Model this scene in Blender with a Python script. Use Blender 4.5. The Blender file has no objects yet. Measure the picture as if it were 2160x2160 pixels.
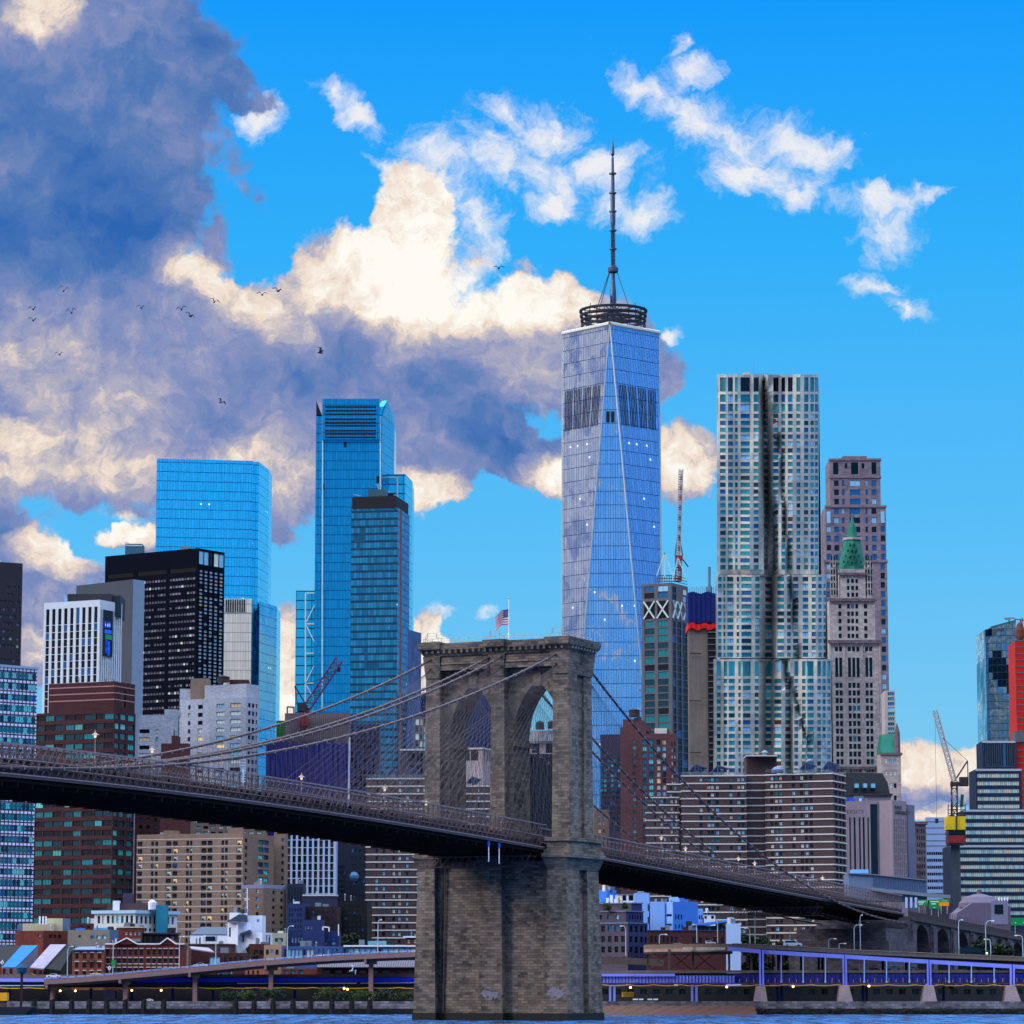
import bpy, math, random
from mathutils import Vector, Matrix
random.seed(7)
sc = bpy.context.scene
FP = 7000.0; HC = 8.0; TILT = math.atan(995/7000.0); CT, ST = math.cos(TILT), math.sin(TILT)
# ---------------------------------------------------------------- camera
cam = bpy.data.cameras.new('camera'); camo = bpy.data.objects.new('camera', cam); sc.collection.objects.link(camo)
cam.sensor_width = 36; cam.sensor_height = 36; cam.sensor_fit = 'HORIZONTAL'; cam.lens = FP/2160*36
cam.clip_start = 1; cam.clip_end = 60000
camo.location = (0, 0, HC); camo.rotation_euler = (math.pi/2+TILT, 0, 0); sc.camera = camo
sc.render.resolution_x = sc.render.resolution_y = 1024
# ---------------------------------------------------------------- exposure
sc.view_settings.view_transform = 'Standard'; sc.view_settings.look = 'None'
sc.view_settings.exposure = 0.0; sc.view_settings.gamma = 1
sc.cycles.max_bounces = 5; sc.cycles.diffuse_bounces = 2; sc.cycles.glossy_bounces = 3
sc.cycles.use_adaptive_sampling = True; sc.cycles.adaptive_threshold = 0.02
# ---------------------------------------------------------------- sun
SUN_AZ, SUN_EL = math.radians(-110), math.radians(24)      # azimuth from +Y towards +X
sl = bpy.data.lights.new('sun', 'SUN'); slo = bpy.data.objects.new('sun', sl); sc.collection.objects.link(slo)
sl.energy = 1.7; sl.angle = math.radians(16); sl.color = (1, .93, .86)
sd = Vector((math.sin(SUN_AZ)*math.cos(SUN_EL), math.cos(SUN_AZ)*math.cos(SUN_EL), math.sin(SUN_EL)))
slo.rotation_euler = sd.to_track_quat('Z', 'Y').to_euler()
# ---------------------------------------------------------------- helpers: pixel of the photo at a real distance -> point
def ray(px, py):
    u = (px-1080)/FP; v = (1080-py)/FP
    return Vector((u, CT-v*ST, ST+v*CT))
def P(px, py, d):
    r = ray(px, py); k = d/r.y
    return Vector((r.x*k, d, HC+r.z*k))
def zat(px, py, d): return P(px, py, d).z
def pxof(p):
    dep = p.y*CT+(p.z-HC)*ST; up = -p.y*ST+(p.z-HC)*CT
    return 1080+FP*p.x/dep, 1080-FP*up/dep
# ---------------------------------------------------------------- world
w = bpy.data.worlds.new('World'); sc.world = w; w.use_nodes = True
nt = w.node_tree; nt.nodes.clear(); N = nt.nodes; L = nt.links
def nd(t, **k):
    n = N.new(t)
    for a, b in k.items(): setattr(n, a, b)
    return n
def mth(op, a, b=None, c=None, clamp=False):
    n = N.new('ShaderNodeMath'); n.operation = op; n.use_clamp = clamp
    for i, x in enumerate((a, b, c)):
        if x is None: continue
        if isinstance(x, (int, float)): n.inputs[i].default_value = x
        else: L.new(x, n.inputs[i])
    return n.outputs[0]
def s2l(c): return tuple((x/12.92 if x <= .04045 else ((x+.055)/1.055)**2.4) for x in c)
def smooth(x, a, b):
    n = N.new('ShaderNodeMapRange'); n.interpolation_type = 'SMOOTHSTEP'
    L.new(x, n.inputs[0]); n.inputs[1].default_value = a; n.inputs[2].default_value = b
    return n.outputs[0]
tc = nd('ShaderNodeTexCoord'); sep = nd('ShaderNodeSeparateXYZ'); L.new(tc.outputs['Generated'], sep.inputs[0])
az = mth('ARCTAN2', sep.outputs[0], sep.outputs[1]); el = mth('ARCSINE', sep.outputs[2])
ax = mth('MULTIPLY', az, FP/100); ay = mth('MULTIPLY', el, FP/100)       # 100-pixel units of the photo
q = nd('ShaderNodeCombineXYZ'); L.new(ax, q.inputs[0]); L.new(ay, q.inputs[1])
def noise(scale, detail=8, rough=.55, vec=None, off=(0, 0, 0), dist=0, aniso=(1, 1)):
    m = nd('ShaderNodeMapping'); L.new(vec or q.outputs[0], m.inputs[0]); m.inputs[1].default_value = off
    m.inputs[3].default_value = (aniso[0], aniso[1], 1)
    n = nd('ShaderNodeTexNoise'); L.new(m.outputs[0], n.inputs['Vector'])
    n.inputs['Scale'].default_value = scale; n.inputs['Detail'].default_value = detail
    n.inputs['Roughness'].default_value = rough; n.inputs['Distortion'].default_value = dist
    return n
def warp(scale, amp, vec, off, detail=5):
    n = noise(scale, detail, .6, vec, off)
    s = nd('ShaderNodeVectorMath', operation='SUBTRACT'); L.new(n.outputs['Color'], s.inputs[0]); s.inputs[1].default_value = (.5, .5, .5)
    m = nd('ShaderNodeVectorMath', operation='SCALE'); L.new(s.outputs[0], m.inputs[0]); m.inputs['Scale'].default_value = amp
    a = nd('ShaderNodeVectorMath', operation='ADD'); L.new(vec, a.inputs[0]); L.new(m.outputs[0], a.inputs[1])
    return a.outputs[0]
qw = warp(.35, 1.6, q.outputs[0], (3, 9, 0))
qw = warp(1.6, .75, qw, (13, 2, 0), 6)
def blob(vec, px, py, rx, ry, rot=0):
    r = ray(px, py).normalized()
    c = (math.atan2(r.x, r.y)*FP/100, math.asin(r.z)*FP/100)
    m = nd('ShaderNodeMapping', vector_type='TEXTURE'); L.new(vec, m.inputs[0])
    m.inputs[1].default_value = (c[0], c[1], 0); m.inputs[2].default_value = (0, 0, math.radians(rot)); m.inputs[3].default_value = (rx/100, ry/100, 1)
    l = nd('ShaderNodeVectorMath', operation='LENGTH'); L.new(m.outputs[0], l.inputs[0])
    return mth('SUBTRACT', 1, l.outputs['Value'])
# cloud bodies: where the clouds stand in the sky (direction, size)
BODY = [(40, 330, 480, 430, 0), (120, 560, 400, 330, 0), (300, 120, 250, 180, -35), (-60, 60, 300, 220, 0), (120, 880, 620, 235, 0), (470, 170, 130, 60, -30),
        (640, 830, 420, 240, 0), (868, 480, 105, 150, 0), (800, 590, 260, 130, 0), (650, 690, 250, 130, 0), (1150, 700, 170, 135, 0), (1000, 760, 330, 170, 0),
        (560, 980, 380, 130, 0), (1040, 930, 220, 80, -20), (900, 1010, 110, 100, 0), (1190, 1020, 90, 55, 0), (420, 640, 170, 80, -20), (1310, 780, 130, 170, 10),
        (90, 1210, 140, 80, 0), (20, 1180, 130, 120, 0), (60, 1330, 90, 130, 0), (275, 1125, 80, 32, 0), (590, 1430, 75, 170, 0), (905, 1400, 60, 110, 0),
        (1450, 960, 100, 90, 15), (1180, 1000, 70, 60, 0), (1950, 1625, 200, 70, 0), (1935, 1705, 150, 28, 0), (430, 1130, 200, 50, 0)]
WISP = [(700, 195, 60, 30, -20), (770, 235, 90, 42, -35), (830, 340, 60, 22, -25), (930, 330, 110, 60, -20), (900, 390, 90, 38, -20), (1040, 350, 110, 110, -40), (1060, 245, 90, 36, -25), (1160, 290, 130, 70, -30), (1170, 380, 110, 70, -20), (1370, 455, 60, 62, 20),
        (1270, 360, 110, 60, -10), (1350, 190, 110, 42, -30), (1450, 250, 160, 62, -22), (1560, 290, 150, 66, -15), (1690, 310, 150, 62, -15), (1450, 100, 34, 22, 40), (1470, 150, 60, 40, 30),
        (1620, 370, 150, 60, -15), (1680, 415, 60, 34, -10), (1840, 420, 120, 32, 5), (1950, 415, 80, 28, 5), (1860, 480, 90, 44, 25), (1850, 590, 80, 30, 5), (1910, 625, 60, 24, -35), (1420, 720, 26, 16, 0),
        (1010, 480, 70, 110, 20), (1300, 430, 70, 40, 0), (945, 1305, 40, 20, 0), (1030, 1315, 26, 18, 20), (1560, 370, 110, 56, -10), (1000, 560, 60, 50, 0), (560, 250, 60, 50, 0), (1170, 440, 70, 50, 0)]
def after(vec, x):       # same vector, evaluated after x: keeps the shader within its stack
    m = nd('ShaderNodeVectorMath', operation='MULTIPLY_ADD'); L.new(x, m.inputs[0]); m.inputs[1].default_value = (1e-7, 1e-7, 0); L.new(vec, m.inputs[2]); return m.outputs[0]
def field(lst, vec, gr=1):
    f = None; v0 = vec
    for i, b in enumerate(lst):
        if i and i % 10 == 0: vec = after(v0, f)
        v = blob(vec, b[0], b[1], b[2]*gr, b[3]*gr, *b[4:])
        if f is None: f = v
        else:
            n = N.new('ShaderNodeMath'); n.operation = 'SMOOTH_MAX'; L.new(f, n.inputs[0]); L.new(v, n.inputs[1]); n.inputs[2].default_value = .12; f = n.outputs[0]
    return f
n1 = noise(.9, 10, .60, off=(5, 1, 0)); n2 = noise(1.0, 12, .66, vec=qw, off=(1, 7, 0), aniso=(1, 1.2))
fb = field(BODY, qw); fw = field(WISP, after(qw, fb), 1.15)
a1 = smooth(mth('MULTIPLY_ADD', mth('SUBTRACT', n1.outputs[0], .5), 1.1, fb), .0, .19)
a2 = smooth(mth('MULTIPLY_ADD', mth('SUBTRACT', n2.outputs[0], .5), 2.5, fw), .06, 1.15)
# tone of the clouds: bright sunlit tops, mauve undersides
TONE = [(-.20, 60, 380, 560, 300, 0), (-.10, 290, 440, 220, 200, 0), (-.20, 420, 130, 240, 160, -35), (-.1, 180, 520, 260, 110, 0), (.50, 95, 20, 90, 80, -20), (-.06, 60, 180, 320, 160, 0), (.62, 870, 450, 240, 240, 0), (.45, 790, 610, 360, 120, -8),
        (.45, 480, 625, 210, 55, -25), (.40, 1150, 630, 190, 105, 0), (.30, 990, 640, 260, 85, 0), (-.12, 760, 800, 300, 70, 0), (-.16, 1020, 890, 240, 80, -15), (.18, 1130, 760, 180, 70, 0),
        (.18, 150, 800, 300, 100, -20), (.34, 60, 970, 300, 100, 0), (.32, 560, 990, 180, 90, 0), (.22, 330, 1020, 220, 60, 0), (.55, 900, 1050, 110, 70, 0), (.6, 1180, 1010, 110, 70, 0), (.55, 1450, 960, 140, 90, 0),
        (.55, 130, 1170, 130, 70, 0), (.6, 275, 1115, 100, 40, 0), (-.15, 20, 1180, 90, 100, 0), (.55, 590, 1420, 120, 200, 0), (.52, 1950, 1605, 220, 60, 0), (.3, 80, 1370, 60, 60, 0),
        (.6, 900, 1400, 150, 120, 0), (-.10, 1330, 830, 110, 90, 0), (-.18, 1060, 960, 140, 40, -20), (.45, 1960, 1710, 160, 30, 0)]
T = mth('ADD', mth('MULTIPLY', mth('SUBTRACT', noise(.62, 9, .62, vec=qw, off=(8, 8, 0)).outputs[0], .5), .72), .46)
bil = nd('ShaderNodeTexVoronoi', feature='SMOOTH_F1'); L.new(qw, bil.inputs['Vector']); bil.inputs['Scale'].default_value = 1.1; bil.inputs['Detail'].default_value = 2.5; bil.inputs['Smoothness'].default_value = .6
T = mth('MULTIPLY_ADD', mth('SUBTRACT', .42, bil.outputs['Distance']), .13, T)
qt = after(qw, mth('ADD', a1, a2))
for i, (wgt, *b) in enumerate(TONE):
    if i and i % 10 == 0: qt = after(qw, T)
    T = mth('MULTIPLY_ADD', mth('MULTIPLY', blob(qt, *b), 1.7, clamp=True), wgt, T)
nf = noise(2.2, 8, .66, vec=qw, off=(21, 4, 0))           # billows, strongest where the cloud is bright
T = mth('MULTIPLY_ADD', mth('MULTIPLY', mth('SUBTRACT', nf.outputs[0], .56), mth('MINIMUM', T, 1.1)), 1.15, T)
ramp = nd('ShaderNodeValToRGB'); L.new(T, ramp.inputs[0]); cr = ramp.color_ramp
stops = [(0, (.18, .40, .70)), (.18, (.33, .48, .72)), (.38, (.52, .57, .75)), (.56, (.70, .69, .76)), (.74, (.93, .86, .80)), (1, (1.0, .985, .95))]
while len(cr.elements) < len(stops): cr.elements.new(.5)
for e, (p_, c_) in zip(cr.elements, stops): e.position = p_; e.color = (*s2l(c_), 1)
# blue sky by elevation over the Nishita sky
sky = nd('ShaderNodeTexSky', sky_type='NISHITA', sun_disc=False); sky.sun_elevation = SUN_EL; sky.sun_rotation = SUN_AZ % (2*math.pi)
sky.air_density = 1.2; sky.ozone_density = 3
er = nd('ShaderNodeValToRGB'); L.new(mth('MULTIPLY', el, 1/math.radians(30)), er.inputs[0]); cr = er.color_ramp
stops = [(0, (.70, .86, .93)), (.10, (.50, .80, .95)), (.25, (.34, .75, .98)), (.42, (.16, .69, .99)), (.56, (.0, .61, 1.0)), (1, (.0, .46, .92))]
while len(cr.elements) < len(stops): cr.elements.new(.5)
for e, (p_, c_) in zip(cr.elements, stops): e.position = p_; e.color = (*s2l(c_), 1)
x10 = nd('ShaderNodeVectorMath', operation='SCALE'); L.new(er.outputs[0], x10.inputs[0]); x10.inputs['Scale'].default_value = 10
def mix(fac, a, b):
    m = nd('ShaderNodeMix', data_type='RGBA')
    if isinstance(fac, (int, float)): m.inputs[0].default_value = fac
    else: L.new(fac, m.inputs[0])
    L.new(a, m.inputs[6])
    if isinstance(b, tuple): m.inputs[7].default_value = b
    else: L.new(b, m.inputs[7])
    return m.outputs[2]
base = mix(.95, sky.outputs[0], x10.outputs[0])
cl = nd('ShaderNodeVectorMath', operation='SCALE'); L.new(ramp.outputs[0], cl.inputs[0]); cl.inputs['Scale'].default_value = 10
front = smooth(sep.outputs[1], .88, .90)
# rest of sky: noise cloud for reflections, bright overhead layer added as fill light
nb = noise(.16, 8, .6, off=(40, 3, 0), aniso=(.35, 1)); high = smooth(sep.outputs[2], .38, .68)
ab = smooth(mth('ADD', mth('MULTIPLY_ADD', mth('MAXIMUM', mth('MULTIPLY', sep.outputs[0], -1), 0), .50, nb.outputs[0]), mth('MULTIPLY', high, .2)), .57, .70)
rb = nd('ShaderNodeValToRGB'); L.new(noise(.3, 7, .6, off=(4, 30, 0), aniso=(.35, 1)).outputs[0], rb.inputs[0]); cr = rb.color_ramp
cr.elements[0].position = .38; cr.elements[0].color = (*s2l((.44, .42, .58)), 1); cr.elements[1].position = .60; cr.elements[1].color = (*s2l((.94, .84, .76)), 1)
cb = nd('ShaderNodeVectorMath', operation='SCALE'); L.new(mix(high, rb.outputs[0], (*s2l((.86, .93, 1.0)), 1)), cb.inputs[0]); L.new(mth('MULTIPLY_ADD', high, 44, 9), cb.inputs['Scale'])
wispc = nd('ShaderNodeRGB'); wispc.outputs[0].default_value = (9.6, 9.2, 8.9, 1)
seen = mix(mth('MULTIPLY', a2, .88), base, wispc.outputs[0]); seen = mix(a1, seen, cl.outputs[0])
deep = mix(mth('MULTIPLY_ADD', mth('MAXIMUM', sep.outputs[0], 0), .45, .50), base, (.4, 2.9, 7.8, 1))
back = mix(mth('MULTIPLY', ab, .85), deep, cb.outputs[0])
bg = nd('ShaderNodeBackground'); L.new(seen, bg.inputs[0]); bg.inputs[1].default_value = .1
bg2 = nd('ShaderNodeBackground'); L.new(back, bg2.inputs[0]); bg2.inputs[1].default_value = .1
ms = nd('ShaderNodeMixShader'); L.new(front, ms.inputs[0]); L.new(bg2.outputs[0], ms.inputs[1]); L.new(bg.outputs[0], ms.inputs[2])
wo = nd('ShaderNodeOutputWorld'); L.new(ms.outputs[0], wo.inputs[0])
w.cycles.sampling_method = 'NONE'
# ---------------------------------------------------------------- materials
MATS = {}
def newmat(name):
    m = bpy.data.materials.new(name); m.use_nodes = True; t = m.node_tree
    b = t.nodes['Principled BSDF']; MATS[name] = m
    return m, t, b
class G:                                     # tiny node-graph helper
    def __init__(s, t): s.t = t
    def n(s, ty, ins=None, **k):
        x = s.t.nodes.new(ty)
        for a, b in k.items(): setattr(x, a, b)
        for i, v in (ins or {}).items():
            if isinstance(v, (int, float, tuple)): x.inputs[i].default_value = v
            else: s.t.links.new(v, x.inputs[i])
        return x
    def m(s, op, a, b=0, c=0, clamp=False):
        return s.n('ShaderNodeMath', {0: a, 1: b, 2: c}, operation=op, use_clamp=clamp).outputs[0]
    def mix(s, f, a, b, blend='MIX'):
        a = (*a, 1) if isinstance(a, tuple) and len(a) == 3 else a
        b = (*b, 1) if isinstance(b, tuple) and len(b) == 3 else b
        return s.n('ShaderNodeMix', {0: f, 6: a, 7: b}, data_type='RGBA', blend_type=blend).outputs[2]
def mat(name, col, rough=.8, metal=0, var=.25, scale=.12, bump=0, streak=0, srgb=True, spec=.3, emit=0):
    if name in MATS: return MATS[name]
    c = s2l(col) if srgb else col
    m, t, b = newmat(name); g = G(t)
    tcn = g.n('ShaderNodeTexCoord'); geo = g.n('ShaderNodeNewGeometry')
    if var:
        n = g.n('ShaderNodeTexNoise', {'Vector': geo.outputs['Position'], 'Scale': scale, 'Detail': 6.0, 'Roughness': .65})
        n2 = g.n('ShaderNodeTexNoise', {'Vector': geo.outputs['Position'], 'Scale': scale*9, 'Detail': 3.0})
        f = g.m('ADD', g.m('MULTIPLY', n.outputs[0], .65), g.m('MULTIPLY', n2.outputs[0], .35))
        if streak:
            mp = g.n('ShaderNodeMapping', {0: geo.outputs['Position'], 3: (1.2, 1.2, .06)})
            n3 = g.n('ShaderNodeTexNoise', {'Vector': mp.outputs[0], 'Scale': .8, 'Detail': 4.0})
            f = g.m('ADD', g.m('MULTIPLY', f, 1-streak), g.m('MULTIPLY', n3.outputs[0], streak))
        f = g.n('ShaderNodeMapRange', {0: f, 1: .3, 2: .7, 3: 1-var, 4: 1+var}).outputs[0]
        cc = g.n('ShaderNodeVectorMath', {0: c, 'Scale': f}, operation='SCALE').outputs[0]
        t.links.new(cc, b.inputs['Base Color'])
        if bump:
            bp = g.n('ShaderNodeBump', {'Height': n2.outputs[0], 'Strength': bump, 'Distance': .3}); t.links.new(bp.outputs[0], b.inputs['Normal'])
    else: b.inputs['Base Color'].default_value = (*c, 1)
    b.inputs['Roughness'].default_value = rough; b.inputs['Metallic'].default_value = metal
    b.inputs['Specular IOR Level'].default_value = spec
    if emit: b.inputs['Emission Color'].default_value = (*c, 1); b.inputs['Emission Strength'].default_value = emit
    return m
def blocks(name, col, bw, bh, mortar=.06, dark=.6, var=.35, rough=.9, col2=None, uv=True, big=.05, bump=.6):
    """masonry: courses of blocks in metres on the uv map"""
    m, t, b = newmat(name); g = G(t); c = s2l(col); c2 = s2l(col2) if col2 else tuple(x*.62 for x in c)
    tcn = g.n('ShaderNodeTexCoord')
    br = g.n('ShaderNodeTexBrick', {'Vector': tcn.outputs['UV'], 'Color1': (0, 0, 0, 1), 'Color2': (1, 1, 1, 1), 'Mortar': (.5, .5, .5, 1), 'Scale': 1.0,
             'Mortar Size': mortar, 'Brick Width': bw, 'Row Height': bh, 'Mortar Smooth': .2, 'Bias': 0.0})
    geo = g.n('ShaderNodeNewGeometry')
    n = g.n('ShaderNodeTexNoise', {'Vector': geo.outputs['Position'], 'Scale': big, 'Detail': 8.0, 'Roughness': .7})
    mp = g.n('ShaderNodeMapping', {0: geo.outputs['Position'], 3: (1, 1, .08)})
    n3 = g.n('ShaderNodeTexNoise', {'Vector': mp.outputs[0], 'Scale': .5, 'Detail': 5.0})
    mc = g.n('ShaderNodeMapping', {0: tcn.outputs['UV'], 3: (.16/bw*1.6, .9/bh*.6, 1)}); n4 = g.n('ShaderNodeTexNoise', {'Vector': mc.outputs[0], 'Scale': 1.0, 'Detail': 4.0, 'Roughness': .7})
    f = g.m('ADD', g.m('MULTIPLY', br.outputs[0], .16), g.m('MULTIPLY', n.outputs[0], .46)); f = g.m('ADD', f, g.m('MULTIPLY', n4.outputs[0], .22)); f = g.m('ADD', f, g.m('MULTIPLY', n3.outputs[0], .16))
    f = g.n('ShaderNodeMapRange', {0: f, 1: .36, 2: .60}).outputs[0]
    cc = g.mix(f, c2, c)
    cc = g.mix(g.m('MULTIPLY', br.outputs['Fac'], dark), cc, tuple(x*.35 for x in c))
    t.links.new(cc, b.inputs['Base Color']); b.inputs['Roughness'].default_value = rough; b.inputs['Specular IOR Level'].default_value = .2
    if bump:
        h = g.m('SUBTRACT', g.m('MULTIPLY', br.outputs[0], .4), g.m('MULTIPLY', br.outputs['Fac'], .8))
        bp = g.n('ShaderNodeBump', {'Height': h, 'Strength': bump, 'Distance': .25}); t.links.new(bp.outputs[0], b.inputs['Normal'])
    return m
def curtain(name, tint, cw=1.5, ch=4, lw=.1, lh=.3, line=(.1, .2, .3), rough=.08, metal=.85, var=.25, tilt=.02, lit=.004, wave=.02, second=None, sh=.0, dark=None, dfrac=0):
    """reflective glass skin: panes, mullions and floor lines on a uv map in metres"""
    m, t, b = newmat(name); g = G(t); c = s2l(tint)
    tcn = g.n('ShaderNodeTexCoord'); s = g.n('ShaderNodeSeparateXYZ', {0: tcn.outputs['UV']})
    u = g.m('DIVIDE', s.outputs[0], cw); v = g.m('DIVIDE', s.outputs[1], ch)
    fu = g.m('FRACT', u); fv = g.m('FRACT', v)
    ln = g.m('MAXIMUM', g.m('LESS_THAN', fu, lw/cw), g.m('LESS_THAN', fv, lh/ch))
    cell = g.n('ShaderNodeCombineXYZ', {0: g.m('FLOOR', u), 1: g.m('FLOOR', v)})
    wn = g.n('ShaderNodeTexWhiteNoise', {0: cell.outputs[0]}, noise_dimensions='3D')
    cc = g.n('ShaderNodeVectorMath', {0: c, 'Scale': g.n('ShaderNodeMapRange', {0: wn.outputs[0], 3: 1-var, 4: 1+var}).outputs[0]}, operation='SCALE').outputs[0]
    if second:                                   # spandrel band of each storey
        cc = g.mix(g.m('LESS_THAN', fv, sh), cc, s2l(second))
    if dark:
        nz = g.n('ShaderNodeTexNoise', {'Vector': cell.outputs[0], 'Scale': .13, 'Detail': 3.0})
        cc = g.mix(g.m('GREATER_THAN', nz.outputs[0], dfrac), cc, s2l(dark))
    cc = g.mix(ln, cc, s2l(line))
    t.links.new(cc, b.inputs['Base Color'])
    b.inputs['Roughness'].default_value = rough
    t.links.new(g.m('MULTIPLY', g.m('SUBTRACT', 1, ln), metal), b.inputs['Metallic'])
    geo = g.n('ShaderNodeNewGeometry')
    off = g.n('ShaderNodeVectorMath', {0: wn.outputs[1], 1: (.5, .5, .5)}, operation='SUBTRACT'); off = g.n('ShaderNodeVectorMath', {0: off.outputs[0], 'Scale': tilt}, operation='SCALE')
    wv = g.n('ShaderNodeTexNoise', {'Vector': geo.outputs['Position'], 'Scale': .05, 'Detail': 3.0})
    wv = g.n('ShaderNodeVectorMath', {0: wv.outputs['Color'], 1: (.5, .5, .5)}, operation='SUBTRACT'); wv = g.n('ShaderNodeVectorMath', {0: wv.outputs[0], 'Scale': wave}, operation='SCALE')
    nn = g.n('ShaderNodeVectorMath', {0: geo.outputs['Normal'], 1: off.outputs[0]}, operation='ADD'); nn = g.n('ShaderNodeVectorMath', {0: nn.outputs[0], 1: wv.outputs[0]}, operation='ADD')
    nn = g.n('ShaderNodeVectorMath', {0: nn.outputs[0]}, operation='NORMALIZE'); t.links.new(nn.outputs[0], b.inputs['Normal'])
    if lit:
        l1 = g.m('GREATER_THAN', wn.outputs[0], 1-lit)
        spot = g.m('MULTIPLY', g.m('LESS_THAN', g.m('ABSOLUTE', g.m('SUBTRACT', fu, .5)), .3), g.m('LESS_THAN', g.m('ABSOLUTE', g.m('SUBTRACT', fv, .65)), .07))
        b.inputs['Emission Color'].default_value = (1, .93, .8, 1); t.links.new(g.m('MULTIPLY', g.m('MULTIPLY', l1, spot), 1.0), b.inputs['Emission Strength'])
    return m
# ---------------------------------------------------------------- mesh builder
class MB:
    def __init__(s): s.v = []; s.f = []; s.m = []; s.uv = []
    def face(s, pts, mi=0, uv=None):
        i = len(s.v); s.v += [tuple(p) for p in pts]; s.f.append(tuple(range(i, i+len(pts)))); s.m.append(mi)
        s.uv += uv if uv else [(p[0]+p[1], p[2]) for p in pts]
    def box(s, x0, x1, y0, y1, z0, z1, mi=0):
        s.obox(Vector((x0, y0, z0)), Vector((x1-x0, 0, 0)), Vector((0, y1-y0, 0)), Vector((0, 0, z1-z0)), mi)
    def obox(s, o, a, b, c, mi=0):
        p = [o, o+a, o+a+b, o+b, o+c, o+a+c, o+a+b+c, o+b+c]; la, lb, lc = a.length, b.length, c.length; z = o.z
        for idx, ua, ub in (((0, 1, 5, 4), la, lc), ((1, 2, 6, 5), lb, lc), ((2, 3, 7, 6), la, lc), ((3, 0, 4, 7), lb, lc), ((4, 5, 6, 7), la, lb), ((3, 2, 1, 0), la, lb)):
            s.face([p[i] for i in idx], mi, [(0, z), (ua, z), (ua, z+ub), (0, z+ub)])
    def bar(s, p, q_, r, mi=0, n=4):
        p = Vector(p); q_ = Vector(q_); d = q_-p
        if d.length < 1e-6: return
        d.normalize(); a = d.cross(Vector((0, 0, 1)))
        if a.length < .01: a = Vector((1, 0, 0))
        a.normalize(); b = d.cross(a); k = [(a*math.cos(2*math.pi*(i+.5)/n)+b*math.sin(2*math.pi*(i+.5)/n))*r for i in range(n)]
        for i in range(n):
            j = (i+1) % n; s.face([p+k[i], p+k[j], q_+k[j], q_+k[i]], mi)
    def lathe(s, c, prof, n=20, mi=0, sx=1, sy=1):
        for (r0, z0), (r1, z1) in zip(prof[:-1], prof[1:]):
            for i in range(n):
                a0, a1 = 2*math.pi*i/n, 2*math.pi*(i+1)/n
                pt = lambda r, a, z: (c[0]+r*math.cos(a)*sx, c[1]+r*math.sin(a)*sy, c[2]+z)
                ps = [pt(r0, a0, z0), pt(r0, a1, z0), pt(r1, a1, z1), pt(r1, a0, z1)]
                if r1 < 1e-5: ps = ps[:3]
                elif r0 < 1e-5: ps = [ps[0], ps[2], ps[3]]
                s.face(ps, mi)
    def prism(s, pts, z0, z1, mi=0, mt=None):
        n = len(pts); a = 0
        for i in range(n):
            p, q_ = pts[i], pts[(i+1) % n]; l = math.dist(p, q_)
            s.face([(p[0], p[1], z0), (q_[0], q_[1], z0), (q_[0], q_[1], z1), (p[0], p[1], z1)], mi, [(a, z0), (a+l, z0), (a+l, z1), (a, z1)]); a += l
        s.face([(p[0], p[1], z1) for p in pts], mi if mt is None else mt); s.face([(p[0], p[1], z0) for p in reversed(pts)], mi if mt is None else mt)
    def extr(s, pts, dirv, mi=0):
        """planar polygon pts pushed along dirv"""
        n = len(pts); dv = Vector(dirv); q_ = [Vector(p)+dv for p in pts]; pts = [Vector(p) for p in pts]
        s.face(pts, mi); s.face(list(reversed(q_)), mi)
        for i in range(n):
            j = (i+1) % n; s.face([pts[j], pts[i], q_[i], q_[j]], mi)
    def add(s, o):
        i = len(s.v); s.v += o.v; s.f += [tuple(k+i for k in f) for f in o.f]; s.m += o.m; s.uv += o.uv
COL = sc.collection; MW = {}
def mesh(name, mb, mats, inv=None):
    me = bpy.data.meshes.new(name); vs = [tuple(inv @ Vector(v)) for v in mb.v] if inv else mb.v
    me.from_pydata(vs, [], mb.f)
    for m_ in mats: me.materials.append(m_)
    if len(mats) > 1: me.polygons.foreach_set('material_index', mb.m)
    uv = me.uv_layers.new(name='uv'); uv.data.foreach_set('uv', [c for p in mb.uv for c in p]); me.update()
    return me
def tag(o, label=None, cat=None, group=None, kind=None):
    for k, v in (('label', label), ('category', cat), ('group', group), ('kind', kind)):
        if v: o[k] = v
    return o
def thing(name, label, cat, loc=(0, 0, 0), rot=0, group=None):
    o = bpy.data.objects.new(name, None); COL.objects.link(o); o.location = loc; o.rotation_euler = (0, 0, rot); o.empty_display_size = .5
    MW[o.name] = Matrix.Translation(Vector(loc)) @ Matrix.Rotation(rot, 4, 'Z')
    return tag(o, label, cat, group)
def part(name, mb, mats, parent=None, world=True, label=None, kind=None, loc=None):
    """one mesh; vertices in world metres unless world is False; a part of a part is moved with its thing"""
    if not isinstance(mats, (list, tuple)): mats = [mats]
    inv = None
    if parent is not None and world and not loc: inv = MW[parent.name].inverted()
    o = bpy.data.objects.new(name, mesh(name, mb, mats, inv)); COL.objects.link(o)
    if parent is not None: o.parent = parent; MW[o.name] = MW[parent.name]
    else: MW[o.name] = Matrix()
    if loc: o.location = loc
    return tag(o, label, None, None, kind)
def solo(name, mb, mats, label, cat, group=None, base=None):
    """a thing that is one mesh, its origin at its base"""
    if not isinstance(mats, (list, tuple)): mats = [mats]
    if base is None:
        xs = [v[0] for v in mb.v]; ys = [v[1] for v in mb.v]; base = ((min(xs)+max(xs))/2, (min(ys)+max(ys))/2, min(v[2] for v in mb.v))
    o = bpy.data.objects.new(name, mesh(name, mb, mats, Matrix.Translation(-Vector(base)))); COL.objects.link(o); o.location = base; MW[o.name] = Matrix.Translation(base)
    return tag(o, label, cat, group)
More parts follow.
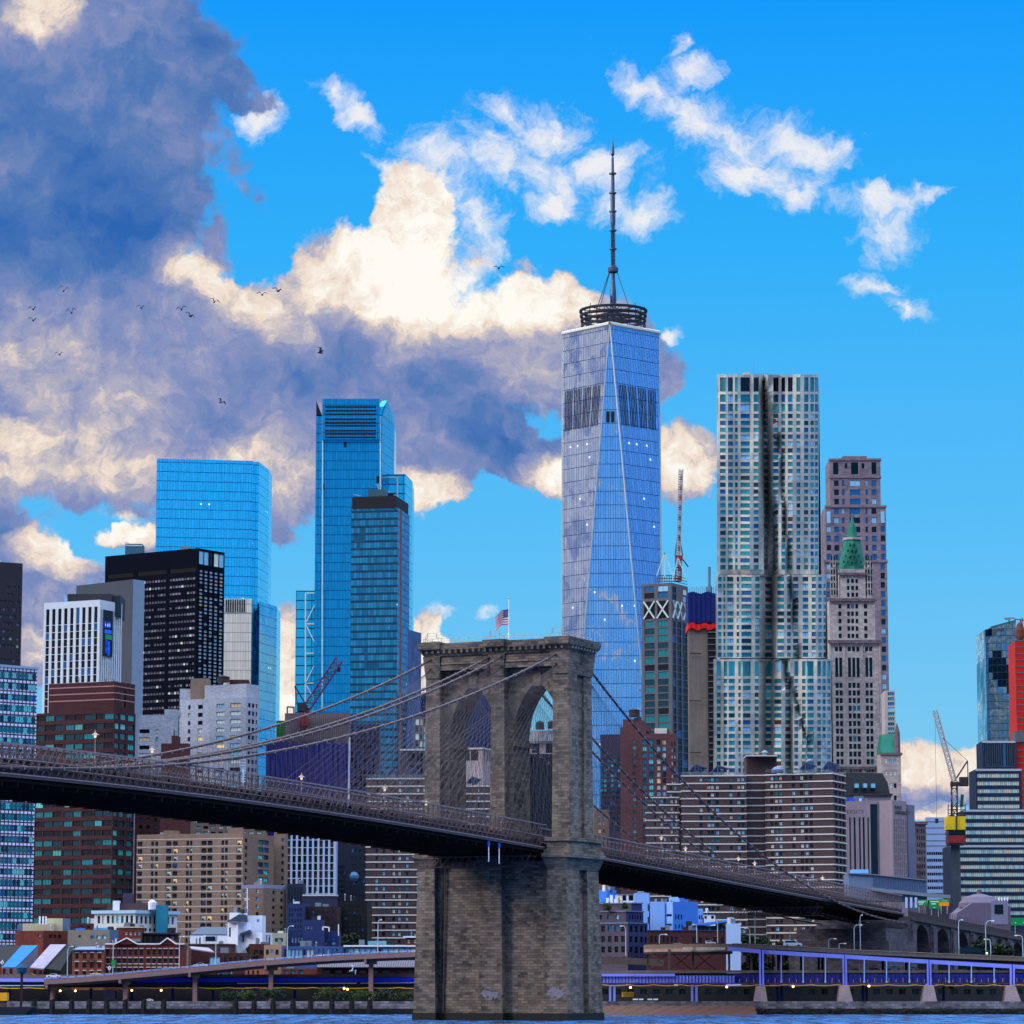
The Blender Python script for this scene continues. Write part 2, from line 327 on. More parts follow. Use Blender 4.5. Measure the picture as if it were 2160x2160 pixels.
def struct(name, mb, mats, kind='structure'):
    o = part(name, mb, mats); o['kind'] = kind; return o
# ================================================================= the suspension bridge
BA = math.radians(25); BC = Vector((-1.0, 749.5, 0)); BM = Matrix.Translation(BC) @ Matrix.Rotation(-BA, 4, 'Z')
def bw(x, y, z): return BM @ Vector((x, y, z))
def edge_solve(px, py, x=13):
    lo, hi = -330.0, 420.0
    f = lambda y: pxof(Vector((*bw(x, y, 0)[:2], zat(px, py, bw(x, y, 0).y))))[0]-px
    for _ in range(50):
        mid = (lo+hi)/2
        if f(mid) > 0: hi = mid
        else: lo = mid
    return lo, zat(px, py, bw(x, lo, 0).y)
PROF = [edge_solve(*p) for p in [(0, 1629), (150, 1644), (330, 1665), (540, 1693), (700, 1711), (840, 1733), (1050, 1770), (1160, 1793), (1292, 1811), (1400, 1832), (1500, 1852), (1600, 1872), (1700, 1889), (1819, 1910), (1893, 1924)]]
# a smooth curve through the picks
_n = len(PROF); _mx = sum(p[0] for p in PROF)/_n
def polyfit(ps, deg):
    A = [[0]*(deg+2) for _ in range(deg+1)]
    for x, z in ps:
        x /= 100
        for i in range(deg+1):
            for j in range(deg+1): A[i][j] += x**(i+j)
            A[i][deg+1] += z*x**i
    for i in range(deg+1):
        p = max(range(i, deg+1), key=lambda r: abs(A[r][i])); A[i], A[p] = A[p], A[i]
        for r in range(deg+1):
            if r != i:
                k = A[r][i]/A[i][i]; A[r] = [a-k*b for a, b in zip(A[r], A[i])]
    return [A[i][deg+1]/A[i][i] for i in range(deg+1)]
PC = polyfit(PROF, 4)
def dz(y):
    y = max(-330, min(y, 300)); return sum(c*(y/100)**i for i, c in enumerate(PC))
Y0, Y1 = -300.0, PROF[-1][0]+6
stone = blocks('tower_granite', (.52, .46, .41), 1.6, .62, .04, .6, col2=(.22, .205, .205), big=.11, bump=.9)
stone_side = stone
M_iron = mat('bridge_iron', (.29, .215, .225), .6, var=.2, scale=.5)
M_iron_d = mat('bridge_iron_dark', (.22, .18, .20), .8, var=.2, scale=.5)
M_deckunder = mat('deck_underside_steel', (.17, .13, .115), 1, var=.3, scale=.3, spec=0)
M_cable = mat('cable_wrap', (.30, .24, .25), .6, var=.1, scale=.8)
M_wire = mat('suspender_wire', (.30, .25, .27), .6, var=0)
M_fascia = mat('fascia_paint', (.52, .44, .45), .5, var=.1)
M_asph = mat('asphalt', (.25, .25, .26), .95, var=.15)
M_water_stain = mat('tide_stained_stone', (.08, .08, .09), .7, var=.3, scale=.3)
M_salt = mat('lime_crust', (.47, .46, .50), .9, var=.45, scale=1.5)
BR = thing('suspension_bridge', 'stone towered suspension bridge with brown steel deck crossing over the river', 'bridge', BC, -BA)
def lp(name, mb, mats, parent=None, **k): return part(name, mb, mats, parent or BR, world=False, **k)
# ---- tower
tw = MB()
def arch_z(t, b=5.9, R=12.4):          # height above the springing at distance t from the centre
    r = (b*b+R*R)/(2*b); return math.sqrt(max(0, r*r-(r-b+abs(t))**2))
ZS = 62.9
def xrect(x0, x1, y, z0, z1, out=1):
    uv = [(x0, z0), (x1, z0), (x1, z1), (x0, z1)]
    pts = [(x0, y, z0), (x1, y, z0), (x1, y, z1), (x0, y, z1)]
    tw.face(pts if out > 0 else pts[::-1], 0, uv if out > 0 else uv[::-1])
def wallbox(x0, x1, y0, y1, z0, z1, m=tw, t0=0, t1=0):
    """box that may taper: t0 extra at the bottom"""
    lo = [(x0-t0, y0-t0), (x1+t0, y0-t0), (x1+t0, y1+t0), (x0-t0, y1+t0)]; hi = [(x0-t1, y0-t1), (x1+t1, y0-t1), (x1+t1, y1+t1), (x0-t1, y1+t1)]; a = 0
    for i in range(4):
        j = (i+1) % 4; l = math.dist(lo[i], lo[j])
        m.face([(*lo[i], z0), (*lo[j], z0), (*hi[j], z1), (*hi[i], z1)], 0, [(a, z0), (a+l, z0), (a+l, z1), (a, z1)]); a += l+.37
    m.face([(*p, z1) for p in hi], 0, hi); m.face([(*p, z0) for p in lo[::-1]], 0, lo[::-1])
OC = (-6.5, 9.4)                        # arch centres
ZR = 35.0
WT = 4.2                                 # half thickness of the wall
# solid lower body
wallbox(-16.8, 16.6, -7.0, 7.0, 0, ZR, t0=.9)
for x0, x1 in ((-18.0, -13.9), (-2.0, 2.6)): wallbox(x0, x1, -9.0, 9.0, 1.6, 33, t0=.7)
wallbox(13.9, 18.4, -9.0, -2.0, 1.6, 33, t0=.7); wallbox(13.9, 17.2, -2.3, 2.8, 1.6, 33, t0=.6); wallbox(13.9, 18.3, 2.7, 9.0, 1.6, 33, t0=.7)
for x0, x1 in ((-18.0, -13.9), (-2.0, 2.6), (13.9, 18.4)): wallbox(x0, x1, -9.0, 9.0, 33, 35.6, t0=.02, t1=.9)
# ledge mouldings at road level
for (x0, x1) in ((-18.0, -13.4), (13.9, 18.8)):
    wallbox(x0-1.0, x1+1.0, -10.1, 10.1, 35.6, 36.5); wallbox(x0-.6, x1+.6, -9.7, 9.7, 36.5, 37.4); wallbox(x0-.2, x1+.2, -9.0, 9.0, 37.4, 39.2); wallbox(x0-.6, x1+.6, -9.5, 9.5, 39.2, 40.0)
# upper shafts and arches
SH = [(-17.3, -13.9), (-.9, 2.2), (14.3, 18.0)]
wallbox(SH[0][0], SH[0][1], -6.6, 6.6, 36, 80.2, t0=.35); wallbox(SH[1][0], SH[1][1], -6.6, 6.6, 36, 80.2, t0=.35)
wallbox(SH[2][0], SH[2][1], -6.6, -1.9, 36, 80.2, t0=.3); wallbox(SH[2][0], SH[2][1]-1.5, -1.95, 2.3, 36, 80.2); wallbox(SH[2][0], SH[2][1]-.2, 2.25, 6.6, 36, 80.2, t0=.3)
for x0, x1 in ((-17.2, OC[0]-5.9), (OC[0]+5.9, OC[1]-5.9), (OC[1]+5.9, 17.4)): wallbox(x0, x1, -WT, WT, 35, ZS, t0=.0)
for oc in OC:                            # wall over each opening, its soffit in courses
    n = 24; xs = [oc-5.9+11.8*i/n for i in range(n+1)]
    for a, b in zip(xs[:-1], xs[1:]):
        za, zb = ZS+arch_z(a-oc), ZS+arch_z(b-oc)
        for y in (-WT, WT):
            pts = [(a, y, za), (b, y, zb), (b, y, 80.2), (a, y, 80.2)]; tw.face(pts if y < 0 else pts[::-1], 0, [(p[0], p[2]) for p in (pts if y < 0 else pts[::-1])])
        tw.face([(a, -WT, za), (a, WT, za), (b, WT, zb), (b, -WT, zb)], 0, [(0, za), (8.4, za), (8.4, zb), (0, zb)])
for a, b in ((-17.2, OC[0]-5.9), (OC[0]+5.9, OC[1]-5.9), (OC[1]+5.9, 17.4)):
    wallbox(a, b, -WT, WT, ZS, 80.2)
for oc in OC:                            # impost blocks and stepped voussoirs standing proud
    for k in (-1, 1):
        x = oc+k*5.9; wallbox(min(x, x-k*.45), max(x, x-k*.45), -WT-.3, WT+.3, ZS-2.2, ZS-.9)
        r = (5.9**2+12.4**2)/(2*5.9); cx = oc-k*(r-5.9)
        a1 = math.acos((r-5.9)/r)
        for i in range(13):
            th = a1*(i+.5)/13; ww = .75 if i % 2 else .55; ln = 1.5 if i % 2 else 1.15
            c = Vector((cx+k*r*math.cos(th), 0, ZS+r*math.sin(th))); ra = Vector((k*math.cos(th), 0, math.sin(th))); ta = Vector((-k*math.sin(th), 0, math.cos(th)))
            hw = r*a1/13*.5
            tw.obox(c-ta*hw+Vector((0, -WT-.22, 0)), ra*ln, Vector((0, .22, 0)), ta*hw*1.96)
    wallbox(oc-1.0, oc+1.0, -WT-.4, -WT+.1, ZS+11.2, ZS+14.4)
# recessed panels, string course, cornice
wallbox(-17.5, 18.2, -6.9, 6.9, 78.2, 79.0, t1=.0); wallbox(-17.4, 18.1, -6.75, 6.75, 79.0, 81.4)
for x0, x1 in ((-13.3, -1.6), (2.8, 13.7)):
    wallbox(x0, x1, -7.02, -6.7, 79.5, 81.0)
for x0, x1 in SH: wallbox(x0-.5, x1+.5, -7.4, 7.4, 76.5, 81.4, t0=-.5)
wallbox(-17.6, 18.3, -7.1, 7.1, 81.4, 82.8, t1=.9)
for i in range(25): wallbox(-17.6+i*1.46, -18.1+i*1.46, -8.3, -7.0, 82.0, 82.8)
for i in range(9): wallbox(18.1, 19.2, -7.0+i*1.6, -6.3+i*1.6, 82.0, 82.8)
wallbox(-18.7, 19.6, -8.5, 8.5, 82.8, 84.2, t0=-.3); 
for x0, x1 in SH: wallbox(x0-1.2, x1+1.2, -9.1, 9.1, 82.9, 84.5, t0=-.3)
tower = lp('tower', tw, stone)
b = MB(); 
for x0, x1, yy in ((-17.8, 17.6, 8.0), (-18.9, -13.0, 9.9), (-2.9, 3.5, 9.9), (13.0, 19.3, 9.9)): b.box(x0, x1, -yy, yy, -3, 1.6)
lp('tide_plinth', b, M_water_stain, tower)
random.seed(5)
for x0, x1, zc in ((-2.2, 2.8, 7.0), (13.6, 18.7, 7.3)):    # lime crusts that ran out over the base
    b = MB(); pts = []
    for i in range(40):
        a = 2*math.pi*i/40; pts.append(((x0+x1)/2+(x1-x0)*.47*math.cos(a)*random.uniform(.75, 1.05), -9.72, zc-1.2+1.1*math.sin(a)*random.uniform(.4, 1.5)))
    b.extr(pts, (0, .14, 0)); lp('lime_crust', b, M_salt, tower)
b = MB(); b.bar((-12.6, -8.1, 2), (-12.6, -7.6, 35), .14); b.bar((-11.9, -8.1, 2), (-11.9, -7.6, 35), .14); lp('drain_pipe', b, M_iron, tower)
b = MB()                                 # rail round the tower roof
def rail(pts):
    for p, q_ in zip(pts[:-1], pts[1:]):
        p = Vector(p); q_ = Vector(q_); n = max(1, round((q_-p).length/2.2))
        for h in (.6, 1.2): b.bar(p+Vector((0, 0, h)), q_+Vector((0, 0, h)), .06)
        for i in range(n+1):
            c = p.lerp(q_, i/n); b.bar(c, c+Vector((0, 0, 1.25)), .06)
rail([(-17.6, -7.4, 84.2), (18.4, -7.4, 84.2), (18.4, 7.4, 84.2)]); rail([(-17.6, 7.4, 84.2), (-17.6, -7.4, 84.2)])
for c in (-15.2, .6, 16): rail([(c-1.6, -8, 84.6), (c-1.1, -8, 85.4), (c+1.1, -8, 85.4), (c+1.6, -8, 84.6)])
lp('roof_rail', b, mat('pale_rail', (.62, .62, .60), .6, var=0), tower)
# ---- deck
b = MB(); ys = [Y0+i*3.0 for i in range(int((Y1-Y0)/3.0)+1)]+[Y1]
for a, c in zip(ys[:-1], ys[1:]):
    za, zc = dz(a), dz(c)
    if a > -9 and a < 9: continue
    b.face([(-13, a, za-.1), (13, a, za-.1), (13, c, zc-.1), (-13, c, zc-.1)], 1)
    b.face([(-12.7, c, zc-1.3), (12.7, c, zc-1.3), (12.7, a, za-1.3), (-12.7, a, za-1.3)], 0)
    for sx in (-12.7, 12.7): b.face([(sx, a, za-1.3), (sx, c, zc-1.3), (sx, c, zc-.1), (sx, a, za-.1)], 0)
for a, c in ((-10, 10),):
    b.obox(Vector((-12.5, a, dz(a)-1.2)), Vector((25.3, 0, 0)), Vector((0, c-a, dz(c)-dz(a))), Vector((0, 0, 1.1)), 0)
y = Y0
while y < Y1:
    z = dz(y)
    if abs(y) > 9: b.box(-12.6, 12.6, y-.15, y+.15, z-2.1, z-1.3, 0)
    y += 4.6
for x in (-9, -3, 3, 9):
    for a, c in zip(ys[::4][:-1], ys[::4][1:]):
        if a > -12 and a < 9: continue
        b.obox(Vector((x-.15, a, dz(a)-2.0)), Vector((.3, 0, 0)), Vector((0, c-a, dz(c)-dz(a))), Vector((0, 0, .7)), 0)
deck = lp('deck', b, [M_deckunder, M_asph])
def strip(b, x, w_, y0, y1, zo, h, mi=0, step=6.0):
    n = max(1, round((y1-y0)/step))
    for i in range(n):
        a = y0+(y1-y0)*i/n; c = y0+(y1-y0)*(i+1)/n
        b.obox(Vector((x-w_/2, a, dz(a)+zo)), Vector((w_, 0, 0)), Vector((0, c-a, dz(c)-dz(a))), Vector((0, 0, h)), mi)
for x in (13.05, -13.05):
    b = MB()
    for y0, y1 in ((Y0, -8.9), (8.9, Y1)):
        strip(b, x, .28, y0, y1, -.60, .45, 0); strip(b, x, .42, y0, y1, -.15, .20, 1)
    lp('fascia', b, [M_iron, M_fascia], deck)
# stiffening trusses
def truss(x, top, mid, y0, y1, full=True):
    b = MB()
    strip(b, x, .28, y0, y1, top-.15, .28, 1); strip(b, x, .24, y0, y1, mid-.12, .16, 1)
    strip(b, x, .2, y0, y1, mid*.45, .14, 0)
    pn = 2.3; n = int((y1-y0)/pn)
    for i in range(n):
        y = y0+i*pn; z = dz(y); z2 = dz(y+pn)
        b.bar((x, y, z+(0 if i % 2 == 0 else mid)), (x, y, z+top), .10)
        b.bar((x, y, z2+mid), (x, y+pn, z2+top), .06)
        b.bar((x, y, z), (x, y+pn, z2+mid), .05); b.bar((x, y+pn/2, z+.2), (x, y+pn/2, z+mid), .04)
        if full: b.bar((x, y, z+mid-.7), (x, y+pn*.6, z+mid-.7), .07)
    return b
TP = [(12.6, 5.0, 2.55), (4.6, 5.7, 2.5), (-4.6, 5.7, 2.5), (-12.6, 5.0, 2.55)]
for i, (x, top, mid) in enumerate(TP):
    b = truss(x, top, mid, Y0, -7, i < 2); b2 = truss(x, top, mid, 7, Y1, i < 2); b.add(b2)
    lp('stiffening_truss', b, [M_iron, M_fascia])
for x in (12.2, 4.0, -4.0, -12.2):       # solid lower traffic barriers and promenade floor
    b = MB(); strip(b, x, .18, Y0, Y1, 0, 1.0); lp('traffic_barrier', b, M_iron_d)
b = MB(); strip(b, 0, 5, Y0, Y1, 3.4, .2); 
for k in range(int((Y1-Y0)/6.9)): y = Y0+k*6.9; b.box(-3.4, 3.4, y-.1, y+.1, dz(y), dz(y)+3.4)
lp('promenade', b, M_iron_d)
for x in (2.6, -2.6):
    b = MB(); strip(b, x, .08, Y0, Y1, 4.7, .1)
    for k in range(int((Y1-Y0)/2.3)): y = Y0+k*2.3; b.bar((x, y, dz(y)+3.4), (x, y, dz(y)+4.7), .05)
    lp('promenade_rail', b, M_iron)
# ---- main cables
ZT = 83.0; YM = 243.0; ZMID = 42.8
SIDE_END = 252.0
def cable_pt(x0, y):
    if y < 0:
        k = 1-(-y/YM); x = x0*(1 - (1-k*k)*.17); z = ZMID+(ZT-ZMID)*k*k
    else:
        t = y/SIDE_END; x = x0*(1-.17*t); z = 84-.46*y+.0009*y*y
    return Vector((x, y, z))
CX = [(15.4, 0), (1.9, .1), (-1.3, -.1), (-16.0, 0)]
wires = []
for x0, _ in CX:
    b = MB(); ys2 = [-300+i*4 for i in range(75)]+[i*4 for i in range(1, 64)]
    pts = [cable_pt(x0, y) for y in ys2]; z0 = ZT-2
    for p, q_ in zip(pts[:-1], pts[1:]): b.bar(p, q_, .27, 0, 6)
    for p in pts[::1]:
        if abs(p.y) > 8: b.box(p.x-.32, p.x+.32, p.y-.16, p.y+.16, p.z-.32, p.z+.32, 1)
    cab = lp('main_cable', b, [M_cable, M_fascia])
    for y in list(range(-298, -8, 2))+list(range(9, 250, 2)):
        p = cable_pt(x0, y); xd = p.x if abs(x0) > 10 else p.x; zd = dz(y)+(1.0 if abs(x0) > 10 else 5)
        if p.z-zd > 1.2: wires.append((p, Vector((max(-12.9, min(12.9, xd)), y, zd)), cab))
stays = []
for x0, _ in CX:
    for k in range(1, 22):
        y = k*4.3+6
        for sy in (-1, 1):
            t = Vector((x0, sy*5.5, ZT-1.5-k*.12)); xe = max(-12.9, min(12.9, x0)); stays.append((t, Vector((xe, sy*y, dz(sy*y)+2))))
wires.sort(key=lambda w_: -(w_[0].z-w_[1].z) + (0 if w_[0].x > 8 else 60))
for p, q_, cab in wires[:100]:
    b = MB(); b.bar(p, q_, .027, 0, 3); lp('suspender', b, M_wire)
b = MB()
for p, q_, cab in wires[100:]: b.bar(p, q_, .027, 0, 3)
lp('suspender', b, M_wire, kind='stuff')
for p, q_ in stays[:100]:
    b = MB(); b.bar(p, q_, .03, 0, 3); lp('diagonal_stay', b, M_wire)
b = MB()
for p, q_ in stays[100:]: b.bar(p, q_, .03, 0, 3)
lp('diagonal_stay', b, M_wire, kind='stuff')
# ---- travelling inspection trusses under the deck
def gantry(x0, x1, y, zt, label, lampish):
    g_ = MB(); n = 14
    for yy in (y-1.5, y+1.5):
        g_.box(x0, x1, yy-.12, yy+.12, zt-.12, zt+.12); g_.box(x0, x1, yy-.12, yy+.12, zt-2.3, zt-2.1)
        for i in range(n):
            a = x0+(x1-x0)*i/n; c = x0+(x1-x0)*(i+1)/n
            g_.bar((a, yy, zt-2.2), (c, yy, zt), .09); g_.bar((a, yy, zt), (a, yy, zt-2.2), .09)
    g_.box(x0, x1, y-1.5, y+1.5, zt-2.36, zt-2.28)
    for a in (x0+1, x1-1): g_.bar((a, y, zt), (a, y, zt+1.2), .2)
    v = [tuple(BM @ Vector(p)) for p in g_.v]; g_.v = v
    return solo('inspection_gantry', g_, M_iron, label, 'gantry', 'inspection gantries under the deck')
gantry(-12.5, 12.8, -14, dz(-14)-2.3, 'steel lattice gantry hanging below the deck in front of the stone tower', True)
gantry(-12.5, 12.8, 172, dz(172)-2.3, 'steel lattice gantry hanging below the deck between tower and anchorage', False)
M_white = mat('white_paint', (.86, .87, .9), .5, var=.05)
M_bluep = mat('blue_paint', (.12, .30, .75), .5, var=.05)
for i, (px, py, lab) in enumerate([(1029, 1779, 'white hanging tube with blue head under the deck beside the tower, left one'), (1051, 1783, 'white hanging tube with blue head under the deck beside the tower, right one')]):
    y, z = edge_solve(px, py, 13.2); p = bw(13.4, y, z)
    t = thing('hanging_tube', lab, 'tube', (p.x, p.y, z-3.9), 0, 'tubes hanging under the deck')
    g_ = MB(); g_.bar((0, 0, 0), (0, 0, 3.4), .13, 0, 8); part('tube', g_, M_white, t, world=False)
    g_ = MB(); g_.bar((0, 0, 3.4), (0, 0, 4.4), .3, 0, 8); part('head', g_, M_bluep, t, world=False)
# ---- flag on the tower
p = bw(.8, -7.2, 84.4); fx, fy = P(1073, 1340, p.y).x, p.y
fz0 = 84.5; fz1 = zat(1073, 1264, fy)
t = thing('flagpole', 'thin white flagpole with tripod foot on top of the stone tower', 'flagpole', (fx, fy, fz0))
b = MB(); b.bar((0, 0, 0), (0, 0, fz1-fz0), .10, 0, 8)
for a in range(3): b.bar((math.cos(a*2.1+.5)*1.3, math.sin(a*2.1+.5)*1.3, 0), (0, 0, 1.6), .06)
part('pole', b, M_white, t, world=False); b = MB(); b.lathe((0, 0, fz1-fz0), [(0, -.05), (.2, .1), (.2, .25), (0, .4)], 8); part('finial', b, mat('gilt', (.7, .6, .3), .4, .6, 0), t, world=False)
M_red = mat('flag_red', (.60, .04, .10), .8, var=0); M_fw = mat('flag_white', (.78, .76, .80), .8, var=0); M_fb = mat('flag_blue', (.04, .05, .28), .8, var=0)
ft = zat(1073, 1284, fy); fbz = zat(1073, 1317, fy); FH = ft-fbz; FWd = 3.0
b = MB(); nx = 22
def fpt(i, z01):                         # hangs and waves to the left of the pole
    u = i/nx; x = -FWd*u; drop = .55*u*u*FH; return Vector((x, .3*math.sin(u*6)*u+.06*math.sin(z01*5), ft-drop-(1-z01)*FH*(1-.12*u)-.12*math.sin(u*9)))
for i in range(nx):
    for k in range(13):
        z0, z1 = k/13, (k+1)/13; canton = i < nx*.4 and k >= 6
        mi = 2 if canton else (0 if k % 2 == 0 else 1)
        b.face([fpt(i, z0), fpt(i+1, z0), fpt(i+1, z1), fpt(i, z1)], mi)
for r_ in range(9):
    for c in range(6 if r_ % 2 == 0 else 5):
        u = (c+.5+(0 if r_ % 2 == 0 else .5))/6*.4*nx; zc = 6/13+(r_+.5)/9*7/13; i = min(u, nx-1)
        p = fpt(i, zc)
        for dy in (-.03, .03): b.face([p+Vector((.05*math.cos(a), dy, .05*math.sin(a))) for a in (0, 1.256, 2.513, 3.77, 5.027)], 1)
o = part('flag', b, [M_red, M_fw, M_fb], None); me = o.data
me.transform(Matrix.Translation(-Vector((0, 0, fbz)))); o.location = (fx, fy, fbz)
tag(o, 'american flag with red and white stripes flying at half mast over the tower', 'flag')
# ---- lanterns on the promenade
M_lamp = mat('lantern_glass', (1, .88, .70), .4, var=0, emit=1.0)
M_lampost = mat('lantern_iron', (.62, .52, .50), .6, var=0)
def lantern_at(px, py, lab):
    y, z = edge_solve(px, py, 2.9); z0 = dz(y)+4.75; p = bw(2.9, y, z0); h = max(1.2, z-z0)
    t = thing('lantern', lab, 'lamp', p, 0, 'lanterns on the bridge promenade')
    b = MB(); b.lathe((0, 0, 0), [(.11, 0), (.07, h*.6), (.07, h-.5), (.25, h-.45)], 8); part('post', b, M_lampost, t, world=False)
    b = MB(); b.lathe((0, 0, h-.45), [(.16, 0), (.26, .45), (0, .47)], 8); part('glass', b, M_lamp, t, world=False)
    b = MB(); b.lathe((0, 0, h+.05), [(.75, 0), (.3, .28), (.12, .45), (.05, .9), (0, 1.0)], 10); part('hood', b, M_lampost, t, world=False)
for px, py, lab in [(201, 1551, 'tall bridge lantern in front of the dark red brick office block'), (321, 1583, 'bridge lantern in front of the pale brick blocks near the cable end'),
    (636, 1640, 'bridge lantern in front of the blue tarpaulin building'), (812, 1664, 'bridge lantern in front of the brown apartments left of the tower'), (899, 1694, 'bridge lantern against the left pillar of the stone tower'),
    (1395, 1768, 'bridge lantern just right of the tower, before the brick tower block'), (1446, 1791, 'second bridge lantern right of the stone tower'), (1558, 1812, 'third bridge lantern right of the stone tower'),
    (1592, 1822, 'bridge lantern near the crossing of cable and truss'), (1735, 1853, 'bridge lantern in front of the grey low hall by the anchorage')]: lantern_at(px, py, lab)
t_y, t_z = edge_solve(512, 1622, 12.9); zb = dz(t_y)+3.0; p = bw(13.0, t_y, zb)
b = MB(); b.bar((p.x, p.y, zb), (p.x, p.y, t_z), .16, 0, 8)
for k in range(9): b.box(p.x-.5, p.x+.5, p.y-.04, p.y+.04, zb+.3+k*.5, zb+.42+k*.5)
solo('mast', b, mat('pale_mast', (.72, .82, .86), .4, var=0), 'pale blue ladder mast standing up from the near truss of the bridge', 'mast')
# ================================================================= water, ground
DS = 885.0                                # distance of the sea wall
m, t_, b_ = newmat('river_water'); g = G(t_); geo = g.n('ShaderNodeNewGeometry')
mp = g.n('ShaderNodeMapping', {0: geo.outputs['Position'], 3: (.55, 1.0, 1)})
n1_ = g.n('ShaderNodeTexNoise', {'Vector': mp.outputs[0], 'Scale': .5, 'Detail': 5.0, 'Roughness': .6}); n2_ = g.n('ShaderNodeTexNoise', {'Vector': mp.outputs[0], 'Scale': .05, 'Detail': 3.0})
h_ = g.m('ADD', n1_.outputs[0], g.m('MULTIPLY', n2_.outputs[0], 1.6)); bp = g.n('ShaderNodeBump', {'Height': h_, 'Strength': 1.0, 'Distance': 4.0})
mp2 = g.n('ShaderNodeMapping', {0: geo.outputs['Position'], 3: (.22, .028, 1)}); n3_ = g.n('ShaderNodeTexNoise', {'Vector': mp2.outputs[0], 'Scale': 1.0, 'Detail': 6.0, 'Roughness': .7})
ft_ = g.n('ShaderNodeMapRange', {0: n3_.outputs[0], 1: .38, 2: .62}).outputs[0]          # wind patches: rougher, paler water between smooth dark lanes
t_.links.new(g.mix(ft_, s2l((.03, .16, .34)), s2l((.12, .44, .72))), b_.inputs['Base Color']); t_.links.new(g.m('MULTIPLY_ADD', ft_, .35, .06), b_.inputs['Roughness'])
t_.links.new(bp.outputs[0], b_.inputs['Normal']); b_.inputs['IOR'].default_value = 1.33
b = MB(); X = 25000
b.face([(-X, -3000, 0), (X, -3000, 0), (X, DS+20, 0), (-X, DS+20, 0)]); struct('river', b, MATS['river_water'])
M_ground = mat('city_ground', (.30, .29, .30), .95, var=.2, scale=.03)
b = MB(); b.face([(-X, DS+.5, 2.6), (X, DS+.5, 2.6), (X, 40000, 2.6), (-X, 40000, 2.6)]); struct('ground', b, M_ground)
# ================================================================= building kit
Zv = Vector((0, 0, 1))
def gm(n, c, rough=.12, metal=.35, emit=0, var=0): return mat(n, c, rough, metal, var=var, emit=emit, spec=.6)
GT = gm('glass_teal', (.10, .50, .55)); GTD = gm('glass_teal_dark', (.03, .26, .32)); GTL = gm('glass_teal_light', (.40, .82, .82), .2, .1)
GD = gm('glass_dark', (.05, .09, .15)); GB = gm('glass_blue', (.12, .38, .60)); GBL = gm('glass_pale_blue', (.55, .76, .88), .2, .2)
GW = gm('window_blind', (.80, .84, .80), .6, 0); GK = gm('glass_black', (.02, .03, .05)); GC = gm('window_curtain_cream', (.85, .72, .55), .6, 0)
LIT = gm('lit_room_cyan', (.14, .56, .56), .4, 0, .20); LITW = gm('lit_room_warm', (.95, .80, .55), .5, 0, .35); GRED = gm('window_panel_maroon', (.30, .07, .10), .5, 0)
PAL = dict(teal=[(GT, 5), (GTD, 3), (GTL, 2), (GB, 1)], office=[(GTD, 6), (GD, 6), (LIT, 1.2), (GT, 3), (GTL, .5)], dark=[(GD, 8), (GK, 4), (GB, 1)], black=[(GK, 1)], darkteal=[(GTD, 3), (GT, 2), (GD, 1)],
    flat=[(GD, 5), (GW, 2), (GBL, 2.5), (GC, .7), (GT, 1)], flatlit=[(GD, 3), (GW, 3), (GBL, 3), (GC, 1), (LITW, .5)], pale=[(GBL, 4), (GW, 3), (GD, 2)], blue=[(GB, 4), (GBL, 2), (GD, 2)],
    beige=[(GD, 7), (GW, 1.2), (GB, 1), (LITW, .35)], maroon=[(GRED, 4), (GK, 5)], black_tower=[(gm('blind_dusk', (.22, .21, .30), .6, 0), 6), (gm('blind_mauve', (.46, .43, .52), .6, 0), 3), (GW, .5)], flank_white=[(gm('window_sky_white', (.62, .68, .76), .6, 0), 6), (GC, .8), (GD, .8)], lit=[(LIT, 3), (GT, 3), (GTD, 3), (GTL, 1.4)],  # flank_white: pale sky reflection put into a matte window colour
    gehry=[(GT, 6), (gm('glass_aqua', (.16, .60, .66)), 4), (GTD, 2), (GBL, 1.2), (GB, 2), (gm('glass_brown', (.35, .25, .2)), .35)], wool=[(GK, 7), (GD, 4), (GT, .6)], stripe=[(gm('blind_cream_green', (.74, .80, .74), .5, 0), 5), (gm('blind_peach', (.86, .74, .58), .5, 0), 1.3), (gm('blind_sage', (.56, .70, .70), .4, .1), 3)])
F_dark = mat('frame_dark', (.12, .12, .14), .6, var=0); F_pale = mat('frame_pale', (.72, .74, .78), .6, var=0); F_steel = mat('frame_steel', (.45, .48, .52), .5, .3, var=0)
WCACHE = {}
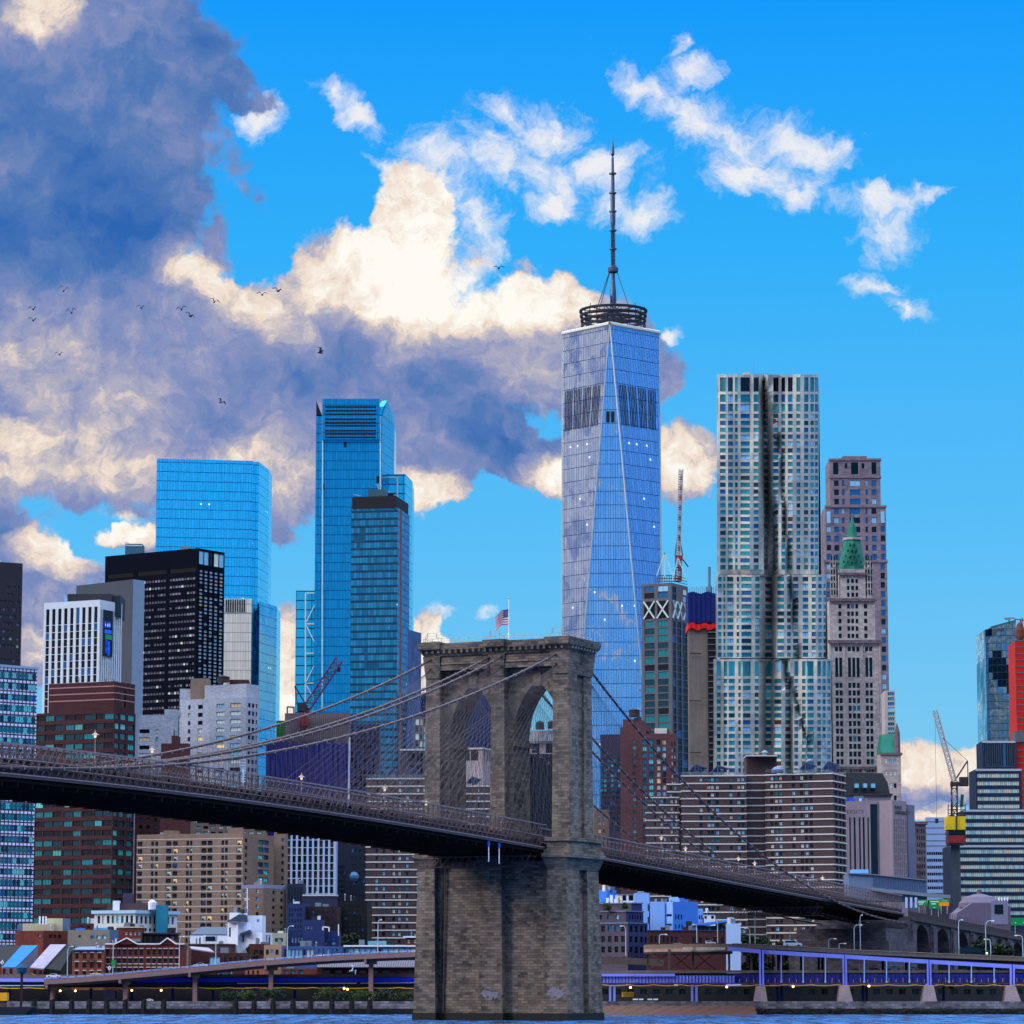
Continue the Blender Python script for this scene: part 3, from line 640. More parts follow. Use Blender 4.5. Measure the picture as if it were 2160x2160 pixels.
def winmesh(w_, h, style, gmat):
    w_, h = round(w_, 2), round(h, 2); key = (w_, h, style, gmat.name)
    if key in WCACHE: return WCACHE[key]
    b = MB(); hw, hh = w_/2, h/2; fr = F_pale if style[0] == 'p' else (F_steel if style[0] == 's' else F_dark)
    b.face([(-hw, 0, -hh), (hw, 0, -hh), (hw, 0, hh), (-hw, 0, hh)], 0)
    t = min(.12, w_*.06+.03); k = style[1:] if len(style) > 1 else ''
    def bar(x0, x1, z0, z1): b.face([(x0, -.07, z0), (x1, -.07, z0), (x1, -.07, z1), (x0, -.07, z1)], 1)
    if style != 'n':
        bar(-hw, hw, -hh, -hh+t); bar(-hw, hw, hh-t, hh); bar(-hw, -hw+t, -hh, hh); bar(hw-t, hw, -hh, hh)
        if 'h' in k: bar(-hw, hw, -t/2, t/2)
        if 'v' in k: bar(-t/2, t/2, -hh, hh)
        if '3' in k:
            for q_ in (-hw/3, hw/3): bar(q_-t/2, q_+t/2, -hh, hh)
        if 'a' in k: b.box(-hw*.45, hw*.25, -.5, -.02, -hh-.1, -hh+.55, 1)
        if 'b' in k: bar(-hw+t, hw-t, hh*.1, hh-t); 
    me = mesh('window', b, [gmat, fr]); WCACHE[key] = (me, b, gmat, fr); return WCACHE[key]
class Bld:
    def __init__(s, name, label, cat, base, group=None):
        s.o = thing(name, label, cat, base, 0, group); s.base = Vector(base); s.w = MB(); s.t = MB(); s.wins = []; s.faces = {}
    def facade(s, O, U, W, z0, z1, rects, mi=0, rec=.35, u0=0):
        Nn = U.cross(Zv); O = Vector((O.x, O.y, 0))
        pt = lambda u, z, r=0: O+U*u+Zv*z-Nn*r
        rects = [r for r in rects if r[1] > r[0]+.05 and r[3] > r[2]+.05 and r[2] >= z0 and r[3] <= z1 and r[0] >= 0 and r[1] <= W]
        us = sorted({0, W} | {round(r[i], 3) for r in rects for i in (0, 1)}); zs = sorted({z0, z1} | {round(r[i], 3) for r in rects for i in (2, 3)})
        ui = {v: i for i, v in enumerate(us)}; zi = {v: i for i, v in enumerate(zs)}
        hole = set()
        for r in rects:
            for i in range(ui[round(r[0], 3)], ui[round(r[1], 3)]):
                for j in range(zi[round(r[2], 3)], zi[round(r[3], 3)]): hole.add((i, j))
        def q_(a, b, c, d): s.w.face([pt(a, c), pt(b, c), pt(b, d), pt(a, d)], mi, [(a+u0, c), (b+u0, c), (b+u0, d), (a+u0, d)])
        for j in range(len(zs)-1):
            st = None
            for i in range(len(us)):
                if i < len(us)-1 and (i, j) not in hole:
                    if st is None: st = i
                elif st is not None: q_(us[st], us[i], zs[j], zs[j+1]); st = None
        for a, b, c, d, sty, pal, *m in rects:
            if rec:
                for p in ([pt(a, c), pt(b, c), pt(b, c, rec), pt(a, c, rec)], [pt(a, d, rec), pt(b, d, rec), pt(b, d), pt(a, d)], [pt(a, c, rec), pt(a, d, rec), pt(a, d), pt(a, c)], [pt(b, c), pt(b, d), pt(b, d, rec), pt(b, c, rec)]):
                    s.w.face(p, mi, [(0, 0), (.3, 0), (.3, .3), (0, .3)])
            ms = PAL[pal]; g_ = random.choices([x[0] for x in ms], [x[1] for x in ms])[0]
            s.wins.append((pt((a+b)/2, (c+d)/2, rec), math.atan2(U.y, U.x), b-a, d-c, sty, g_))
    def band(s, O, U, W, z, h, pr=.12, mi=0):
        Nn = U.cross(Zv); s.t.obox(Vector((O.x, O.y, z))+Nn*.002-U*pr, U*(W+2*pr), Nn*pr, Zv*h, mi)
    def done(s, wallmats, trimmats=None, wname='wall', tname='floor_band', maxw=100, winname='window'):
        if not isinstance(wallmats, (list, tuple)): wallmats = [wallmats]
        s.wall = part(wname, s.w, wallmats, s.o)
        if s.t.v: part(tname, s.t, trimmats or wallmats, s.o)
        # the largest and highest of the windows are parts, what is left is one
        ws = sorted(s.wins, key=lambda w_: (-round(w_[2]*w_[3]/3), -w_[0].z)); rest = MB(); mats = []
        for k, (c, ang, w_, h, sty, g_) in enumerate(ws):
            me, b, g1, fr = winmesh(w_, h, sty, g_)
            if k < maxw:
                o = bpy.data.objects.new(winname, me); COL.objects.link(o); o.parent = s.o; o.location = c-s.base; o.rotation_euler = (0, 0, ang)
            else:
                R = Matrix.Translation(c-s.base) @ Matrix.Rotation(ang, 4, 'Z'); n = len(rest.v)
                for m_ in (g1, fr):
                    if m_ not in mats: mats.append(m_)
                rest.v += [tuple(R @ Vector(v)) for v in b.v]; rest.f += [tuple(i+n for i in f) for f in b.f]; rest.m += [mats.index(g1 if m_ == 0 else fr) for m_ in b.m]; rest.uv += b.uv
        if rest.v: part(winname, rest, mats, s.o, world=False, kind='stuff')
        return s.o
def solveW(C, D, px, z, w0=0):
    """how far along horizontal direction D from C the point stands that shows at column px (height z)"""
    u = (px-1080)/FP; k = CT*u
    # (Cx + W Dx) = u*((Cy + W Dy) CT + (z-HC) ST)
    return (u*(C.y*CT+(z-HC)*ST)-C.x)/(D.x-u*D.y*CT)
class Box_:
    """a box that shows its front between xl and xc and its right flank between xc and xr; top row yt at distance d"""
    def __init__(s, xl, xc, xr, yt, d, a=8, yb=None, w2=None, w1=None):
        a = math.radians(a); C = P(xc, yt, d); s.z1 = C.z; s.z0 = 2.6 if yb is None else zat(xc, yb, d)
        s.U = Vector((math.cos(a), -math.sin(a), 0)); s.V = Vector((math.sin(a), math.cos(a), 0)); s.C = Vector((C.x, C.y, 0)); s.d = d; s.a = a
        s.W1 = w1 or abs(solveW(C, -s.U, xl, C.z)); s.W2 = w2 or max(6, solveW(C, s.V, xr, C.z) if xr > xc else 25)
        s.L = s.C-s.U*s.W1; s.R = s.C+s.V*s.W2; s.Bk = s.L+s.V*s.W2
        s.pts = [s.L, s.C, s.R, s.Bk]; s.mid = (s.L+s.R)/2
    def uf(s, px): return s.W1+solveW(Vector((s.C.x, s.C.y, s.z1)), s.U, px, s.z1)
    def ur(s, px): return solveW(Vector((s.C.x, s.C.y, s.z1)), s.V, px, s.z1)
    def zy(s, py): return zat((1080+py*0) if 0 else pxof(Vector((s.C.x, s.C.y, s.z1)))[0], py, s.d)
def cols(x0, x1, n, fill=.6):
    st = (x1-x0)/n; return [(x0+st*i+st*(1-fill)/2, x0+st*(i+1)-st*(1-fill)/2) for i in range(n)]
def rects(bx, face, specs):
    out = []
    for sp in specs:
        y0, p, h, n = sp['r']; f = bx.uf if face == 'f' else bx.ur
        cs = sp['c']
        if isinstance(cs, tuple): cs = cols(*cs)
        for i in range(n):
            zt = bx.zy(y0+p*i); zb = bx.zy(y0+p*i+h)
            if zb < bx.z0+.5: break
            for a, b in cs:
                if sp.get('skip', 0) and random.random() < sp['skip']: continue
                ua, ub = f(a), f(b); out.append((min(ua, ub), max(ua, ub), zb, zt, sp.get('s', 'dh'), sp.get('pal', 'dark')))
    return out
def bld(name, label, bx, wall, f=(), r=(), bands=None, cat='building', group=None, trim=None, rec=.35, roof=None, maxw=100, fin=True, flank=None, wname='wall', B=None, cornice=None, parapet=.0):
    if not isinstance(bx, (list, tuple)): bx = [bx]
    if B is None: B = Bld(name, label, cat, (bx[0].mid.x, bx[0].mid.y, 2.6), group)
    mats = [wall] if not flank else [wall, flank]
    for b in bx:
        fs = f if len(bx) == 1 else f.get(bx.index(b), ()); rs = r if len(bx) == 1 else (r or {}).get(bx.index(b), ())
        B.facade(b.L, b.U, b.W1, b.z0, b.z1, rects(b, 'f', fs), 0, rec)
        B.facade(b.C, b.V, b.W2, b.z0, b.z1, rects(b, 'r', rs), 1 if flank else 0, rec)
        for p, q_ in ((b.R, b.Bk), (b.Bk, b.L)):
            B.w.face([(p.x, p.y, b.z0), (q_.x, q_.y, b.z0), (q_.x, q_.y, b.z1), (p.x, p.y, b.z1)], 0, [(0, b.z0), (30, b.z0), (30, b.z1), (0, b.z1)])
        zr = b.z1-parapet; B.w.face([(p.x, p.y, zr) for p in b.pts], 0)
        if parapet:
            for p, q_ in zip(b.pts, b.pts[1:]+b.pts[:1]): B.w.face([(q_.x, q_.y, zr), (p.x, p.y, zr), (p.x, p.y, b.z1), (q_.x, q_.y, b.z1)], 0)
        if bands:
            y0, p, n, h = bands[:4]
            for i in range(n):
                z = b.zy(y0+p*i)
                if z > b.z0 and z+h <= b.z1+.5: B.band(b.L, b.U, b.W1, z, h); B.band(b.C, b.V, b.W2, z, h)
        if cornice: B.band(b.L, b.U, b.W1, b.z1-cornice[0], cornice[0]+.05, cornice[1]); B.band(b.C, b.V, b.W2, b.z1-cornice[0], cornice[0]+.05, cornice[1])
    B.bx = bx; b0 = max(bx, key=lambda q_: q_.z1)
    if b0.d < 1330 and 'estate' not in name:      # small plant on the roof
        for k in range(random.randint(2, 4)):
            u, v, w_, h = random.uniform(.08, .85)*b0.W1, random.uniform(.25, .6)*b0.W2, random.uniform(.8, 2.2), random.uniform(.7, 1.9); m_ = MB(); o_ = b0.L+b0.U*u+b0.V*v+Zv*(b0.z1-.1)
            if random.random() < .35: m_.lathe(o_, [(.22, 0), (.22, h*1.3), (.34, h*1.32), (.1, h*1.6), (0, h*1.62)], 8)
            else: m_.obox(o_, b0.U*w_, b0.V*w_*.7, Zv*h)
            part('roof_unit', m_, random.choice([F_pale, F_steel, F_dark, F_steel]), B.o)
    if fin: B.done(mats, trim, maxw=maxw, wname=wname)
    return B
def roofbox(B, px0, px1, y0, y1, d, dep, m_, name='penthouse'):
    if hasattr(B, 'bx'):                 # keep it behind the front of the building it stands on
        b0 = B.bx[0]; q0 = b0.L+b0.U*max(0, min(b0.W1, b0.uf(px0))); n0 = q0.y+1.2
        if n0 > d: d = n0
    a = P(px0, y1, d); c = P(px1, y1, d); t_ = zat((px0+px1)/2, y0, d); b = MB(); b.box(a.x, c.x, d, d+dep, a.z-7, t_)
    return part(name, b, m_, B.o if hasattr(B, 'o') else B)
M_tank = mat('tank_cedar', (.20, .17, .19), .9, var=.3, scale=1); M_rust = mat('rusty_steel', (.36, .20, .16), .8, var=.3, scale=1)
def tank(px, y0, y1, w_, d, label):
    """rooftop water tank on legs"""
    c = P(px, y1, d); t_ = zat(px, y0, d); h = t_-c.z; r = w_*d/FP/2; o = thing('water_tank', label, 'water tank', c, 0, 'rooftop water tanks')
    b = MB(); b.lathe((0, 0, 0), [(0, h*.25), (r, h*.25), (r*.95, h*.8), (r*.97, h*.8)], 14); part('barrel', b, M_tank, o, world=False)
    b = MB(); b.lathe((0, 0, 0), [(r*1.08, h*.79), (0, h)], 14); part('lid', b, M_tank, o, world=False)
    for sx in (-1, 1):
        for sy in (-1, 1): b = MB(); b.bar((sx*r*.7, sy*r*.7, 0), (sx*r*.7, sy*r*.7, h*.26), .12); part('leg', b, M_rust, o, world=False)
def seg(px0, py0, px1, py1, d, r, b, mi=0, n=4): b.bar(P(px0, py0, d), P(px1, py1, d), r, mi, n)
def lattice(b, p, q_, w_, r, n, mi=0, mj=None, side=None):
    """square lattice mast or jib from p to q_"""
    p = Vector(p); q_ = Vector(q_); dv = (q_-p).normalized(); s1 = dv.cross(side or Vector((0, 1, 0))).normalized()*w_/2; s2 = dv.cross(s1).normalized()*w_/2
    cs = [s1+s2, s1-s2, -s1-s2, -s1+s2]
    for c in cs: b.bar(p+c, q_+c, r, mi)
    for i in range(n):
        a = p.lerp(q_, i/n); e = p.lerp(q_, (i+1)/n); m_ = mi if mj is None else (mj if (i//2) % 2 else mi)
        for k in range(4):
            c0, c1 = cs[k], cs[(k+1) % 4]; b.bar(a+c0, e+c1, r*.7, m_); b.bar(a+c0, a+c1, r*.7, m_)
# ================================================================= skyline, far towers
random.seed(11)
C4 = curtain('curtain_azure', (.30, .86, .98), 1.6, 5.6, .14, .4, line=(.02, .30, .55), rough=.06, metal=.75, var=.06, tilt=.01, wave=.03, lit=.010)
C4L = curtain('curtain_pale_reflection', (.86, .79, .74), 1.6, 5.6, .14, .35, line=(.50, .47, .48), rough=.3, metal=.1, var=.08, tilt=.02, lit=0)  # cream cloud reflection put into the base colour
C3 = curtain('curtain_deep_azure', (.14, .62, .78), 1.6, 5.4, .18, .4, line=(.02, .22, .38), rough=.08, metal=.7, var=.10, tilt=.015, wave=.05, lit=.005)
C3W = curtain('curtain_azure_wing', (.25, .78, .88), 9, 5.4, .3, .6, line=(.02, .14, .24), rough=.08, metal=.7, var=.06, tilt=.01, lit=.01)
CK = curtain('curtain_teal_banded', (.12, .50, .66), 1.5, 3.9, .16, .35, line=(.02, .14, .20), rough=.1, metal=.5, var=.3, tilt=.03, second=(.05, .28, .42), sh=.3, lit=.003, dark=(.07, .36, .50), dfrac=.64)
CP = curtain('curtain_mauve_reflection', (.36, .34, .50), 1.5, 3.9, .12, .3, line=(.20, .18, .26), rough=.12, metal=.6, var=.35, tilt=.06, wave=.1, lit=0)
CNAVY = curtain('curtain_navy', (.05, .18, .36), 1.6, 4, .14, .4, line=(.03, .08, .18), rough=.12, metal=.5, var=.2, lit=.002)
M_beam = mat('steel_trim', (.80, .76, .70), .35, .6, var=0); M_louv = mat('louvre_black', (.02, .03, .05), .7, var=0)
M_white2 = mat('brace_white', (.70, .78, .78), .5, var=.05)
def prism_px(pts, py0, yb=None, back=None, px0=None):
    """ground plan whose front corners show at the given columns and distances; returns world plan, bottom, top"""
    z1 = zat(pts[0][0] if px0 is None else px0, py0, pts[0][1]); out = []
    for px, d in pts:
        u = (px-1080)/FP; out.append((u*(d*CT+(z1-HC)*ST), d))
    if back: out += [(out[-1][0], back), (out[0][0], back)]
    return out, 2.6 if yb is None else zat(pts[0][0], yb, pts[0][1]), z1
def centre(pl): return (sum(p[0] for p in pl)/len(pl), sum(p[1] for p in pl)/len(pl), 2.6)
# ---- azure slab with notched right corner
pl, z0, z1 = prism_px([(331, 1941), (534, 1950)], 967); pl2 = prism_px([(534, 1952), (546, 1952), (568, 1985)], 974)[0]
T4 = thing('glass_tower', 'broad sheer azure glass slab rising behind the black office tower', 'skyscraper', centre(pl+[(pl[0][0], 2010), (pl[1][0], 2010)]), group=None)
b = MB(); b.prism([pl[0], pl[1], (pl[1][0], 2008), (pl[0][0], 2008)], z0, z1-.0); part('curtain_wall', b, C4, T4)
b = MB(); pl2b, _, z2 = prism_px([(534.3, 1953), (546, 1953), (568, 1985)], 974); b.prism([*pl2b, (pl2b[2][0], 2009), (pl2b[0][0], 2009)], z0, z2); part('corner_volume', b, C4, T4)
b = MB(); pl3, _, z3 = prism_px([(546.5, 1951), (548, 1951), (584, 1980)], 1268); b.prism([*pl3, (pl3[2][0], 2012), (pl3[0][0], 2012)], z0, z3); part('lower_volume', b, C4, T4)
zl1, zl0 = zat(500, 1293, 1949), zat(500, 1535, 1949)
b = MB(); xa, xb = P(474, 1293, 1949).x, P(531.5, 1293, 1949).x; b.box(xa, xb, 1946.6, 1948.2, zl0, zl1); part('lower_wall', b, C4L, T4)  # pale panel on the glass, coloured as a reflected cloud
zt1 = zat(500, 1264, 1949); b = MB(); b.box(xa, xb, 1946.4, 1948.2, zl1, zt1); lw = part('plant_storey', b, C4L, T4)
b = MB()
for i in range(9): x = xa+.7+i*1.35; b.box(x, x+.7, 1946.1, 1946.4, zl1+.3, zt1-.4)
part('louvre', b, M_louv, lw, label='upright black louvres')
b = MB(); xe = P(536, 1300, 1950).x; b.box(xe, xe+3.4, 1946.5, 1949.5, zl0, zat(536, 1290, 1950)); part('dark_corner', b, CNAVY, T4)
# ---- tall azure tower with fins, wings and bracing
d = 1900; pl, z0, z1 = prism_px([(667, d), (806, d), (832, d+34)], 876)
T3 = thing('glass_tower', 'tallest blue glass tower left of the bridge, with fins and black louvres at its crown', 'skyscraper', centre(pl+[(pl[2][0], 1960)]))
b = MB(); b.prism([*pl, (pl[2][0], 1965), (pl[0][0], 1965)], z0, z1); part('curtain_wall', b, C3, T3)
b = MB(); x0, x1 = P(680.5, 860, d).x, P(801, 860, d).x; zt, zb = zat(740, 841, d-2), zat(740, 927, d-2); b.box(x0, x1, d-2, d-.01, zb, zt); scr = part('crown_screen', b, C3, T3)
b = MB(); xl0, xl1 = P(687, 860, d).x, P(794, 860, d).x
for y in (858, 866, 873.5, 884, 891, 897.5, 908, 915, 922): b.box(xl0, xl1, d-2.3, d-2, zat(740, y+3.2, d), zat(740, y, d))
part('louvre', b, M_louv, scr, label='long black louvres under the crown')
b = MB(); b.extr([P(667, 845, d), P(667, 878, d), P(680, 878, d)], (0, 40, 0)); part('fin', b, mat('fin_grey', (.10, .12, .16), .4, .3, 0), T3)
b = MB(); p0 = P(806.6, 876, d+.6); b.extr([P(809, 858, d+2), P(817, 845, d+5), P(832.4, 880, d+34), P(832.4, 900, d+34), P(807, 877, d+.5)], (-3, 1, 0)); part('fin', b, C3, T3)
for xx in (680.5, 802.5): b = MB(); seg(xx, 878, xx-1, 1500, d-.4, .5, b); part('edge_beam', b, M_white2, T3)
pl, z0, zw = prism_px([(624.5, d+4), (680, d+4)], 1246); b = MB(); b.prism([*pl, (pl[1][0], 1960), (pl[0][0], 1960)], z0, zw); wing = part('wing', b, C3W, T3)
b = MB(); dd = d+2.5
for xx in (644.5, 676): seg(xx, 1251, xx-.5, 1560, dd, .55, b)
for yy in (1251, 1316, 1378, 1441): seg(644, yy, 676, yy, dd, .5, b)
for q_ in ((674, 1256, 646, 1312), (646, 1319, 673, 1374), (674, 1382, 646, 1437), (646, 1445, 672, 1492), (672, 1500, 646, 1550)): seg(*q_, dd, .45, b)
part('wind_bracing', b, M_white2, wing)
pl, z0, zw = prism_px([(818, d+20), (855, d+20), (870, d+50)], 1000); b = MB(); b.prism([*pl, (pl[2][0], 1985), (pl[0][0], 1985)], z0, zw); wing = part('wing', b, C3W, T3)
b = MB(); dd = d+18.5; seg(806, 1007, 841, 1007, dd, .5, b); seg(838.5, 1007, 838.5, 1060, dd, .5, b); seg(807, 1014, 828, 1050, dd, .45, b); part('wind_bracing', b, M_white2, wing)
for q_ in ((725.5, 932, 731, 943), (794, 1004, 800, 1018), (680, 1020, 684.5, 1034)):
    b = MB(); a_ = P(q_[0], q_[3], d-.3); c_ = P(q_[2], q_[1], d-.3); b.box(a_.x, c_.x, d-.35, d-.05, a_.z, c_.z); part('open_panel', b, M_louv, T3)
# ---- teal residential tower in front of it
d = 1700; bx = Box_(741, 839, 849, 1071, d, 10, w2=30)
TK = thing('glass_tower', 'teal banded glass tower with black crown, in front of the tallest blue tower', 'skyscraper', (bx.mid.x, bx.mid.y, 2.6))
b = MB(); b.prism([(p.x, p.y) for p in bx.pts], 2.6, bx.z1); part('curtain_wall', b, CK, TK)
pts = [(p.x, p.y) for p in bx.pts]; cz = zat(790, 1046, d); b = MB(); k = 1.2
b.prism([(pts[0][0]+.4, pts[0][1]-.3), (pts[1][0]-1, pts[1][1]-.5), (pts[2][0]-.6, pts[2][1]), (pts[3][0]+1, pts[3][1])], bx.z1+.01, cz); part('crown', b, mat('crown_black', (.05, .05, .08), .7, var=.1), TK)
roofbox(TK, 777, 813, 1032, 1047, d+6, 12, mat('plant_grey', (.20, .30, .36), .7)); roofbox(TK, 818, 830, 1040, 1047, d+8, 8, M_louv)
b = MB()
for q_ in ((792, 1022, 806, 1026), (797, 1026, 800, 1033), (745, 1043, 760, 1046)): seg(*q_[:2], *q_[2:], d+8, .3, b)
part('mast', b, mat('mast_pale', (.5, .62, .62), .5, var=0), TK)
bx2 = Box_(846, 850, 866, 1325, 1720, 20, w2=26); b = MB(); b.prism([(p.x, p.y) for p in bx2.pts], 2.6, bx2.z1)
solo('glass_block', b, CP, 'narrow mauve glass block at the right foot of the teal banded tower', 'building')
b = MB(); seg(845.5, 1075, 844, 1640, 1698, .8, b); part('corner_hoist', b, mat('hoist_rust', (.35, .26, .30), .8, var=.3), TK)
# ---- the tapering tower with the spire
d = 2080; zT = zat(1289, 683, d-30); SB = P(1400, 1885, d-30).x-P(1190, 1885, d-30).x
S = 61.8/2; zB = 57.0; Mx = P(1294.8, 1400, d-30.9).x; cy = d
W1 = thing('spired_glass_tower', 'tallest tapering glass skyscraper with triangular faces and long spire', 'skyscraper', (Mx, cy, 2.6), math.radians(-3))
CW = curtain('curtain_spire_tower', (.72, .80, .92), 1.55, 8.6, .16, .36, line=(.05, .16, .36), rough=.05, metal=.85, var=.07, tilt=.016, wave=.20, lit=.012)
CWM = curtain('curtain_spire_tower_mauve', (.62, .58, .70), 1.55, 8.6, .16, .34, line=(.24, .22, .32), rough=.08, metal=.7, var=.07, tilt=.03, wave=.25, lit=.0016)
bc = [(-S, -S), (S, -S), (S, S), (-S, S)]; tcn_ = [(0, -S), (S, 0), (0, S), (-S, 0)]; zt_ = zT-2.6; zb_ = zB-2.6
def tri(pts, nme, m_):
    b = MB(); e = Vector(pts[1])-Vector(pts[0]); 
    U_ = Vector((e.x, e.y, 0))
    if U_.length < 1: U_ = Vector(pts[2])-Vector(pts[1]); U_.z = 0
    U_.normalize(); b.face(pts, 0, [(Vector(p).dot(U_)+200, p[2]) for p in pts]); return part(nme, b, m_, W1, world=False)
for i in range(4):
    j = (i+1) % 4; k = (i-1) % 4
    tri([(*bc[i], zb_), (*bc[j], zb_), (*tcn_[i], zt_)], 'upright_face', CW)                     # triangle standing on its base
    tri([(*bc[i], zb_), (*tcn_[i], zt_), (*tcn_[k], zt_)], 'inverted_face', CW if i else CW)     # triangle hanging from the roof edge
b = MB(); b.prism([(x*1.0, y*1.0) for x, y in bc], 0, zb_); part('podium', b, C4, W1, world=False)
b = MB(); b.prism(tcn_, zt_-.01, zt_+.2); part('roof', b, M_beam, W1, world=False)
b = MB()
for i in range(4):
    k = (i-1) % 4
    b.bar((*tcn_[k], zt_), (*tcn_[i], zt_), 1.3, 0, 6)
part('parapet', b, mat('parapet_pale', (.80, .78, .74), .5, .2, 0), W1, world=False)
for i in range(4):
    for a_ in (tcn_[i], tcn_[(i-1) % 4]): b = MB(); b.bar((*bc[i], zb_), (*a_, zt_), .42, 0, 5); part('corner_edge', b, M_beam, W1, world=False)
def on_face(cor, ta, tb, u, z):          # inverted face: at height z between its two edges
    t = (z-zb_)/(zt_-zb_); a_ = Vector((*cor, 0)).lerp(Vector((*ta, 0)), t); c_ = Vector((*cor, 0)).lerp(Vector((*tb, 0)), t); p = a_.lerp(c_, u); return Vector((p.x, p.y, z))
zl_a, zl_b = zat(1240, 828, d)-2.6, zat(1240, 913, d)-2.6
for cor, ta, tb in ((bc[0], tcn_[3], tcn_[0]), (bc[1], tcn_[0], tcn_[1])):
    b = MB(); nrm = (Vector((*tb, zt_))-Vector((*cor, zb_))).cross(Vector((*ta, zt_))-Vector((*cor, zb_))).normalized()
    if nrm.y > 0: nrm = -nrm
    for g_ in range(4):
        for i in range(5):
            u = .07+g_*.22+i*.038; t = [on_face(cor, ta, tb, u_, z_)+nrm*.15 for u_, z_ in ((u, zl_b), (u+.017, zl_b), (u+.017, zl_a), (u, zl_a))]; b.face(t)
    part('louvre', b, M_louv, W1, world=False, label='upright black louvres near the top')
for u in (.36, .66):
    t = (zat(1289, 895, d)-2.6); k = (t-zb_)/(zt_-zb_); xl, xr = bc[0][0]*(1-k), bc[1][0]*(1-k); x = xl+(xr-xl)*u; b = MB(); b.box(x-1.1, x+1.1, -S-.25, -S-.05, t-4, t+3); part('vent', b, M_louv, W1, world=False)
M_mast = mat('spire_steel', (.30, .34, .42), .4, .6, .1); M_mastd = mat('spire_dark', (.12, .14, .20), .6, .3, .1)
zz = lambda y: zat(1293, y, d)-2.6
spx = P(1293, 500, d).x-Mx
sp = MB()
for z_, rr in ((zz(657), 21), (zz(667), 20.6), (zz(677), 20.2), (zz(688), 20)):
    n = 40
    for i in range(n):
        a0, a1 = 2*math.pi*i/n, 2*math.pi*(i+1)/n; sp.bar((spx+rr*math.cos(a0), rr*math.sin(a0), z_), (spx+rr*math.cos(a1), rr*math.sin(a1), z_), 1.0, 0, 5)
for i in range(24):
    a0 = 2*math.pi*i/24; c_, s_ = math.cos(a0), math.sin(a0); sp.bar((spx+20.2*c_, 20.2*s_, zz(690)), (spx+20.6*c_, 20.6*s_, zz(655)), .3); sp.bar((spx, 0, zz(657)), (spx+20.6*c_, 20.6*s_, zz(657 if i % 2 else 677)), .3)
    if i % 3 == 0: sp.bar((spx+20*c_, 20*s_, zz(655)), (spx+20*c_, 20*s_, zz(648)), .3)
ring = part('antenna_ring', sp, M_mastd, W1, world=False)
sp = MB()
lattice(sp, (spx, 0, zz(690)), (spx, 0, zz(625)), 3.4, .45, 9)
sp.lathe((spx, 0, 0), [(2.0, zz(640)), (1.9, zz(620)), (1.2, zz(590)), (1.2, zz(572))], 10)
sp.lathe((spx, 0, 0), [(3.0, zz(575)), (3.3, zz(573)), (3.3, zz(565)), (2.2, zz(563)), (1.0, zz(562))], 12)
lattice(sp, (spx, 0, zz(564)), (spx, 0, zz(488)), 2.2, .42, 16)
sp.lathe((spx, 0, 0), [(1.0, zz(564)), (.9, zz(488)), (1.6, zz(470)), (1.7, zz(452)), (1.4, zz(447)), (1.5, zz(410)), (1.2, zz(405)), (1.1, zz(366)), (.9, zz(364)), (.8, zz(333)), (.5, zz(330)), (1.3, zz(325)), (.9, zz(310)), (.1, zz(294)), (0, zz(293))], 10)
for y in (366, 407, 446, 486, 525, 562): sp.lathe((spx, 0, zz(y)), [(1.2, -.5), (2.4, -.5), (2.4, .3), (1.2, .4)], 10)
part('spire', sp, M_mast, W1, world=False)
for sx, sy in ((-1, -.4), (1, -.4), (-.2, 1), (-.9, .3)):
    b = MB(); b.bar((spx+sx*10.5, sy*10.5, zz(655)), (spx+sx*2.5, sy*2.5, zz(575)), .32); part('spire_stay', b, M_mast, W1, world=False)
# ---- grey gridded tower with X braces
M_gr = mat('concrete_grey', (.34, .33, .36), .8, var=.15, scale=.3); M_grd = mat('concrete_dark', (.25, .24, .27), .85, var=.2, scale=.3)
d = 1720; bx = Box_(1353, 1416, 1451, 1229, d, 28)
f = [dict(r=(1234, 14, 12, 2), c=[(1359, 1380), (1387, 1409)], pal='blue', s='dv'), dict(r=(1308, 15.4, 12.6, 24), c=[(1359, 1380), (1387, 1409)], pal='darkteal', s='d3')]
r = [dict(r=(1236, 15, 13, 2), c=[(1418, 1426), (1441, 1449)], pal='pale', s='dv'), dict(r=(1308, 15.4, 14, 24), c=[(1418.5, 1425), (1427.5, 1436.5), (1439, 1449)], pal='dark', s='dv')]
B = bld('office_tower', 'dark teal glazed tower with grey grid frame and X braces below its top', bx, M_gr, f, r, fin=False)
for a0, a1 in ((1358, 1381), (1386, 1410)):
    b = MB(); u0, u1 = bx.uf(a0), bx.uf(a1); z0_, z1_ = bx.zy(1303), bx.zy(1266); Nn = bx.U.cross(Zv)
    b.face([bx.L+bx.U*u+Zv*z+Nn*.02 for u, z in ((u0, z0_), (u1, z0_), (u1, z1_), (u0, z1_))], 1)
    for p, q_ in (((u0, z0_), (u1, z1_)), ((u0, z1_), (u1, z0_))): b.bar(bx.L+bx.U*p[0]+Zv*p[1]+Nn*.4, bx.L+bx.U*q_[0]+Zv*q_[1]+Nn*.4, .5)
    part('cross_brace', b, [M_white2, GK], B.o)
for a0, a1 in ((1418, 1426), (1428, 1437), (1440, 1450)):
    b = MB(); u0, u1 = bx.ur(a0), bx.ur(a1); Nn = bx.V.cross(Zv)
    for p, q_ in (((u0, z0_), (u1, z1_)), ((u0, z1_), (u1, z0_))): b.bar(bx.C+bx.V*p[0]+Zv*p[1]+Nn*.4, bx.C+bx.V*q_[0]+Zv*q_[1]+Nn*.4, .45)
    part('cross_brace', b, M_white2, B.o)
B.done([M_gr])
b = MB()
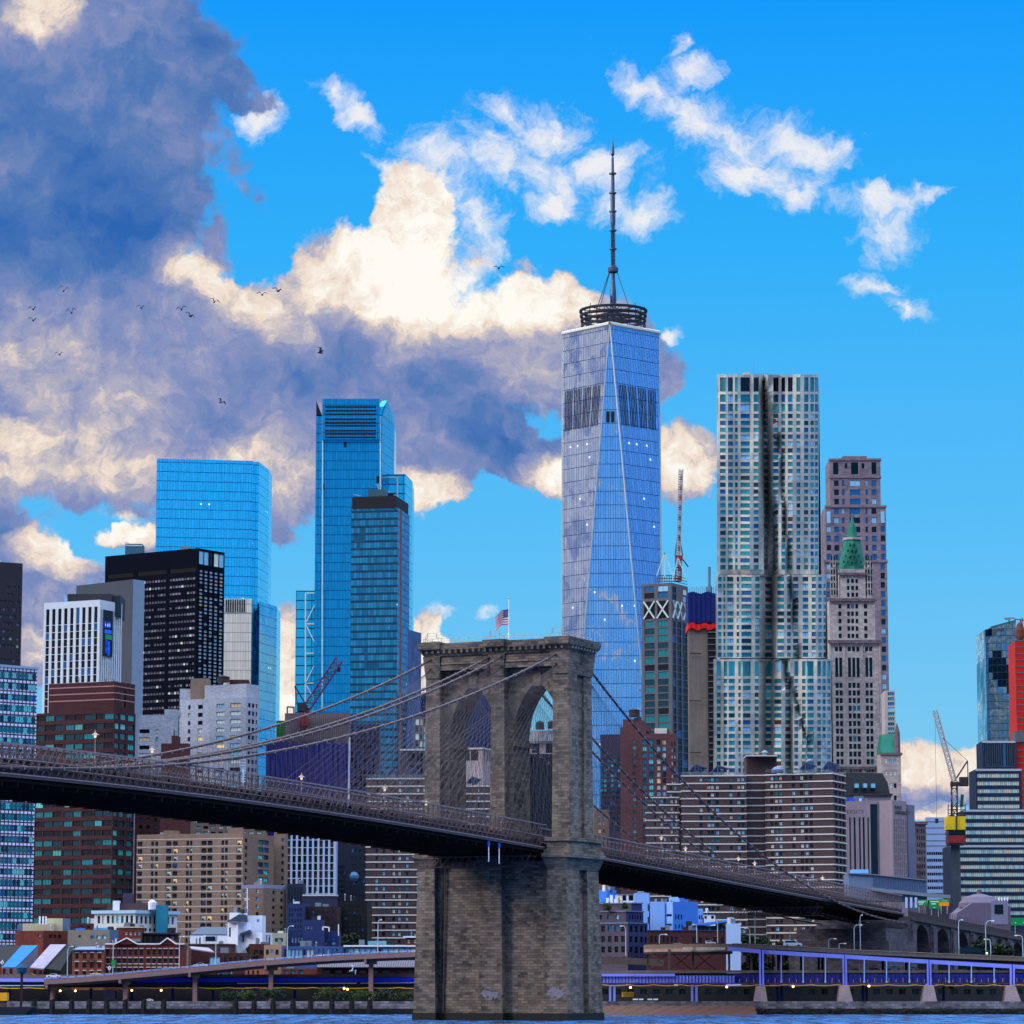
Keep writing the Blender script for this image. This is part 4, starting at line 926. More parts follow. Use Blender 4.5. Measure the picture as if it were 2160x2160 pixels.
for y in (1226, 1220, 1214):
    seg(1382, y, 1421, y, d+10, .3, b); seg(1421, y, 1450, y+7, d+18, .25, b)
for x in range(1382, 1424, 5): seg(x, 1214, x, 1229, d+10, .25, b)
part('roof_frame', b, M_gr, B.o)
Mcr, Mcw, Mcd = mat('crane_red', (.50, .13, .15), .6, var=.1), mat('crane_white', (.62, .60, .60), .6, var=.1), mat('crane_dark', (.16, .13, .17), .7, var=.1)
t = thing('crane', 'red and white luffing crane with upright jib on the grey X braced tower', 'crane', P(1431, 1225, d+14)); dd = d+14
b = MB(); lattice(b, P(1431, 1226, dd), P(1431, 1180, dd), 3.0, .35, 8, 0, 1); part('mast', b, [Mcr, Mcw], t)
b = MB(); a_ = P(1424, 1182, dd); c_ = P(1440, 1172, dd); b.box(a_.x, c_.x, dd-1.5, dd+1.5, a_.z, c_.z, 0); part('cab', b, Mcr, t)
b = MB(); lattice(b, P(1431, 1172, dd), P(1436.5, 990, dd), 2.0, .26, 34, 0, 1); part('jib', b, [Mcw, Mcr], t)
b = MB(); seg(1424, 1172, 1429, 1130, dd, .35, b); seg(1440, 1172, 1433, 1130, dd, .35, b); seg(1440, 1180, 1452, 1196, dd, .4, b); part('back_stay', b, Mcd, t)
b = MB(); 
for q_ in ((1385, 1215, 1402, 1166), (1419, 1215, 1402, 1166), (1402, 1166, 1402, 1216), (1418, 1225, 1430, 1176), (1448, 1222, 1430, 1176)): seg(*q_, d+9, .35, b)
solo('derrick', b, M_white2, 'white steel derrick legs forming a pointed tent on the roof of the X braced tower', 'derrick')
# ---- concrete core wrapped in blue and red
d = 1660; M_conc = mat('raw_concrete', (.40, .36, .34), .9, var=.3, scale=.08, streak=.4)
bx = Box_(1452, 1512, 1512, 1322, d, 2, w2=25); B = bld('concrete_core_tower', 'unfinished raw concrete tower wrapped in blue and red netting at the top', bx, M_conc, fin=True)
for nme, y0, y1, c_, g_ in (('netting', 1250, 1315, (.03, .10, .36), 0), ('netting', 1314, 1327, (.80, .10, .08), 0)):
    b = MB(); a_ = P(1451.5, y1, d-1.2); c2 = P(1512, y0, d-1.2); n = 12
    for i in range(n):
        x0 = a_.x+(c2.x-a_.x)*i/n; x1 = a_.x+(c2.x-a_.x)*(i+1)/n; o_ = .35*(i % 2)
        b.box(x0, x1, d-1.6+o_, d+22, a_.z+math.sin(i*1.3)*.6, c2.z+math.sin(i)*.5)
    part(nme, b, mat('net_blue' if y0 < 1300 else 'net_red', c_, .9, var=.2, scale=.5), B.o, label='deep blue netting' if y0 < 1300 else 'bright red netting')
b = MB()
for i in range(22): z = zat(1500, 1335+i*13, d); b.box(P(1494, 1400, d).x, P(1512, 1400, d).x, d-1.6, d-.1, z, z+.5, 1)
b.box(P(1493, 1400, d).x, P(1511, 1400, d).x, d-1.0, d-.05, 3, zat(1500, 1322, d), 0)
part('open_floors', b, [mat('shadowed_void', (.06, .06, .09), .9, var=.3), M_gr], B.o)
b = MB()
for i in range(15): x = 1454+i*3.9; seg(x, 1252, x, 1240-(i*7 % 5), d+5, .12, b)
part('rebar', b, M_rust, B.o)
b = MB(); seg(1496, 1250, 1496, 1196, d+6, .8, b, 0, 8); seg(1496, 1250, 1496, 1238, d+6, 1.6, b, 0, 8); solo('placing_boom', b, mat('boom_grey', (.35, .45, .5), .5, var=.1), 'upright grey pipe mast on the blue wrapped concrete tower', 'mast')
for y in (1378, 1478, 1587):
    b = MB(); seg(1454, y, 1479, y+.5, d-1.3, .3, b); part('outrigger', b, M_louv, B.o)
# ---- pink granite tower behind the green spire
pink = blocks('pink_granite', (.52, .45, .48), 3, 1.6, .04, .4, col2=(.38, .33, .38), big=.03)
d = 1900; bs = [Box_(1739, 1871, 1871, 1182, d, 1, w2=40), Box_(1741, 1868, 1868, 1066, d+2, 1, w2=36), Box_(1750, 1857, 1857, 1004, d+4, 1, w2=32), Box_(1749, 1857, 1857, 967, d+4.5, 1, w2=31)]
bs[1].z0 = bs[0].z1; bs[2].z0 = bs[1].z1; bs[3].z0 = bs[2].z1
cc = [(1759, 1769), (1775.5, 1781), (1792, 1814), (1825, 1830), (1838, 1848)]; ce = [(1743, 1752), (1857, 1866)]
f = {3: [dict(r=(975, 30, 25, 1), c=[(1757, 1768), (1795, 1810), (1838, 1848)], pal='black', s='n'), dict(r=(977, 30, 11, 1), c=[(1782, 1787), (1817, 1823)], pal='black', s='n')],
     2: [dict(r=(1013, 19.4, 12, 3), c=cc, pal='blue', s='dv')], 1: [dict(r=(1072, 19.4, 12, 6), c=cc, pal='blue', s='dv'), dict(r=(1110, 19.4, 12, 4), c=ce, pal='blue', s='dv')],
     0: [dict(r=(1189, 19.4, 12, 26), c=cc[:1]+ce, pal='blue', s='dv')]}
B = bld('granite_tower', 'stepped pink granite tower with square crown, directly behind the green spired tower', bs, pink, f, {}, cornice=(1.2, .5), trim=[pink])
for x0, x1, y in ((1777, 1829, 962),):
    roofbox(B, x0, x1, y, 968, d+8, 20, pink)
for x0 in (1744, 1858):
    b = MB(); a_ = P(x0, 1103, d+1.6); c_ = P(x0+7.5, 1079, d+1.6); b.box(a_.x, c_.x, d+1.3, d+1.75, a_.z, c_.z); part('loggia', b, GBL, B.o)
# ---- gothic tower with green copper roof
lime = blocks('terracotta_cream', (.68, .63, .61), 2.4, 1.2, .04, .35, col2=(.50, .45, .46), big=.05); lime_d = blocks('terracotta_grey', (.46, .40, .42), 2, 1, .05, .5, col2=(.30, .26, .30))
copper = mat('copper_green', (.09, .42, .35), .7, .1, var=.3, scale=.3, bump=.3)
d = 1700; bs = [Box_(1750, 1857, 1858, 1350, d, 1, w2=26), Box_(1750, 1845, 1846, 1262, d+1, 1, w2=24), Box_(1771, 1825, 1826, 1200, d+3, 1, w2=15)]
bs[1].z0 = bs[0].z1; bs[2].z0 = bs[1].z1
g1 = [(1761, 1767.5), (1769.5, 1776), (1788, 1794.5), (1797, 1803.5), (1806, 1812.5), (1824.5, 1831), (1833, 1839.5)]
g2 = [(1768, 1774.5), (1786.5, 1792.5), (1795, 1801), (1804, 1810), (1822, 1829)]
f = {0: [dict(r=(1364, 30, 10, 1), c=g1, pal='wool', s='n'), dict(r=(1387, 50, 41, 1), c=g1, pal='wool', s='d'), dict(r=(1440, 16.1, 11, 4), c=g1, pal='wool', s='dh'), dict(r=(1504.5, 16.1, 11, 8), c=g1, pal='wool', s='dh')],
     1: [dict(r=(1274, 15.6, 9.5, 5), c=g2, pal='wool', s='dh')], 2: [dict(r=(1221, 14.5, 9, 3), c=[(1786, 1791.5), (1795, 1801), (1804, 1809.5)], pal='wool', s='dh')]}
B = bld('gothic_tower', 'ornate cream gothic tower with green copper pyramid roof and slender spire', bs, lime, f, {}, fin=False, rec=.8)
for y0, y1, b0 in ((1350, 1364, bs[0]), (1262, 1274, bs[1]), (1208, 1218, bs[2]), (1617, 1628, bs[0])):   # corbelled galleries
    z0_, z1_ = b0.zy(y1), b0.zy(y0); B.band(b0.L, b0.U, b0.W1, (z0_+z1_)/2, (z1_-z0_)/2, .9); n = int(b0.W1/1.6)
    Nn = b0.U.cross(Zv)
    for i in range(n): B.t.extr([b0.L+b0.U*(b0.W1*(i+a_)/n)+Zv*z_+Nn*.01 for a_, z_ in ((.1, (z0_+z1_)/2), (.9, (z0_+z1_)/2), (.5, z0_))], Nn*.7)
for x in (1750, 1780, 1818, 1855):      # upright piers
    u = bs[0].uf(x) if x > 1750 else .3; B.t.obox(bs[0].L+bs[0].U*(u-.4)+Zv*bs[0].z0, bs[0].U*.8, bs[0].U.cross(Zv)*.5, Zv*(bs[0].z1-bs[0].z0-3), 1)
B.done([lime], [lime_d, lime], tname='ornament')
def pyr(y0, y1, w0, w1, px=1798, dd=1712, m_=copper, nme='roof', n=8, par=None):
    b = MB(); c0, c1 = P(px, y0, dd), P(px, y1, dd); b.lathe((c0.x, c0.y, 0), [(w0*dd/FP/2*1.05, c0.z), (w1*dd/FP/2*1.05, c1.z), (0, c1.z+.01)], n); return part(nme, b, m_, par or B.o)
roof = pyr(1203, 1140, 58, 33); pyr(1140, 1135, 38, 38, m_=lime, nme='gallery'); pyr(1135, 1112, 20, 15); pyr(1112, 1083, 12, .6, nme='spire')
b = MB()
for k, y in enumerate((1150, 1162, 1174, 1186)):
    w_ = 33+(y-1140)/63*25
    for i in range(2+k): x = 1798+(i-(1+k)/2)*9; a_ = P(x, y, 1712-w_*.12-2.5); b.extr([a_+Vector((-.5, 0, 0)), a_+Vector((.5, 0, 0)), a_+Vector((0, 0, 1.5))], (0, 2.5, 0))
part('dormer', b, mat('copper_dark', (.04, .24, .2), .8, var=0), roof)
for x in (1761, 1834):                  # corner turrets
    b = MB(); c0 = P(x, 1262, d+2); r0 = 8*d/FP; z_a, z_b = c0.z-2, zat(x, 1195, d)
    b.lathe((c0.x, c0.y+3, 0), [(r0, z_a), (r0, z_b), (r0*1.15, z_b), (r0*1.1, z_b+1.2), (r0*.5, z_b+2), (0, zat(x, 1176, d))], 8)
    for i in range(8): a0 = math.pi*2*i/8+.39; b.bar((c0.x+r0*math.cos(a0), c0.y+3+r0*math.sin(a0), z_a), (c0.x+r0*math.cos(a0), c0.y+3+r0*math.sin(a0), z_b+3.5), .28)
    tw_ = part('turret', b, lime, B.o)
    for i in range(6):
        zc = z_a+4+i*3.6; b = MB()
        for sx in (-1.3, 0, 1.3): b.box(c0.x+sx-.35, c0.x+sx+.35, c0.y+3-r0-.02, c0.y+3-r0+1.2, zc, zc+2.4)
        part('window', b, GK, tw_)
# lower wing with green roof
bx = Box_(1857, 1900, 1901, 1588, 1660, 1, w2=20)
B = bld('annex_building', 'cream gothic annex with steep green copper roof, right of the green spired tower', bx, lime, [dict(r=(1600, 26, 10, 5), c=[(1866, 1872), (1875, 1881), (1884, 1890)], pal='pale', s='dh')], cornice=(1, .8), trim=[lime_d])
b = MB(); p0, p1 = P(1857, 1588, 1661), P(1897, 1588, 1661); q0, q1 = P(1859, 1549, 1666), P(1892, 1549, 1666)
b.face([p0, p1, q1, q0]); b.face([p1, Vector((p1.x, 1680, p1.z)), Vector((q1.x, 1676, q1.z)), q1]); b.face([q0, q1, Vector((q1.x, 1676, q1.z)), Vector((q0.x, 1676, q0.z))]); b.face([Vector((p1.x, 1680, p1.z)), Vector((p0.x, 1680, p0.z)), Vector((q0.x, 1676, q0.z)), Vector((q1.x, 1676, q1.z))])
b.face([Vector((p0.x, 1680, p0.z)), p0, q0, Vector((q0.x, 1676, q0.z))]); part('roof', b, copper, B.o)
b = MB(); a_ = P(1893, 1590, 1662); b.lathe((a_.x, a_.y, 0), [(1.6, a_.z), (1.4, zat(1893, 1545, 1662)), (.2, zat(1893, 1526, 1662)), (0, zat(1893, 1524, 1662))], 8); part('pinnacle', b, lime_d, B.o)
bx = Box_(1866, 1888, 1889, 1457, 1850, 1, w2=20)
bld('apartment_tower', 'slim cream block with blue windows peeping out right of the pink tower', bx, mat('cream_panel', (.66, .60, .58), .8), [dict(r=(1460, 10.6, 7.5, 12), c=[(1872, 1886)], pal='teal', s='p3')])
# ================================================================= rippling steel tower
random.seed(21)
steel = blocks('rippled_steel', (.73, .71, .67), 3.2, 2.9, .05, .5, col2=(.56, .56, .56), big=.05, rough=.5, bump=.2)
steel.node_tree.nodes['Principled BSDF'].inputs['Metallic'].default_value = .05
def lerpt(t, ks):
    for (a, va), (b_, vb) in zip(ks[:-1], ks[1:]):
        if t <= b_: return va+(vb-va)*max(0, min(1, (t-a)/(b_-a)))
    return ks[-1][1]
def fold(px, c, hw, dep): t = abs(px-c)/hw; return dep*max(0, 1-t**1.6) if t < 1 else 0
def groff(px, y, xr):
    o = 1.4*math.sin(px*.085+y*.007)+.9*math.sin(px*.19-y*.012+1)+.5*math.sin(px*.05-y*.02)
    o += fold(px, lerpt(y, [(790, 1611), (1000, 1617), (1210, 1627), (1390, 1624), (1640, 1618)]), lerpt(y, [(790, 8), (1000, 11), (1210, 16), (1640, 17)]), 18)
    if 830 < y < 1392: o += fold(px, lerpt(y, [(830, 1625), (960, 1645), (1210, 1664), (1390, 1683)]), 4.5, 5)*min(1, (y-830)/60)
    if y > 1388: o += fold(px, lerpt(y, [(1388, 1652), (1560, 1702), (1640, 1712)]), 5, 4)+fold(px, lerpt(y, [(1388, 1651), (1460, 1666), (1640, 1668)]), 8, 6)
    if px > xr-26: o += ((px-xr+26)/26)**2*9
    if y < 1210: o -= 2.0*max(0, 1-abs(px-1570)/45)
    return o
gd = 1400
G8 = Bld('rippled_tower', 'tall silver apartment tower with rippling steel facade and dark central fold', 'skyscraper', (P(1620, 1640, gd+15).x, gd+20, 2.6))
tiers = [(1512.5, 1727, 790, 1211, 0, [(1519, 1530.6), (1535.6, 1546), (1550.6, 1556), (1562, 1581.6), (1589.5, 1600), (1611, 1620), (1631, 1642), (1648.5, 1656), (1662, 1672), (1680, 1688), (1696, 1705), (1709.5, 1716.5), (1719, 1725)]),
         (1510, 1743.5, 1212, 1388, -2.6, [(1514.5, 1522), (1526, 1530), (1534, 1547), (1554, 1559), (1564, 1585), (1593, 1602), (1614, 1628), (1640, 1654), (1660, 1668), (1673, 1684), (1693, 1705), (1712.5, 1721), (1726, 1733), (1737, 1741.5)]),
         (1505, 1754.5, 1390, 1700, -5.2, [(1512, 1520), (1526.5, 1534), (1537, 1550), (1557.5, 1562.5), (1567, 1583), (1592, 1600), (1615, 1627), (1634, 1648), (1656.5, 1667), (1675.5, 1684), (1692, 1699), (1703, 1716), (1724, 1731.5), (1735, 1741.5), (1745, 1751.5)])]
for ti, (xl, xr, yt, yb, pr, cs) in enumerate(tiers):
    p_ = 14.5; rows = []
    if ti == 0: rows = [(796, 826, 1), (832, 848, 0), (852, 868, 0)]; y = 873
    elif ti == 1: y = yt+5
    else: rows = [(1395, 1426, 1)]; y = 1432
    while y+9 < yb: rows.append((y, y+9.2, 0)); y += p_
    ysn = sorted({yt, yb} | {a for r_ in rows for a in r_[:2]}); xs = [xl]
    for a, c in cs: xs += [a, c]
    xs.append(xr)
    def gp(px, y, rec=0): return P(px, y, gd+pr+groff(px, y, xr)+rec)
    isrow = {(r_[0], r_[1]): r_[2] for r_ in rows}
    for ya, yc in zip(ysn[:-1], ysn[1:]):
        rw = (ya, yc) in isrow
        for i in range(len(xs)-1):
            a, c = xs[i], xs[i+1]; win = rw and i % 2 == 1; ua, uc = a/5, c/5; za, zc = -ya/5+400, -yc/5+400
            if not win: G8.w.face([gp(a, yc), gp(c, yc), gp(c, ya), gp(a, ya)], 0, [(ua, zc), (uc, zc), (uc, za), (ua, za)])
            else:
                q4 = [gp(a, yc), gp(c, yc), gp(c, ya), gp(a, ya)]; r4 = [gp(a, yc, .45), gp(c, yc, .45), gp(c, ya, .45), gp(a, ya, .45)]
                for k in range(4): G8.w.face([q4[k], q4[(k+1) % 4], r4[(k+1) % 4], r4[k]], 0)
                U = (r4[1]-r4[0]); w_ = Vector((U.x, U.y, 0)).length; h = (r4[3]-r4[0]).length; cen = sum(r4, Vector())/4
                ms = PAL['dark'] if (ti == 0 and ya < 800 and 5 < i < 19) else PAL['gehry']; g_ = random.choices([x[0] for x in ms], [x[1] for x in ms])[0]
                G8.wins.append((cen, math.atan2(U.y, U.x), w_+.25, h+.25, 'dv' if c-a > 8 else 'd', g_))
                G8.w.face([v+Vector((0, .3, 0)) for v in r4], 0)
    e0, e1 = gp(xl, yt), gp(xr, yt); zb = P(xl, yb, gd).z if ti < 2 else 2.6
    for e, s_ in ((e0, -1), (e1, 1)):
        q4 = [Vector((e.x, e.y, zb)), Vector((e.x+(16 if s_ < 0 else -1), gd+48, zb)), Vector((e.x+(16 if s_ < 0 else -1), gd+48, e.z)), e]; G8.w.face(q4, 0, [(0, zb), (40, zb), (40, e.z), (0, e.z)])
    n = 30; fr_ = [gp(xl+(xr-xl)*i/n, yt) for i in range(n+1)]; zr = min(v.z for v in fr_)
    G8.w.face([Vector((v.x, v.y, zr)) for v in fr_]+[Vector((e1.x-1, gd+48, zr)), Vector((e0.x+16, gd+48, zr))], 0)
    G8.w.face([(e0.x+16, gd+48, zb), (e1.x-1, gd+48, zb), (e1.x-1, gd+48, e0.z), (e0.x+16, gd+48, e0.z)], 0)
G8.done([steel])
roofbox(G8, 1568, 1582, 785, 791, gd+6, 8, steel); b = MB()
for x in range(1586, 1630, 4): seg(x, 791, x+1, 787, gd+10, .15, b)
seg(1590, 792, 1590, 764, gd+20, .12, b); part('antenna', b, F_steel, G8.o)
# ================================================================= left group
random.seed(31)
br_dark = mat('dark_brown_cladding', (.15, .13, .17), .7, var=.15)
blackclad = mat('black_steel_cladding', (.02, .035, .09), .8, .0, var=.12, spec=.05)
M_brick = blocks('maroon_brick', (.29, .155, .165), .9, .35, .04, .4, col2=(.20, .11, .125), big=.04, bump=0)
M_brick2 = blocks('red_brick', (.44, .21, .18), .8, .3, .04, .3, col2=(.30, .14, .13), big=.08, bump=0)
M_brown = blocks('brown_brick', (.31, .24, .25), .9, .35, .04, .3, col2=(.23, .18, .20), big=.05, bump=0)
M_tan = blocks('tan_brick', (.52, .43, .38), .9, .35, .04, .3, col2=(.42, .34, .30), big=.04, bump=0)
M_whiteb = blocks('white_brick', (.68, .68, .72), .9, .4, .04, .35, col2=(.50, .51, .58), big=.06, bump=0)
M_band = mat('concrete_band', (.74, .72, .70), .8, var=.08, scale=.3)
bx = Box_(-60, -40, 48, 1183, 1300, 62, w1=25)
bld('office_tower', 'dark brown ribbed tower cut off by the left edge of the picture', bx, br_dark, (), [dict(r=(1232, 15.5, 7, 14), c=(-36, 44, 11, .7), pal='black_tower', s='dv', skip=.35)])
tile = curtain('tile_white_lilac', (.84, .80, .90), 1.55, 1.35, .45, .5, line=(.08, .13, .22), rough=.6, metal=0, var=.06, tilt=0, wave=0, lit=0)
bx = Box_(-60, -50, 79, 1398, 1120, 48, w1=25)
bld('office_building', 'teal glazed office block with rows of small white tiles, at the lower left edge', bx, tile, (), [dict(r=(1412, 23.2, 13.5, 26), c=(-48, 77, 15, .95), pal='teal', s='dv')], rec=.15, cornice=(.8, .3), trim=[mat('tin_edge', (.6, .66, .74), .4, .3, 0)], roof=None)
bx = Box_(93, 211, 258, 1265, 1600, 26); fin_w = mat('white_marble_fin', (.72, .74, .78), .7, var=.1)
f = [dict(r=(1279, 60, 34, 1), c=(95, 209, 9, .56), pal='dark', s='d'), dict(r=(1314, 15.6, 14.6, 22), c=(95, 209, 9, .56), pal='dark', s='dh')]
r = [dict(r=(1284, 15.6, 15, 24), c=(212, 257, 10, .42), pal='dark', s='n')]
B = bld('office_tower', 'office tower with white upright fins and dark windows, a coloured screen on its corner', bx, fin_w, f, r, fin=False)
B.done([fin_w])
roofbox(B, 142, 236, 1253, 1268, 1604, 20, br_dark); roofbox(B, 180, 254, 1256, 1270, 1612, 20, mat('plant_teal', (.10, .16, .22), .7))
t = part('screen', (lambda b: (b.box(0, 0, 0, 0, 0, 0) if 0 else [b.face([bx.C+bx.V*u+Zv*z+bx.V.cross(Zv)*.6 for u, z in ((bx.ur(x0), bx.zy(y1)), (bx.ur(x1), bx.zy(y1)), (bx.ur(x1), bx.zy(y0)), (bx.ur(x0), bx.zy(y0)))], mi) for x0, x1, y0, y1, mi in
      [(217, 237, 1285, 1382, 0), (219, 232, 1308, 1322, 1), (220, 234, 1326, 1334, 1), (221, 235, 1336, 1346, 2), (222, 226, 1347, 1376, 1), (227, 231, 1350, 1380, 1), (220, 222, 1312, 1319, 3), (225, 227, 1312, 1319, 3), (229, 231, 1312, 1319, 3)]], b)[1])(MB()),
      [GK, mat('screen_blue', (.10, .35, .95), .5, var=0, emit=.7), mat('screen_green', (.2, .75, .45), .5, var=0, emit=.6), mat('screen_white', (.8, .9, 1), .5, var=0, emit=.8)], B.o, label='coloured advertising screen')
bx = Box_(161, 281, 305, 1222, 1700, 40); bld('windowless_slab', 'blank dark grey slab with pale flank behind the white finned tower', bx, mat('slate_cladding', (.22, .24, .28), .7, var=.12, scale=.1), flank=mat('slate_skylit', (.48, .54, .62), .6, var=.1, scale=.3))  # pale flank: bluish sky light put into a lighter slate colour
bx = Box_(222, 418, 474, 1156, 1800, 33)
f = [dict(r=(1216, 15, 5.5, 22), c=[(227+i*6.1, 232.4+i*6.1) for i in range(9)]+[(290+i*6.1, 295.4+i*6.1) for i in range(10)]+[(358+i*6.1, 363.4+i*6.1) for i in range(9)], pal='black_tower', s='n', skip=.06), dict(r=(1196, 30, 9, 1), c=[(227, 282), (290, 351), (358, 413)], pal='black', s='n')]
r = [dict(r=(1161, 40, 28, 1), c=(420, 473, 5, .93), pal='pale', s='n'), dict(r=(1201, 7.9, 4.8, 44), c=(420, 473, 5, .62), pal='flank_white', s='n')]
B = bld('office_tower', 'massive black steel office tower with lit window bands, in front of the azure glass slab', bx, blackclad, f, r, flank=blackclad)
roofbox(B, 264, 300, 1147, 1157, 1806, 12, mat('plant_blue', (.2, .34, .42), .6)); roofbox(B, 380, 400, 1152, 1158, 1806, 8, F_steel)
b = MB(); seg(255, 1150, 300, 1151, 1806, .4, b); seg(255, 1146, 255, 1151, 1806, .3, b); part('roof_crane', b, F_pale, B.o)
# red brick block with teal window bands
bxs = [Box_(103, 241, 285, 1437, 1262, 24), Box_(75, 241, 286, 1499, 1260, 24)]; bxs[0].z0 = bxs[1].z1
cl = [(78, 94), (95.5, 114), (115.5, 134), (138, 156), (157.5, 174), (177, 201), (202.5, 218), (219.5, 239.5)]
f = {1: [dict(r=(1504, 20.5, 12.5, 27), c=cl, pal='office', s='d3')], 0: []}
r = {1: [dict(r=(1504, 20.5, 12.5, 27), c=[(243, 252), (255, 266), (271, 284)], pal='lit', s='d3')], 0: [dict(r=(1453, 60, 36, 1), c=[(254, 266)], pal='darkteal', s='d')]}
B = bld('office_building', 'broad maroon brick office block with bands of teal windows behind the bridge deck', bxs, M_brick, f, r, fin=False)
for b0, ys in ((bxs[0], (1448, 1462, 1476)),):
    for y in ys: B.band(b0.L, b0.U, b0.W1, b0.zy(y), .4, .08); B.band(b0.C, b0.V, b0.W2, b0.zy(y), .4, .08)
B.done([M_brick], [mat('pink_band', (.62, .42, .44), .8, var=.05)])
# pale brick blocks
bx = Box_(379, 520, 546, 1470, 1350, 28, yb=None); bx2 = Box_(432, 520, 546, 1442, 1352, 28); bx2.z0 = bx.z1; bx2.z1 = bx2.z1
cw = [(397, 402), (418, 428), (457, 474), (486, 508)]
f = {0: [dict(r=(1482, 17, 9, 12), c=cw, pal='flatlit', s='d3')], 1: []}; r = {0: [dict(r=(1482, 17, 9, 12), c=[(524, 529), (532, 537), (540, 543)], pal='dark', s='dv')], 1: []}
B = bld('apartment_building', 'tall pale brick building with stepped roof and grouped windows, in front of the black tower', [bx, bx2], M_whiteb, f, r)
roofbox(B, 402, 440, 1431, 1452, 1358, 10, M_tan); roofbox(B, 379, 432, 1453, 1471, 1357, 8, M_whiteb); roofbox(B, 484, 524, 1434, 1444, 1362, 8, M_brick)
tank(471, 1424, 1444, 28, 1360, 'grey conical topped tank on the roof of the tall pale brick building')
bxs = [Box_(292, 372, 374, 1508, 1340, 3), Box_(347, 373, 375, 1496, 1341, 3, w2=12)]; bxs[1].z0 = bxs[0].z1
B = bld('apartment_building', 'smaller pale brick block beside the maroon office block', bxs, M_whiteb, {0: [dict(r=(1538, 17, 8.5, 6), c=[(295, 316), (329, 335)], pal='flatlit', s='d3')], 1: []}, {}, rec=.3)
bxs = [Box_(340, 397, 398, 1568, 1250, 3), Box_(362, 374, 375, 1552, 1251, 3, w2=8)]; bxs[1].z0 = bxs[0].z1
bld('brick_house', 'small windowless red brick block with chimney in front of the pale brick blocks', bxs, M_brick, {}, {})
bx = Box_(285, 400, 401, 1690, 1300, 3)
bld('apartment_building', 'dark red brick apartments glimpsed under the deck above the beige block', bx, M_brick, [dict(r=(1694, 15.5, 8, 6), c=(290, 398, 7, .45), pal='blue', s='dv')])
bx = Box_(402, 560, 562, 1722, 1290, 3)
bld('apartment_building', 'tan building with dark balcony openings glimpsed under the deck', bx, M_tan, [dict(r=(1730, 12, 6, 3), c=(410, 555, 9, .6), pal='pale', s='dv')])
# beige apartments
bxs = [Box_(289, 513, 578, 1757, 1200, 20)]
cb = [(291, 301), (319.5, 325), (328, 334), (351, 362), (365, 375), (393.5, 399), (401, 406), (425, 436), (438, 448.5), (467.5, 473), (475, 481), (499, 510)]
B = bld('apartment_building', 'broad beige brick apartment block with paired windows under the bridge deck', bxs[0], M_tan, [dict(r=(1772, 15.9, 9, 15), c=cb, pal='beige', s='dha')], [dict(r=(1768, 15.9, 8, 15), c=[(517, 522)], pal='dark', s='dh'), dict(r=(1768, 15.9, 10, 15), c=[(545, 556), (557, 567)], pal='teal', s='dv')], fin=False)
for i in range(14): B.band(bxs[0].L, bxs[0].U, bxs[0].W1, bxs[0].zy(1768.5+15.9*i), .18, .05)
B.done([M_tan], [M_band]); roofbox(B, 345, 375, 1752, 1760, 1206, 8, M_tan); roofbox(B, 480, 512, 1746, 1758, 1206, 8, M_tan)
bx = Box_(510, 556, 604, 1866, 1180, 30)
bld('apartment_building', 'lower beige brick annex with pale parapet in front of the beige apartment block', bx, M_tan, [dict(r=(1876, 16, 8, 8), c=[(514, 522), (540, 546)], pal='flatlit', s='dh')], [dict(r=(1878, 16, 7, 8), c=[(575, 580), (592, 597)], pal='dark', s='dh')], cornice=(1.3, .05), trim=[mat('lilac_parapet', (.50, .50, .60), .8, var=.05)])
bx = Box_(578, 601, 604, 1748, 1230, 3, w2=10)
bld('apartment_building', 'narrow beige brick strip right of the beige apartment block', bx, M_tan, [dict(r=(1768, 16, 8, 15), c=[(594, 599)], pal='dark', s='dh')])
# maroon building with blue white columns
bxs = [Box_(603, 709, 712, 1738, 1260, 3), ]
f = [dict(r=(1740, 16.2, 14.6, 10), c=[(606+i*11.35, 613.2+i*11.35) for i in range(9)], pal='maroon', s='dv')]
colm = mat('blue_white_column', (.58, .66, .80), .6, var=.08)
bld('office_building', 'maroon panelled building with tall blue white columns under the bridge deck', bxs[0], colm, f, rec=.7)
bx = Box_(605, 640, 641, 1864, 1190, 3); bld('annex_building', 'dark slate annex below the blue white columns, left part', bx, mat('slate_blue', (.13, .15, .24), .8, var=.15), [dict(r=(1872, 40, 28, 2), c=(607, 638, 5, .5), pal='dark', s='d')])
bx = Box_(640, 708, 709, 1887, 1180, 3); bld('annex_building', 'dark slate block below the blue white columns with lit roof edge', bx, mat('slate_blue2', (.15, .17, .27), .8, var=.15), [dict(r=(1930, 16, 9, 3), c=(646, 706, 5, .4), pal='dark', s='d')], cornice=(.5, .3), trim=[M_band])
bx = Box_(709, 776, 777, 1752, 1280, 3); bld('office_building', 'dark navy office block beside the brown banded apartments under the deck', bx, mat('navy_panel', (.07, .09, .16), .7, var=.15), [dict(r=(1826, 10, 7, 14), c=(712, 730, 5, .6), pal='dark', s='n'), dict(r=(1790, 16, 8, 10), c=(740, 772, 4, .5), pal='dark', s='n')])
b = MB(); c = P(747, 1846, 1276); b.lathe((c.x, c.y, c.z-.5), [(0, -2), (1, -1.7), (1.8, -.6), (1.8, .4), (1, 1.5), (0, 1.9)], 14); seg(747, 1856, 747, 1866, 1276, .3, b); solo('spherical_tank', b, mat('tank_blue', (.25, .42, .55), .5, var=.1), 'blue ball shaped tank against the dark navy block under the deck', 'tank')
